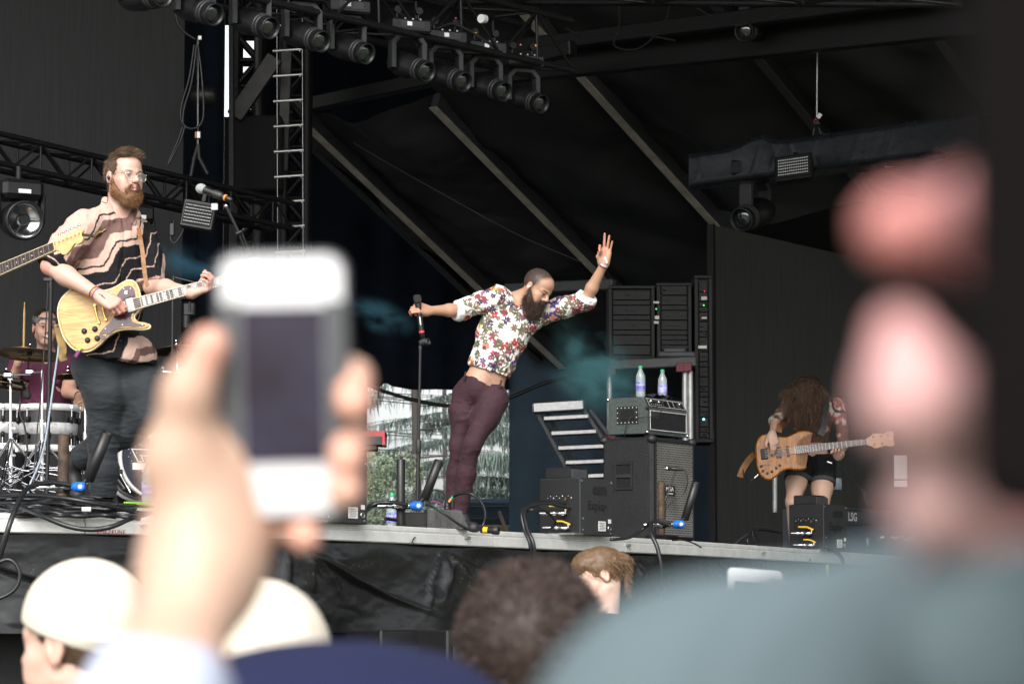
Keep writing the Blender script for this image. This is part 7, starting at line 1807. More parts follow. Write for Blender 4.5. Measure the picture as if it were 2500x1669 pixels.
    # wristbands
    d = (wrL-elL).normalized(); m_ = MB(); m_.lathe(wrL+d*.002-d*.004, d, [(0, .031), (.012, .030)], 18, caps=False); m_.build('wristband', 'wrist_white' if 'wrist_white' in M else mat('wrist_white', (.6, .62, .75), .35), root)
    m_ = MB(); m_.box(wrL+d*.03-Vector((.0, .026, 0)), (.012, .003, .045), (Vector((.9, 0, .3)), Vector((0, 1, 0)), Vector((-.3, 0, .9))), .001); m_.build('band_tail', 'wrist_white', root)
    m_ = MB(); m_.lathe(wrL-d*.012, d, [(0, .030), (.006, .030)], 18, caps=False); m_.build('wristband', 'red_dark', root)
    # yellow-green waistband of the underwear
    return root, (mtop, md)
singer, (mtop, md) = build_singer()
# microphone in the singer's hand, with its empty stand below
mtail = SJ(1032, 828, -.24); md = (mtail-mtop).normalized()
root = empty('hand_microphone', mtop, 'black wireless microphone with a red ring held in the singer\'s outstretched hand', 'microphone')
m_ = MB(); m_.lathe(mtop-md*.006, md, [(0, .016), (.006, .024), (.03, .0255), (.046, .0235), (.05, .020)], 18); m_.build('mic_head', 'black_mesh' if 'black_mesh' in M else mat('black_mesh', (.05, .05, .055), .4, .6, bump=.8, bscale=500), root)
m_ = MB(); m_.lathe(mtop+md*.05, md, [(0, .0205), (.05, .0175), (.17, .0165), (.18, .0165)], 18); m_.build('mic_body', 'black_paint', root)
m_ = MB(); m_.lathe(mtop+md*.222, md, [(0, .0175), (.012, .0175)], 18); m_.build('red_ring', 'red_ring' if 'red_ring' in M else mat('red_ring', (.7, .05, .07), .35), root)
m_ = MB(); m_.lathe(mtop+md*.228, md, [(0, .0160), (.035, .0150), (.038, .010)], 16); m_.build('mic_end', 'black_paint', root)
m_ = MB(); m_.box(mtop+md*.16-Vector((0, .018, 0)), (.006, .002, .05), (md.cross(Vector((0, 1, 0))), Vector((0, 1, 0)), md), 0); m_.build('display_strip', 'alu_white', root)
sb = Vector((P(1018, 1220, 17.74).x, 17.74, DECK)); st_ = SJ(1026, 852, -.25)
root = empty('mic_stand', sb, 'straight black microphone stand under the singer\'s outstretched hand', 'mic stand')
d = (st_-sb).normalized(); L = (st_-sb).length
m_ = MB(); m_.cyl(sb, sb+d*L*.45, .0125, n=12); m_.build('lower_tube', 'black_paint', root)
m_ = MB(); m_.cyl(sb+d*L*.45, st_, .0085, n=10); m_.build('upper_tube', 'black_paint', root)
m_ = MB(); m_.lathe(sb+d*L*.43, d, [(0, .013), (.01, .018), (.08, .018), (.09, .013)], 14); m_.build('clutch', 'black_rubber', root)
m_ = MB(); m_.lathe(sb, Z, [(0, .13), (.014, .125), (.022, .03), (.03, .016)], 24); m_.build('base', 'black_metal', root)
m_ = MB(); m_.lathe(st_-d*.01, d, [(0, .010), (.02, .012), (.035, .010)], 12); q = SJ(1032, 838, -.25); m_.lathe(q-Vector((.02, .0, 0))+Vector((.004, 0, .0)), (.9, -.3, .3), [(0, .020), (.02, .024), (.045, .022)], 14); m_.lathe(q+Vector((.02, -.012, .004)), (.8, -.5, .25), [(0, .018), (.004, .022), (.022, .022), (.024, .016), (.005, .014)], 16, caps=False); m_.build('mic_clip', 'black_rubber', root)

# ================================================================ the guitarist
Y0g = 14.85
def GJ(x, y, dy=0.0): return P(x, y, Y0g+dy)
def build_guitarist():
    root = person(PD(240, Y0g), 'bearded guitarist in wire glasses and a pink and black patterned shirt')
    pel, nk = GJ(262, 880, .06), GJ(288, 508, .02); shR, shL = GJ(205, 552, -.10), GJ(346, 574, .14)
    elR, wrR = GJ(122, 650, -.20), GJ(244, 722, -.33); elL, wrL = GJ(372, 700, .02), GJ(470, 716, -.26)
    fwd = Vector((.45, -.88, 0)); sc = 1.09
    HF = frame_from((.66, -.75, -.05), (.05, -.08, 1), A3(GJ(303, 432, -.02)))
    s = SDF(); head_ops(s, HF, sc, neck=nk+Vector((0, 0, -.0)), neck_r=(.055, .062))
    TF, TL = tor(s, pel, nk, shR, shL, fwd, w=(.165, .155, .160), d=(.115, .115, .12))
    limb(s, [shR, (shR+elR)/2, elR], [.055, .052, .042]); limb(s, [elR, elR.lerp(wrR, .33), wrR], [.043, .049, .029], .03)
    limb(s, [shL, (shL+elL)/2, elL], [.055, .052, .042]); limb(s, [elL, elL.lerp(wrL, .33), wrL], [.043, .047, .028], .03)
    hR = hand_ops(s, wrR, (GJ(296, 752, -.36)-wrR), Vector((.15, -1, .45)), -1, [(38, 70, 50), (45, 72, 50), (50, 72, 50), (52, 72, 50)], thumb=[(.020, .018, -.010), (.040, .048, -.026), (.034, .076, -.040), (.020, .094, -.046)], sc=1.08, fore=1)
    hL = hand_ops(s, wrL, (GJ(506, 704, -.27)-wrL), Vector((.35, .35, -1)), 1, [(55, 55, 30), (60, 58, 32), (62, 60, 34), (62, 60, 34)], thumb=[(.018, .018, -.010), (.040, .050, -.030), (.034, .078, -.062), (.026, .092, -.080)], sc=1.05, fore=1)
    hipF, hipB = GJ(238, 905, .0), GJ(335, 905, .12); knF, anF = GJ(251, 1060, .02), GJ(252, 1232, .06); knB, anB = GJ(368, 1008, .02), GJ(196, 1120, .30)
    limb(s, [hipF, knF, anF], [.09, .055, .04], .03); limb(s, [hipB, knB, anB], [.09, .055, .04], .03)
    V, F = s.mesh(.004, 1)
    skin = np.array((.56, .35, .28)); C = np.tile(skin, (len(V), 1))*(.94+.15*fbm(V*18, 3))[:, None]
    C = head_paint(C, V, HF, sc, lips=(.60, .22, .22), brow=(.14, .08, .045), iris=(.03, .03, .025), red=(.62, .27, .23))
    L = HF.loc(V)/sc; m = (L[:, 2] > .04) & (L[:, 1] > .02) & (np.linalg.norm(L, axis=1) < .2); C[m] = C[m]*1.05
    for hf in (hR, hL):
        Lh = hf.loc(V); tip = (np.abs(Lh).max(1) < .2) & (Lh[:, 1] > .05); C[tip] = C[tip]*np.array((1.04, .84, .84))
    el = np.linalg.norm(V-A3(elR), axis=1) < .06; C[el] = C[el]*np.array((1.0, .78, .76))
    np_obj('body', V, F, 'skin_pale', root, cols=np.clip(C, 0, 1))
    # shirt
    s = SDF(); tor(s, pel, nk, shR, shL, fwd, w=(.160, .150, .158), d=(.112, .115, .12), off=.018)
    u, f, r = TF.R[:, 2], TF.R[:, 1], TF.R[:, 0]; nkA = A3(nk)
    limb(s, [shR, (shR+elR)/2, elR], [.078, .087, .082], .035); limb(s, [shL, (shL+elL)/2, elL.lerp(shL, .12)], [.074, .078, .072], .035)
    s.ell(A3(GJ(300, 868, -.02)), (.185, .135, .13), TF.R, .05)
    s.cap(A3(GJ(205, 640, .0)), A3(GJ(215, 760, .02)), .085, .09, .06)
    hcut(s, A3(elR.lerp(shR, -.02)), A3(elR-shR), .16); hcut(s, A3(elL.lerp(shL, .05)), A3(elL-shL), .16)
    s.cap(nkA-u*.01-f*.02+r*.05, nkA-u*.01-f*.03-r*.05, .044, .044, .03)
    for q in (-1, 1): s.cap(nkA+r*q*.072+u*.030-f*.01, nkA+r*q*.052+f*.085-u*.075, .019, .016, .006); s.cap(nkA+r*q*.072+u*.030-f*.02, nkA+r*q*.085+f*.06-u*.03, .016, .014, .006)
    s.cap(nkA+u*.12, nkA+f*.045-u*.01, .066, .054, .006, None, True)
    s.cap(nkA+f*.15+u*.03, nkA+f*.135-u*.155, .050, .006, .008, None, True)
    hcut(s, A3(GJ(300, 884)), np.array((-.1, 0, -1)), .5, .008)
    V, F = s.mesh(.004, 1)
    V = wrinkle(V, F, .010, 5.5, (1.3, 1.3, .7), 23.0, TF); V = wrinkle(V, F, .0035, 16, (1, 1, .8), 27.0, TF)
    Lt = TF.loc(V); pl = np.exp(-((Lt[:, 0]-.0)/.0045)**2)*(Lt[:, 1] > .03); V = V-vnormals(V, F)*(pl*.005)[:, None]
    # zigzag bands running down across the chest
    a = -Lt[:, 0]; b = Lt[:, 2]; tri = lambda x, p_: np.abs(((x/p_) % 1)-.5)*2
    e_ = a+.7*b; t = b-.95*a+.080*tri(e_+.02, .27)+.008*tri(e_*1.2, .09)+.012*(fbm(V*5, 2)-.45)-.05
    pink = np.array((.52, .355, .295)); taupe = np.array((.14, .082, .072)); blk = np.array((.008, .008, .010)); C = np.tile(pink, (len(V), 1))
    for (h1, l1, cc) in ((.83, .815, blk), (.78, .67, taupe), (.61, .596, blk), (.56, .30, blk), (.47, .462, pink), (.385, .377, pink), (.20, .04, blk), (.125, .117, pink), (-.05, -.11, taupe), (-.16, -.4, blk), (-.22, -.227, pink)):
        C[(t < h1) & (t > l1)] = cc
    dl = (V-A3(elR))@A3((shR-elR).normalized()); sl = (np.linalg.norm(V-A3(elR), axis=1) < .15) & (dl < .035+.03*tri(V[:, 0], .07)); C[sl] = blk; C[sl & (np.abs(dl-.012) < .003)] = pink
    cell = (np.abs(np.sin(b*900+a*500)) > .7) & (np.abs(C[:, 0]-.17) < .01); C[cell] = C[cell]*1.3
    C = C*(.94+.12*fbm(V*50, 2))[:, None]; C[pl > .6] *= .7
    shirt_ = np_obj('shirt', V, F, 'cloth_attr', root, cols=np.clip(C, 0, 1))
    buttons(shirt_, V, F, TF, (.10, .22, .34, .46), 'black_rubber')
    # jeans
    s = SDF(); s.ell(A3(pel)+np.array((0, 0, .0)), (.175, .13, .12), TF.R, .05)
    limb(s, [hipF, GJ(256, 960, -.01), knF, knF.lerp(anF, .5), anF+Vector((0, 0, -.02))], [.124, .106, .076, .072, .068], .04)
    s.cap(A3(GJ(215, 895, .04)), A3(GJ(240, 950, .02)), .07, .06, .06)
    limb(s, [hipB, GJ(350, 950, .05), knB, knB.lerp(anB, .35), anB], [.120, .118, .088, .085, .068], .05)
    hcut(s, A3(anF+Vector((.0, 0, -.02))), np.array((.05, 0, -1)), .14); hcut(s, A3(anB), A3(anB-knB), .14)
    V, F = s.mesh(.0045, 1)
    hi = .7+.8*np.exp(-((V[:, 2]-knF.z)/.12)**2)+1.0*(V[:, 2] < anF.z+.12)
    V = wrinkle(V, F, .0045, 6, (.6, .6, 2.2), 31.0, None, hi); V = wrinkle(V, F, .0022, 15, (.6, .6, 2.4), 37.0, None, hi)
    np_obj('jeans', V, F, 'denim', root)
    # rip at the bent knee
    V2, F2 = None, None
    # shoes
    s = SDF(); b = A3(anF); s.cap(b+np.array((0, 0, -.01)), b+np.array((0, .03, -.035)), .048, .05, .02); s.cap(b+np.array((-.02, .05, -.045)), b+np.array((.05, -.16, -.06)), .045, .040, .03)
    s.cap(b+np.array((-.08, -.02, .03)), b+np.array((-.12, -.08, -.04)), .03, .035, .03)
    V, F = s.mesh(.006); V[:, 2] = np.maximum(V[:, 2], DECK+.092); np_obj('shoe', V, F, 'shoe_black', root)
    s = SDF(); b = A3(anB); s.cap(b, b+np.array((-.05, .03, -.03)), .048, .05, .02); s.cap(b+np.array((-.06, .05, .0)), b+np.array((-.01, .0, -.20)), .042, .038, .03)
    V, F = s.mesh(.006); np_obj('shoe', V, F, 'shoe_black', root)
    # beard
    s = SDF(); S = sc; p = lambda x, y, z: HF.p(x*S, y*S, z*S)
    for q in (-1, 1):
        s.cap(p(q*.071, .006, -.018), p(q*.060, .020, -.075), .007, .020, .02); s.cap(p(q*.057, .024, -.078), p(q*.024, .066, -.112), .022, .027, .025)
        s.cap(p(q*.022, .090, -.047), p(q*.032, .078, -.074), .006, .011, .010)
    s.cap(p(0, .082, -.098), p(0, .066, -.122), .026, .026, .025); s.cap(p(-.02, .092, -.046), p(.02, .092, -.046), .0052, .0052, .01)
    s.cap(p(0, .04, -.10), p(0, .02, -.115), .035, .028, .03)
    s.ell(p(0, .104, -.0625), np.array((.023, .024, .0105))*S, HF.R, .004, True)
    hairpiece('beard', s, .0042, root, (.14, .065, .025), (.36, .19, .08), 11000, .018, .0013, lambda rt, nn: nn*.5-np.array(HF.R[:, 2])*.9+np.array(HF.R[:, 1])*.1, jit=.45, curl=.25, seed=15, amp=.004)
    # hair, swept up from the forehead
    s = SDF(); s.ell(p(0, -.016, .032), np.array((.081, .101, .091))*S, HF.R); s.ell(p(.01, .040, .105), np.array((.052, .036, .018))*S, HF.R, .03); s.ell(p(-.03, .056, .090), np.array((.025, .014, .015))*S, HF.R, .02)
    hcut(s, p(0, .060, .052), HF.d((0, 1, -.62)), .3, .012); hcut(s, p(0, -.002, -.022), HF.d((0, .75, -.75)), .3, .01)
    for q in (-1, 1): s.ell(p(q*.088, -.004, -.012), np.array((.018, .030, .036))*S, HF.R, .006, True)
    hl = lambda rt: np.where(HF.loc(rt)[:, 2] > .085*S, .032, .016)
    hairpiece('hair', s, .0045, root, (.075, .045, .028), (.24, .16, .10), 9000, hl, .0016, lambda rt, nn: nn*.5+np.array(HF.R[:, 1])*(.9*(HF.loc(rt)[:, 2] > .07*S))[:, None]+np.array(HF.R[:, 2])*(.5*(HF.loc(rt)[:, 2] > .06*S)-.5*(HF.loc(rt)[:, 2] <= .06*S))[:, None]-np.array(HF.R[:, 0])*.3, seed=18, jit=.25, amp=.005)
    # glasses
    gl = empty('glasses', p(0, .1, 0)); parent(gl, root)
    for q in (-1, 1):
        ring = []
        for k in range(20):
            a_ = 2*math.pi*k/20; rx, rz = .0255, .0225; x = q*.0335+rx*math.cos(a_)*(1+.06*math.sin(a_)); z = -.004+rz*math.sin(a_); z -= .003*(1-math.cos(a_*1)); ring.append(Vector(p(x, .103-.10*abs(x)**1.2, z)))
        m_ = MB(); m_.tube(ring+[ring[0]], .0014, 6, False); m_.build('rim', 'brass_bronze2' if 'brass_bronze2' in M else mat('brass_bronze2', (.55, .42, .28), .3, 1.0), gl)
        m_ = MB(); m_.tube([Vector(p(q*.060, .097, .006)), Vector(p(q*.074, .055, .010)), Vector(p(q*.079, .005, .010))], .0013, 6); m_.build('temple', 'brass_bronze2', gl)
        m_ = MB(); m_.ball(Vector(p(q*.060, .098, .006)), .003, 8, 6); m_.build('hinge', 'chrome', gl)
        m_ = MB(); m_.add(ring, [tuple(range(20))]); m_.build('lens', 'thin_glass' if 'thin_glass' in M else mat('thin_glass', (1, 1, 1), .03, alpha=.10, spec=.6), gl)
    m_ = MB(); m_.tube([Vector(p(-.010, .103, .012)), Vector(p(0, .106, .014)), Vector(p(.010, .103, .012))], .0013, 6); m_.tube([Vector(p(-.009, .102, .002)), Vector(p(0, .106, .006)), Vector(p(.009, .102, .002))], .0013, 6); m_.build('bridge', 'brass_bronze2', gl)
    m_ = MB(); m_.ball(Vector(p(.087, .0, -.012)), (.009, .010, .012), 10, 8); m_.build('earpiece', 'navy_plastic' if 'navy_plastic' in M else mat('navy_plastic', (.01, .01, .04), .25), root)
    m_ = MB(); m_.tube(bez([Vector(p(.083, -.02, .01)), Vector(p(.080, -.035, -.02)), Vector(p(.066, -.04, -.06)), GJ(262, 494, -.1), GJ(249, 492, -.1)], 6), .002); m_.build('ear_wire', 'black_rubber', root)
    # festival wristbands, watch and ring
    d = (wrR-elR).normalized()
    for (o_, mt) in ((-.004, 'orange_plastic'), (.004, 'band_blue' if 'band_blue' in M else mat('band_blue', (.06, .12, .35), .8, col2=(.35, .1, .1), vscale=90)), (-.014, 'red_dark')):
        m_ = MB(); m_.lathe(wrR-d*.03+d*o_, d+Vector((.1*o_*50, 0, 0)), [(0, .0335), (.008, .0330)], 20, caps=False); m_.build('wristband', mt, root)
    for k in range(4): m_ = MB(); m_.tube([wrR-d*.02+Vector((.01, -.035, -.0)), wrR-d*.02+Vector((.03+.006*k, -.04, -.008-.006*k))], .0025, 5); m_.build('band_thread', ['orange_plastic', 'navy_plastic', 'red_paint', 'band_blue'][k], root)
    d = (wrL-elL).normalized(); m_ = MB(); m_.lathe(wrL-d*.035, d, [(0, .033), (.014, .0325)], 20, caps=False); m_.build('watch_strap', 'leather', root)
    return root, HF
guitarist, HFg = build_guitarist()
# microphone with a grey windscreen on its boom in front of the guitarist
a, b = P(489, 460, 14.0), P(588, 497, 13.9); d = (b-a).normalized(); root = empty('vocal_microphone', a, 'grey headed microphone on a boom stand beside the guitarist\'s face', 'microphone')
m_ = MB(); m_.lathe(a-d*.022, d, [(0, .006), (.004, .015), (.012, .022), (.022, .0255), (.034, .0255), (.044, .022), (.05, .019)], 18); m_.build('mic_head', 'grey_foam' if 'grey_foam' in M else mat('grey_foam', (.34, .36, .37), .6, .2, bump=.6, bscale=400), root)
m_ = MB(); m_.lathe(a+d*.026, d, [(0, .0195), (.06, .0165), (.13, .0150), (.15, .014)], 16); m_.build('mic_body', 'black_paint', root)
m_ = MB(); m_.lathe(a+d*.085, d, [(0, .020), (.045, .0205), (.05, .018)], 16); m_.build('mic_clip', 'black_rubber', root)
m_ = MB(); m_.lathe(a+d*.152, d, [(0, .0165), (.009, .0165)], 16); m_.build('orange_ring', 'orange_plastic', root); m_ = MB(); m_.lathe(a+d*.162, d, [(0, .014), (.03, .012), (.035, .006)], 14); m_.build('plug', 'black_paint', root)
root = empty('boom_stand', PD(640, 14.9), 'black boom microphone stand rising from behind the raised phone', 'mic stand')
q0 = P(552, 503, 13.95); q1 = P(582, 566, 13.97); q2 = P(605, 640, 14.0); q3 = P(640, 720, 14.05)
m_ = MB(); m_.cyl(q0, q1, .008, n=10); m_.build('boom_tube', 'black_paint', root); m_ = MB(); m_.cyl(q1, q3, .006, n=8); m_.cyl(q1+Vector((.015, 0, .0)), q3+Vector((.02, 0, 0)), .006, n=8); m_.build('boom_rods', 'black_paint', root)
m_ = MB(); m_.lathe(q1-Vector((.01, 0, .01)), (.5, 0, .2), [(0, .010), (.03, .010)], 10); m_.ball(q1+Vector((.025, 0, .01)), .009, 8, 6); m_.build('wing_nut', 'black_metal', root)
m_ = MB(); m_.cyl(q3, Vector((q3.x+.1, q3.y, DECK+.02)), .0125, n=10); m_.lathe(Vector((q3.x+.1, q3.y, DECK)), Z, [(0, .13), (.014, .125), (.022, .03)], 20); m_.build('pole_and_base', 'black_metal', root)
m_ = MB(); m_.ball(q0, .011, 10, 8); m_.build('joint', 'chrome', root)
m_ = MB(); m_.tube(bez([P(605, 636, 13.9), P(615, 632, 13.9), P(628, 632, 13.9), P(640, 648, 13.9)], 5), .006); m_.build('white_tag_cord', 'white_paint', root)
m_ = MB(); m_.cyl(P(422, 676, 17.0), P(478, 690, 17.0), .006, n=8); m_.lathe(P(424, 674, 17.0), (0, 0, -1), [(0, .010), (.05, .010)], 10); m_.cyl(P(422, 680, 17.0), PD(418, 17.0), .008, n=8); m_.build('short_boom_stand', 'black_paint', label='small black boom arm just above the guitarist\'s fretting arm', cat='mic stand')

# ================================================================ the bass player
Y0b = 23.55
def BJ(x, y, dy=0.0): return P(x, y, Y0b+dy)
def build_bassist():
    root = person(PD(1980, Y0b), 'long-haired bass player bent over the bass in a sheer patterned top and black shorts')
    pel, nk = BJ(1982, 1125, .10), BJ(1984, 978, -.04); shR, shL = BJ(1928, 990, -.05), BJ(2045, 990, -.02)
    elR, wrR = BJ(1894, 1028, -.12), BJ(1885, 1058, -.38); elL, wrL = BJ(2062, 1110, -.05), BJ(2044, 1118, -.34)
    elL = BJ(2060, 1085, -.05); wrL = BJ(2046, 1116, -.28)
    fwd = Vector((-.05, -.95, -.3)); HF = frame_from((-.18, -.62, -.76), (-.05, -.80, .60), A3(BJ(1978, 958, -.16)))
    s = SDF(); head_ops(s, HF, 1.0, neck=nk)
    TF, TL = tor(s, pel, nk, shR, shL, fwd, w=(.15, .125, .145), d=(.10, .09, .1))
    limb(s, [shR, elR, wrR], [.046, .038, .025]); limb(s, [shL, elL, wrL], [.046, .038, .025])
    hand_ops(s, wrR, (BJ(1892, 1090, -.42)-wrR), Vector((.2, -1, .2)), 1, [(20, 25, 20), (25, 30, 20), (30, 35, 25), (35, 40, 25)], sc=1.0, fore=1)
    hand_ops(s, wrL, (BJ(2038, 1082, -.42)-wrL), Vector((.3, .9, -.2)), -1, [(15, 35, 40), (18, 38, 40), (20, 40, 40), (24, 44, 40)], sc=.98, fore=1, spread=.08)
    hipR, hipL = BJ(1952, 1130, .06), BJ(2010, 1132, .06); knR, knL = BJ(1936, 1225, -.06), BJ(2004, 1250, -.10); anR, anL = BJ(1940, 1330, .05), BJ(1998, 1345, .05)
    limb(s, [hipR, hipR.lerp(knR, .5), knR, anR], [.088, .084, .058, .042], .03); limb(s, [hipL, hipL.lerp(knL, .5), knL, anL], [.090, .086, .060, .042], .03)
    V, F = s.mesh(.0052, 1); C = np.tile(np.array((.56, .36, .27)), (len(V), 1))*(.93+.18*fbm(V*16, 3))[:, None]
    C = head_paint(C, V, HF, 1.0); np_obj('body', V, F, 'skin_pale', root, cols=np.clip(C, 0, 1))
    s = SDF(); tor(s, pel, nk, shR, shL, fwd, w=(.15, .13, .145), d=(.10, .095, .1), off=.010)
    limb(s, [shR, elR, elR.lerp(wrR, .12)], [.060, .052, .050], .03); limb(s, [shL, elL, elL.lerp(wrL, .05)], [.060, .050, .048], .03)
    hcut(s, A3(elR.lerp(wrR, .10)), A3(wrR-elR), .1); hcut(s, A3(elL), A3(elL-shL)+np.array((0, 0, 0)), .07); hcut(s, A3(BJ(1982, 1080)), np.array((0, 0, -1.0)), .4)
    V, F = s.mesh(.0052, 1); V = wrinkle(V, F, .006, 9, (1, 1, .8), 51.0)
    C = np.tile(np.array((.15, .085, .065)), (len(V), 1)); n1 = fbm(V*9, 3); n2 = fbm(V*15+5, 3); C[n1 > .52] = (.10, .07, .06); C[(n2 > .55)] = (.42, .13, .13); C[(n2 > .60)] = (.40, .40, .36)
    Lx = TF.loc(V); seam = np.abs(np.linalg.norm(V-A3(shL), axis=1)-.085) < .006; C[seam] = (.02, .015, .015)
    left = (V-A3(shR))@np.array((-1, 0, -.3)) > -.03; C[left] = C[left]*np.array((.7, .85, .75)); C = C*(.75+.6*fbm(V*40, 2))[:, None]
    np_obj('sheer_top', V, F, 'cloth_attr', root, cols=np.clip(C, 0, 1))
    s = SDF(); s.ell(A3(pel), (.152, .112, .115), TF.R, .04)
    cuR, cuL = hipR.lerp(knR, .42), hipL.lerp(knL, .42)
    limb(s, [hipR, cuR], [.105, .102], .04); limb(s, [hipL, cuL], [.107, .104], .04); s.cap(A3(cuR), A3(cuR.lerp(hipR, .2)), .108, .108, .01); s.cap(A3(cuL), A3(cuL.lerp(hipL, .2)), .110, .110, .01)
    hcut(s, A3(cuR), A3(knR-hipR), .13); hcut(s, A3(cuL), A3(knL-hipL), .13); hcut(s, A3(BJ(1982, 1108)), np.array((0, -.1, 1.)), .4)
    V, F = s.mesh(.0052, 1); V = wrinkle(V, F, .004, 10, (1, 1, 1.2), 61.0); C = np.tile(np.array((.012, .013, .014)), (len(V), 1))
    for cu, kn in ((cuR, knR), (cuL, knL)):
        t = (V-A3(cu))@A3((cu-kn).normalized()); C[(t < .03) & (np.linalg.norm(V-A3(cu), axis=1) < .13)] = (.06, .066, .07)
    np_obj('shorts', V, F, 'cloth_attr', root, cols=C)
    m_ = MB(); m_.box(BJ(2025, 1128, -.12), (.05, .02, .014), (Vector((.9, 0, -.3)), Vector((0, 1, 0)), Vector((.3, 0, .9))), .004); m_.build('belt_clip', 'chrome', root)
    # curtain of hair
    s = SDF(); p = HF.p; s.ell(p(0, -.008, .030), (.095, .118, .100), HF.R, .02)
    for (x, y, dx, dy, r0, r1) in ((1960, 940, 1926, 960, .07, .02), (1955, 955, 1945, 1000, .07, .03), (1980, 955, 1972, 1005, .075, .04), (2000, 955, 1998, 1020, .055, .02), (1970, 950, 1958, 1022, .06, .014), (1940, 945, 1916, 950, .04, .012)):
        s.cap(A3(BJ(x, y, -.17)), A3(BJ(dx, dy, -.27)), r0, r1, .03)
    lenf = lambda rt: np.where(rt[:, 2] < BJ(0, 975).z, .13, .09)
    hairpiece('hair', s, .006, root, (.030, .017, .011), (.19, .11, .068), 9000, lenf, .0026, lambda rt, nn: nn*.25+np.array((-.30, -.15, -1.0)), jit=.30, curl=.22, droop=.22, seed=31, amp=.012, fsc=22, seg=5)
    return root
build_bassist()

# ================================================================ the drummer
Y0d = 19.9
def DJ(x, y, dy=0.0): return P(x, y, Y0d+dy)
def build_drummer():
    root = person(DJ(110, 1060), 'smiling drummer in a maroon T-shirt with a black bandana behind the cymbals')
    pel, nk = DJ(112, 1050, .15), DJ(112, 862, .05); shR, shL = DJ(48, 885, .05), DJ(176, 890, .08)
    elR, wrR = DJ(30, 940, -.05), DJ(44, 886, -.22); elL, wrL = DJ(168, 955, -.05), DJ(196, 968, -.25)
    fwd = Vector((.25, -.97, 0)); HF = frame_from((.32, -.93, -.06), (.04, -.05, 1), A3(DJ(111, 800, -.02))); sc = 1.06
    s = SDF(); head_ops(s, HF, sc, neck=nk); TF, _ = tor(s, pel, nk, shR, shL, fwd, w=(.16, .145, .15))
    limb(s, [shR, elR, wrR], [.055, .044, .027]); limb(s, [shL, elL, wrL], [.058, .050, .029])
    hand_ops(s, wrR, (DJ(52, 868, -.28)-wrR), Vector((-.6, -.6, .1)), -1, [(60, 70, 50)]*4, sc=1.0, fore=1)
    hand_ops(s, wrL, (DJ(206, 985, -.32)-wrL), Vector((.3, -.6, .8)), 1, [(60, 70, 50)]*4, sc=1.0, fore=1)
    limb(s, [DJ(85, 1060, .1), DJ(60, 1075, -.35), DJ(62, 1180, -.3)], [.085, .06, .045], .03); limb(s, [DJ(140, 1060, .1), DJ(170, 1075, -.35), DJ(172, 1180, -.3)], [.085, .06, .045], .03)
    V, F = s.mesh(.0052, 1); C = np.tile(np.array((.50, .29, .21)), (len(V), 1))*(.93+.18*fbm(V*16, 3))[:, None]
    C = head_paint(C, V, HF, sc, iris=(.02, .015, .01), brow=(.03, .02, .015), browr=(.020, .02, .007))
    L = HF.loc(V)/sc; sm = (np.abs(L[:, 0]) < .024) & (np.abs(L[:, 2]+.060-L[:, 0]**2*12) < .0065) & (L[:, 1] > .07); C[sm] = (.7, .68, .62)
    smb = (np.abs(L[:, 0]) < .026) & (np.abs(L[:, 2]+.0685-L[:, 0]**2*12) < .0025) & (L[:, 1] > .07); C[smb] = (.12, .03, .03)
    st = (L[:, 2] < -.035) & (L[:, 2] > -.13) & (L[:, 1] > -.01) & (np.linalg.norm(L, axis=1) < .16) & ~sm; C[st] = C[st]*.8
    np_obj('body', V, F, 'skin_pale', root, cols=np.clip(C, 0, 1))
    s = SDF(); tor(s, pel, nk, shR, shL, fwd, w=(.165, .16, .16), off=.014)
    limb(s, [shR, shR.lerp(elR, .75)], [.072, .070], .03); limb(s, [shL, shL.lerp(elL, .72)], [.074, .074], .03); hcut(s, A3(shR.lerp(elR, .72)), A3(elR-shR), .11); hcut(s, A3(shL.lerp(elL, .7)), A3(elL-shL), .11)
    u, f = TF.R[:, 2], TF.R[:, 1]; s.cap(A3(nk)+u*.12, A3(nk)+f*.05-u*.02, .065, .055, .006, None, True); hcut(s, A3(DJ(112, 1035)), np.array((0, 0, -1.)), .4)
    V, F = s.mesh(.0055, 1); V = wrinkle(V, F, .008, 6, (1.3, 1.3, .7), 71.0); np_obj('tshirt', V, F, 'maroon_cloth' if 'maroon_cloth' in M else mat('maroon_cloth', (.085, .012, .04), .85, var=.2), root)
    m_ = MB()
    for q in (-1, 1): m_.tube([DJ(114+q*8, 868, -.12), DJ(117+q*3, 880, -.14), DJ(118+q*1.5, 888, -.14)], .0025, 5)
    m_.build('drawstring', 'white_paint', root)
    s = SDF(); s.ell(HF.p(0, -.014, .036), np.array((.082, .103, .092))*1.06, HF.R); hcut(s, HF.p(0, .05, .050), HF.d((0, 1, -.55)), .3, .01); hcut(s, HF.p(0, .0, -.03), HF.d((0, .75, -.75)), .3, .01)
    for q in (-1, 1): s.ell(HF.p(q*.088, -.004, -.012), (.018, .030, .036), HF.R, .006, True)
    hairpiece('hair', s, .0055, root, (.02, .015, .012), (.06, .04, .03), 3000, .018, .002, lambda rt, nn: nn*.6-np.array(HF.R[:, 2])*.4, seed=41)
    m_ = MB(); c = HF.p(0, -.012, .058); ax = Vector(HF.d((0, .12, 1))); u_ = Vector(HF.R[:, 0]); v_ = ax.cross(u_)
    V = []; F_ = []
    for k in range(3):
        for i in range(28):
            a = 2*math.pi*i/28; V.append(Vector(c)+ax*((k-1)*.022)+u_*math.cos(a)*.0895+v_*math.sin(a)*(.1115)*(1-.01*k))
    for k in range(2):
        for i in range(28): j = (i+1) % 28; F_.append((k*28+i, k*28+j, (k+1)*28+j, (k+1)*28+i))
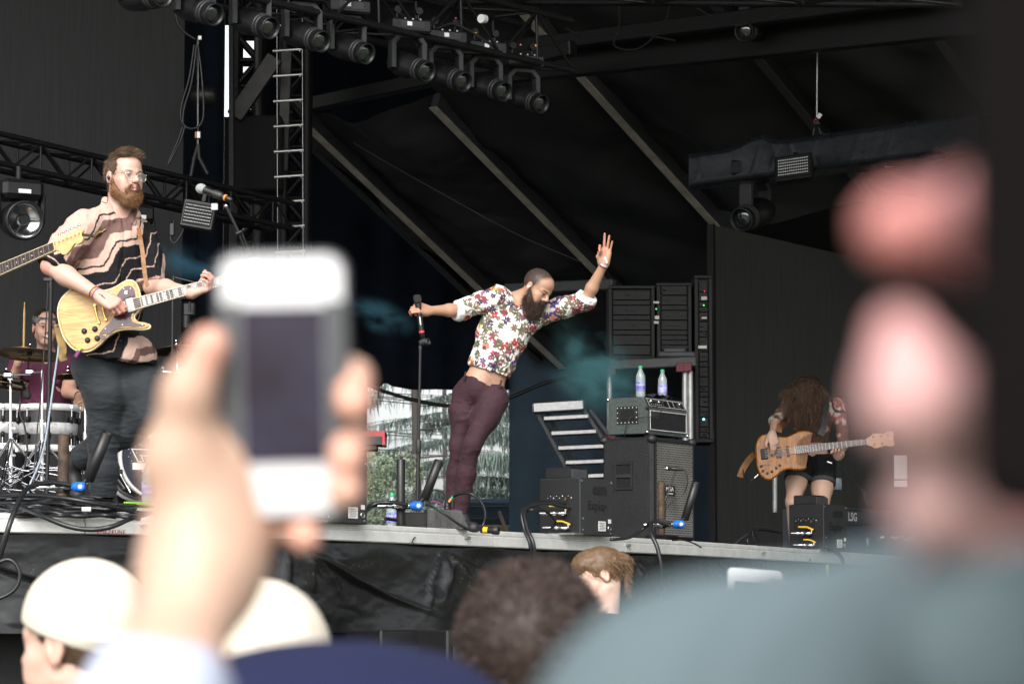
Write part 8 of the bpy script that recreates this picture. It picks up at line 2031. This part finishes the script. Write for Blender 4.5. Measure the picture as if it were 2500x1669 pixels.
    bd = mesh_obj('bandana', V, F_, 'bandana_cloth' if 'bandana_cloth' in M else mat('bandana_cloth', (.012, .012, .014), .8, col2=(.25, .25, .26), vscale=45), root)
    s = SDF(); limb(s, [DJ(85, 1060, .1), DJ(60, 1075, -.35), DJ(62, 1185, -.3)], [.10, .075, .06], .03); limb(s, [DJ(140, 1060, .1), DJ(170, 1075, -.35), DJ(172, 1185, -.3)], [.10, .075, .06], .03); s.ell(A3(pel), (.17, .13, .12), TF.R, .05)
    V, F = s.mesh(.008); np_obj('trousers', V, F, 'black_matte', root)
    d = (wrL-elL).normalized(); m_ = MB(); m_.lathe(wrL-d*.03, d, [(0, .034), (.02, .033)], 16, caps=False); m_.build('wristband', 'black_rubber', root)
build_drummer()
a, b = P(60, 737, 19.5), P(57, 884, 19.62); d = (b-a).normalized(); L = (b-a).length
m_ = MB(); m_.lathe(a, d, [(0, .002), (.006, .0045), (.016, .0045), (.02, .003), (.07, .0075), (L-.01, .0078), (L, .004)], 10); m_.build('drumstick', 'maple', label='pale drumstick held upright above the big cymbal', cat='drumstick')
a, b = P(182, 990, 19.3), P(212, 972, 19.6); m_ = MB(); m_.cyl(a, b, .0075, n=8); m_.build('drumstick', 'maple', label='second drumstick resting over the floor tom rim', cat='drumstick')
# ================================================================ smoke
def smoke(a, b, r, dens, label, seed=0, col=(.35, .80, .86)):  # tint of the stage lights is put into the smoke colour
    a, b = Vector(a), Vector(b); c = (a+b)/2; t = (b-a).normalized(); L = (b-a).length
    mb_ = MB(); mb_.ball((0, 0, 0), 1.0, 20, 12); o = mb_.build('smoke', None, label=label, cat='smoke', kind='stuff')
    s = Vector((0, 1, 0)); u_ = s.cross(t).normalized(); s = t.cross(u_)
    m4 = Matrix((t, s, u_)).transposed().to_4x4(); o.rotation_euler = m4.to_euler(); o.location = c; o.scale = (L/2, r, r)
    m = bpy.data.materials.new('smoke'); m.use_nodes = True; n = m.node_tree; n.nodes.clear()
    out = n.nodes.new('ShaderNodeOutputMaterial'); pv = n.nodes.new('ShaderNodeVolumePrincipled'); n.links.new(pv.outputs[0], out.inputs['Volume'])
    pv.inputs['Color'].default_value = (*col, 1); pv.inputs['Anisotropy'].default_value = .2
    tc = n.nodes.new('ShaderNodeTexCoord'); ln = n.nodes.new('ShaderNodeVectorMath'); ln.operation = 'LENGTH'; n.links.new(tc.outputs['Object'], ln.inputs[0])
    mr = n.nodes.new('ShaderNodeMapRange'); mr.inputs['From Min'].default_value = 1.0; mr.inputs['From Max'].default_value = .1; n.links.new(ln.outputs['Value'], mr.inputs['Value'])
    mp = n.nodes.new('ShaderNodeMapping'); mp.inputs['Scale'].default_value = (L*.9, r*2, r*2.4); mp.inputs['Location'].default_value = (seed, seed*2, 0); n.links.new(tc.outputs['Object'], mp.inputs[0])
    nz = n.nodes.new('ShaderNodeTexNoise'); nz.inputs['Scale'].default_value = 2.2; nz.inputs['Detail'].default_value = 6; nz.inputs['Distortion'].default_value = .6; n.links.new(mp.outputs[0], nz.inputs['Vector'])
    m2 = n.nodes.new('ShaderNodeMapRange'); m2.inputs['From Min'].default_value = .42; m2.inputs['From Max'].default_value = .75; n.links.new(nz.outputs['Fac'], m2.inputs['Value'])
    pw = n.nodes.new('ShaderNodeMath'); pw.operation = 'POWER'; pw.inputs[1].default_value = 2.1; n.links.new(mr.outputs[0], pw.inputs[0])
    ml = n.nodes.new('ShaderNodeMath'); ml.operation = 'MULTIPLY'; n.links.new(pw.outputs[0], ml.inputs[0]); n.links.new(m2.outputs[0], ml.inputs[1])
    m3 = n.nodes.new('ShaderNodeMath'); m3.operation = 'MULTIPLY'; n.links.new(ml.outputs[0], m3.inputs[0]); m3.inputs[1].default_value = dens; n.links.new(m3.outputs[0], pv.inputs['Density'])
    o.data.materials.clear(); o.data.materials.append(m); return o
smoke(P(1330, 840, 22), P(1580, 985, 22), .38, 22.0, 'teal puff of stage smoke drifting behind the bass amplifier', 1)
smoke(P(1350, 760, 22.2), P(1440, 920, 22.1), .22, 7.0, 'upper wisp of the teal smoke right of the singer', 4)
smoke(P(820, 735, 21), P(1035, 810, 21), .16, 26.0, 'blue streak of smoke left of the singer\'s microphone', 2, (.25, .66, .85))
smoke(P(330, 610, 20.5), P(580, 670, 20.5), .17, 20.0, 'faint blue streak of smoke behind the guitar neck', 3, (.25, .6, .85))

smoke(P(1180, 1010, 27), P(1760, 1120, 27), .75, 1.0, 'thin bluish haze low behind the steps and the cabinet', 6, (.45, .62, .75))
# ================================================================ people in front of the stage
def crowd(c, Yc, f, label, skin, sc=1.0, up=(0, 0, 1), hair=None, cap=None, shirt=(.2, .2, .25), h=.007, tail=None, hn=2500, hl=.03, pt=None):
    c = P(*c, Yc); root = person(Vector((c.x, c.y, 0)), label); HF = frame_from(f, up, A3(c)); p = HF.p
    ff = Vector((f[0], f[1], 0)).normalized(); rr_ = Vector((ff.y, -ff.x, 0)); nk = c-Z*.19-ff*.03; pel = nk-Z*.55
    shR, shL = nk+rr_*.19-Z*.05, nk-rr_*.19-Z*.05; elR, elL = shR-Z*.27+rr_*.05, shL-Z*.27-rr_*.05
    s = SDF(); head_ops(s, HF, sc, neck=nk); tor(s, pel, nk, shR, shL, ff)
    for a, b in ((shR, elR), (shL, elL)): limb(s, [a, b, b+ff*.2-Z*.1], [.05, .042, .028])
    for q in (-1, 1): limb(s, [pel+rr_*q*.09, pel+rr_*q*.1-Z*.42, Vector((pel.x, pel.y, .05))+rr_*q*.1], [.085, .06, .045])
    V, F = s.mesh(h, 1); C = np.tile(np.array(skin), (len(V), 1))*(.93+.18*fbm(V*16, 3))[:, None]; C = head_paint(C, V, HF, sc)
    np_obj('body', V, F, 'skin_pale', root, cols=np.clip(C, 0, 1))
    s = SDF(); tor(s, pel, nk, shR, shL, ff, w=(.16, .15, .15), off=.015)
    for a, b in ((shR, elR), (shL, elL)): limb(s, [a, a.lerp(b, .8)], [.075, .072], .03)
    s.cap(A3(nk)+np.array((0, 0, .12)), A3(nk)+np.array((0, 0, .0)), .065, .065, .01, None, True)
    V, F = s.mesh(.01, 1); V = wrinkle(V, F, .008, 6, (1, 1, .7), c.x); np_obj('shirt', V, F, 'cloth_attr', root, cols=np.tile(np.array(shirt), (len(V), 1)))
    s = SDF()
    for q in (-1, 1): limb(s, [pel+rr_*q*.08, pel+rr_*q*.1-Z*.42, Vector((pel.x, pel.y, .06))+rr_*q*.1], [.12, .08, .06]); s.cap(A3(Vector((pel.x, pel.y, .04))+rr_*q*.1), A3(Vector((pel.x, pel.y, .04))+rr_*q*.1+ff*.14), .045, .04)
    V, F = s.mesh(.014, 1); np_obj('trousers', V, F, 'denim', root)
    if hair is not None:
        s = SDF(); s.ell(p(0, -.018, .030), np.array((.083, .104, .092))*sc, HF.R); hcut(s, p(0, .088 if tail else .055, .05), HF.d((0, 1, -1.2 if tail else -.4)), .3, .01)
        if cap is None: hcut(s, p(0, .0, -.045), HF.d((0, .6 if not tail else .25, -.8)), .3, .01)
        else: hcut(s, p(0, .02, -.03), HF.d((0, .7, -.7)), .3, .01)
        for q in (-1, 1): s.ell(p(q*.088, -.004, -.012), np.array((.018, .026, .034))*sc, HF.R, .006, True)
        if tail: s.ell(p(0, .030, .070), (.070, .067, .056), HF.R, .02); tb = Vector(p(0, -.10, .05)); te = tb-ff*.05-Z*.02; s.cap(A3(tb), A3(te), .022, .024, .02); s.cap(A3(te), A3(te-Z*.15-ff*.01), .024, .011, .02)
        hairpiece('hair', s, .006 if Yc > 6 else .0075, root, np.array(hair)*.7, np.array(hair)*1.6, hn, hl, .002*max(1, Yc/9), lambda rt, nn: nn*(.12 if tail else .35)+np.array(HF.R[:, 1])*(-.4 if tail else .3)+np.array((0, 0, -.5 if tail else .1)), jit=.06 if tail else .3, curl=.04 if tail else .3, seed=int(c.x*77) % 50+60, amp=.006)
    if cap is not None:
        s = SDF(); s.ell(p(0, -.012, .040), np.array((.091, .112, .103))*sc, HF.R); hcut(s, p(0, .055, .030), HF.d((0, .35, -1)), .3, .004)
        s.ell(p(0, -.012, .034), np.array((.078, .099, .088))*sc, HF.R, .004, True)
        s.cap(p(-.035, -.13, .005), p(.035, -.13, .005), .032, .032, .02, (HF.R[:, 2], .18)); s.cap(p(0, -.012, .138), p(0, -.012, .139), .008, .008, .004)
        V, F = s.mesh(.005, 1); V = wrinkle(V, F, .0012, 5, (1, 1, 1), 2.0); L = HF.loc(V); C = np.tile(np.array(cap), (len(V), 1)); a = np.arctan2(L[:, 1]+.012, L[:, 0])
        C[(np.abs(((a/(math.pi/3)) % 1)-.5) > .492) & (L[:, 2] > .03)] *= .7; np_obj('cap', V, F, 'cloth_attr', root, cols=C)
    return root
crowd((196, 1572), 5.0, (-.86, .50, -.03), 'young man in a cream cap turned backwards at the lower left', (.60, .38, .30), cap=(.62, .56, .47), hair=(.10, .06, .035), shirt=(.5, .5, .5), hl=.010, sc=1.06, h=.006)
crowd((622, 1700), 3.5, (-.3, .95, -.05), 'person in a white cap partly behind the raised forearm', (.5, .3, .22), cap=(.66, .60, .50), hair=(.06, .04, .03), shirt=(.06, .06, .09), hl=.01)
crowd((1306, 1622), 3.6, (.15, .98, .05), 'person with tousled dark brown hair in the crowd, seen from behind', (.5, .32, .25), hair=(.042, .026, .021), shirt=(.05, .05, .06), hn=9000, hl=.016, sc=1.07)
crowd((1462, 1404), 12.6, (-.85, -.16, -.45), 'woman with a brown ponytail looking left in front of the tarpaulin', (.62, .42, .34), hair=(.16, .095, .052), shirt=(.03, .03, .035), tail=True, hn=5000, hl=.022, h=.006)
crowd((1222, 1568), 9.0, (-.6, -.7, -.1), 'dark-skinned person mostly hidden behind the brown-haired head', (.16, .075, .045), hair=(.012, .01, .01), shirt=(.02, .03, .09))
# bent navy back in the lower middle
c = P(820, 1830, 1.9); root = person(Vector((c.x, c.y, 0)), 'person in a plain navy shirt, only the rounded shoulder showing at the bottom')
s = SDF(); s.ell(A3(P(770, 1895, 1.9)), (.155, .13, .092), roty(R(-4)), .03); s.cap(A3(P(930, 1900, 1.9)), A3(P(1050, 2150, 1.85)), .055, .05, .04); s.cap(A3(P(560, 1980, 1.95)), A3(P(500, 2300, 1.9)), .06, .05, .04)
s.ell(A3(P(780, 3200, 1.95)), (.19, .13, .30), None, .05); V, F = s.mesh(.008); V = wrinkle(V, F, .004, 6, (1, 1, 1), 4.0)
np_obj('shirt', V, F, 'cloth_attr', root, cols=np.tile(np.array((.010, .013, .046)), (len(V), 1)))
s = SDF(); hf_ = frame_from((-.1, .7, -.7), (0, .7, .7), A3(P(780, 2260, 2.08))); head_ops(s, hf_, 1.0, neck=P(790, 2200, 1.98)); s.cap(A3(P(1120, 2050, 1.85)), A3(P(1130, 2300, 1.9)), .045, .03, .03); s.ell(A3(P(780, 3200, 1.95)), (.15, .10, .16), None, .05)
for q in (-1, 1): s.cap(A3(P(800+q*180, 2500, 1.95)), A3((c.x+q*.1, 1.95, .05)), .08, .05, .05)
V, F = s.mesh(.01); np_obj('body', V, F, 'skin_pale', root, cols=np.tile(np.array((.5, .32, .25)), (len(V), 1)))
s = SDF(); s.ell(hf_.p(0, -.015, .035), (.086, .108, .096), hf_.R); V, F = s.mesh(.01); np_obj('hair', V, F, 'hair_attr', root, cols=np.tile(np.array((.04, .03, .025)), (len(V), 1)))

# raised left hand filming with a white phone
YH = 1.37
root = person(Vector((P(250, 1700, 1.3).x, 1.2, 0)), 'raised hand and forearm of somebody filming the band with a white phone')
w0 = P(492, 1385, YH+.012); s = SDF(); H = lambda x, y, d=0.0: A3(P(x, y, YH+d))
fg = [((600, 1010, .020), (720, 905, .026), (858, 925, .018), (862, 985, -.002), .0105), ((600, 1110, .022), (720, 1020, .028), (852, 1060, .022), (846, 1120, -.002), .0105), ((590, 1190, .024), (720, 1130, .028), (838, 1165, .022), (842, 1200, .000), .0100), ((570, 1270, .022), (660, 1255, .026), (740, 1290, .020), (745, 1312, .004), .0088)]
for (k0, k1, k2, k3, r) in fg: s.cap(w0, H(*k0), .016, .0145, .012); s.cap(H(*k0), H(*k1), .0125, r, .010); s.cap(H(*k1), H(*k2), r, r*.95, .004); s.cap(H(*k2), H(*k3), r*.95, r*.85, .004)
s.cap(w0, H(490, 1150, .014), .021, .018, .02)
s.cap(H(500, 1330, .005), H(436, 1120, -.002), .017, .0155, .02); s.cap(H(436, 1120, -.002), H(458, 960, -.013), .0135, .0115, .015); s.cap(H(458, 960, -.013), H(512, 842, -.019), .0113, .0095, .01)
s.cap(H(492, 1385, .012), H(385, 1700, -.05), .0205, .0245, .03); s.cap(H(385, 1700, -.05), H(300, 2400, -.16), .0245, .036, .03)
V, F = s.mesh(.0026, 1); C = np.tile(np.array((.50, .325, .24)), (len(V), 1))*(.94+.14*fbm(V*60, 3))[:, None]
for (x, y, d) in ((508, 838, -.02), (880, 970, 0), (870, 1130, 0), (740, 1290, 0)): C = blend(C, V, H(x, y, d), .022, (.68, .32, .24), .7)
np_obj('body', V, F, 'skin_pale', root, cols=np.clip(C, 0, 1))
s = SDF(); s.cap(H(415, 1610, -.04), H(370, 1760, -.06), .0285, .033); s.cap(H(370, 1760, -.06), H(300, 2400, -.16), .033, .055); s.cap(H(300, 2400, -.16), A3((-.34, 1.05, .8)), .06, .17, .1); hcut(s, H(412, 1620, -.04), P(500, 1370, YH)-P(385, 1760, YH-.03), .1)
V, F = s.mesh(.007, 1); V = wrinkle(V, F, .004, 10, (1, 1, 1), 9.0); np_obj('sleeve', V, F, 'cloth_attr', root, cols=np.tile(np.array((.40, .43, .54)), (len(V), 1)))
pc = P(693, 940, YH); pu = (P(686, 620, YH-.004)-P(700, 1262, YH+.004)).normalized(); px_ = Vector((1, .10, 0)).normalized(); px_ = (px_-pu*px_.dot(pu)).normalized(); pn = px_.cross(pu); pn = pn if pn.y < 0 else -pn
root = empty('phone', pc, 'white phone held up in the raised hand in front, its dark screen facing us', 'phone')
def rrect(w_, h_, r, n=6): return [(sx*(w_/2-r)+r*math.cos(a), sz*(h_/2-r)+r*math.sin(a)) for (sx, sz, a0) in ((1, 1, 0), (-1, 1, 90), (-1, -1, 180), (1, -1, 270)) for a in [R(a0+90*k/n) for k in range(n+1)]]
m_ = MB(); m_.prism(rrect(.0635, .1285, .010), pc-pn*.009, px_, pu, pn, .0075, .002); m_.build('case', 'grey_paint', root)
m_ = MB(); m_.prism(rrect(.0590, .1242, .009), pc-pn*.0014, px_, pu, pn, .0015, .0004); m_.build('front_glass', 'phone_white' if 'phone_white' in M else mat('phone_white', (.58, .58, .59), .25), root)
m_ = MB(); m_.box(pc+pn*.0003-pu*.0, (.0400, .0745, .0006), (px_, pu, pn)); sc_ = m_.build('screen', 'phone_screen' if 'phone_screen' in M else mat('phone_screen', (.018, .013, .02), .12, col2=(.03, .028, .05), vscale=30), root)
for q in (-1, 1): m_ = MB(); m_.box(pc+px_*q*.0248+pn*.0003, (.0088, .080, .0007), (px_, pu, pn)); m_.build('side_strip', 'grey_paint', root)
m_ = MB(); m_.lathe(pc-pu*.051, pn, [(0, .0055), (.0004, .0055)], 20); m_.build('home_button', 'white_plastic', root)
m_ = MB(); m_.box(pc+pu*.051+pn*.0003, (.011, .0014, .0006), (px_, pu, pn)); m_.build('ear_slot', 'dark_grey', root)

# second phone and hand close to the lens at the right
YF = .50
root = person(Vector((.45, .45, 0)), 'very close blurred hand with two fingertips round a dark phone, grey-blue sleeve below')
H = lambda x, y, d=0.0: A3(P(x, y, YF+d)); s = SDF()
s.cap(H(2190, 555), H(2420, 540, .02), .0066, .0080, .004); s.cap(H(2420, 530, .02), H(2700, 620, .035), .0095, .010, .006)
s.cap(H(2200, 815, -.003), H(2235, 960, -.004), .0048, .0088, .006); s.cap(H(2240, 985, 0), H(2560, 1060, .03), .0092, .0108, .006)
s.cap(H(2262, 1235, .01), H(2600, 1250, .035), .0070, .0115, .006)
s.cap(H(2700, 620, .035), H(2720, 1350, .045), .016, .024, .03); s.cap(H(2600, 1250, .04), H(2520, 1620, .06), .014, .018, .03); s.cap(H(2520, 1620, .06), H(2560, 2000, .10), .018, .022, .03)
V, F = s.mesh(.002, 1); C = np.tile(np.array((.62, .27, .26)), (len(V), 1)); C = blend(C, V, H(2222, 930), .030, (.66, .36, .35), .8); C = blend(C, V, H(2240, 1220), .03, (.58, .38, .37), .8); C = blend(C, V, H(2180, 600), .012, (.45, .13, .09), .6)
np_obj('body', V, F, 'skin_pale', root, cols=C)
s = SDF(); K = lambda x, y, Y: A3(P(x, y, Y)); s.cap(K(1765, 1955, .78), K(2130, 1950, .74), .050, .055, .02); s.cap(K(2130, 1950, .74), K(2620, 1800, .64), .055, .052, .02); s.cap(K(1765, 1935, .78), K(1560, 2700, .85), .050, .085, .03); s.cap(K(2620, 1770, .64), K(2500, 1560, .53), .045, .026, .03)
s.cap(K(2150, 2500, .76), K(2700, 2500, .7), .09, .09, .03); s.cap(K(2700, 2700, .7), A3((.35, .55, 1.1)), .1, .16, .05); V, F = s.mesh(.006, 1); V = wrinkle(V, F, .005, 7, (1, 1, 1), 12.0)
np_obj('sleeve', V, F, 'cloth_attr', root, cols=np.tile(np.array((.105, .142, .155)), (len(V), 1)))
pc = P(2675, 130, .452); px_ = Vector((1, .25, 0)).normalized(); pu = Z; pn = Vector((px_.y, -px_.x, 0))
root = empty('phone', pc, 'dark phone held upright at the far right edge, heavily blurred', 'phone')
m_ = MB(); m_.prism(rrect(.046, .150, .008), pc-pn*.004, px_, pu, pn, .008, .002); m_.build('case', 'phone_dark' if 'phone_dark' in M else mat('phone_dark', (.003, .002, .002), .8, spec=.1), root)
m_ = MB(); m_.prism(rrect(.044, .144, .006), pc+pn*.0041, px_, pu, pn, .0005); m_.build('glass', 'phone_dark', root)
# small white phone further off
pc = P(1843, 1412, 5.6); px_ = Vector((1, .1, -.06)).normalized(); pu = Vector((.02, .25, 1)).normalized(); pu = (pu-px_*pu.dot(px_)).normalized(); pn = px_.cross(pu)
root = empty('phone', pc, 'small white phone held sideways above the grey-blue sleeve', 'phone')
m_ = MB(); m_.prism(rrect(.108, .058, .009), pc-pn*.004-pu*.008, px_, pu, pn, .008, .002); m_.build('case', 'phone_white', root)
m_ = MB(); m_.box(pc+pn*.0045-pu*.020, (.082, .030, .0006), (px_, pu, pn)); m_.build('screen', 'phone_screen', root)
s = SDF(); w0 = pc+Vector((.07, .0, -.13)); hand_ops(s, w0, pc+px_*.05-w0, Vector((.2, 1, .1)), 1, [(40, 70, 40)]*4, fore=1); s.cap(A3(w0), A3(w0+Vector((.08, .05, -.28))), .027, .04, .03)
s.cap(A3(w0+Vector((.08, .05, -.28))), A3((w0.x+.1, w0.y+.1, .8)), .045, .12, .05)
V, F = s.mesh(.006); r2 = person(Vector((w0.x, w0.y, 0)), 'person behind the grey-blue sleeve holding a small white phone sideways'); np_obj('body', V, F, 'skin_pale', r2, cols=np.tile(np.array((.55, .35, .28)), (len(V), 1)))
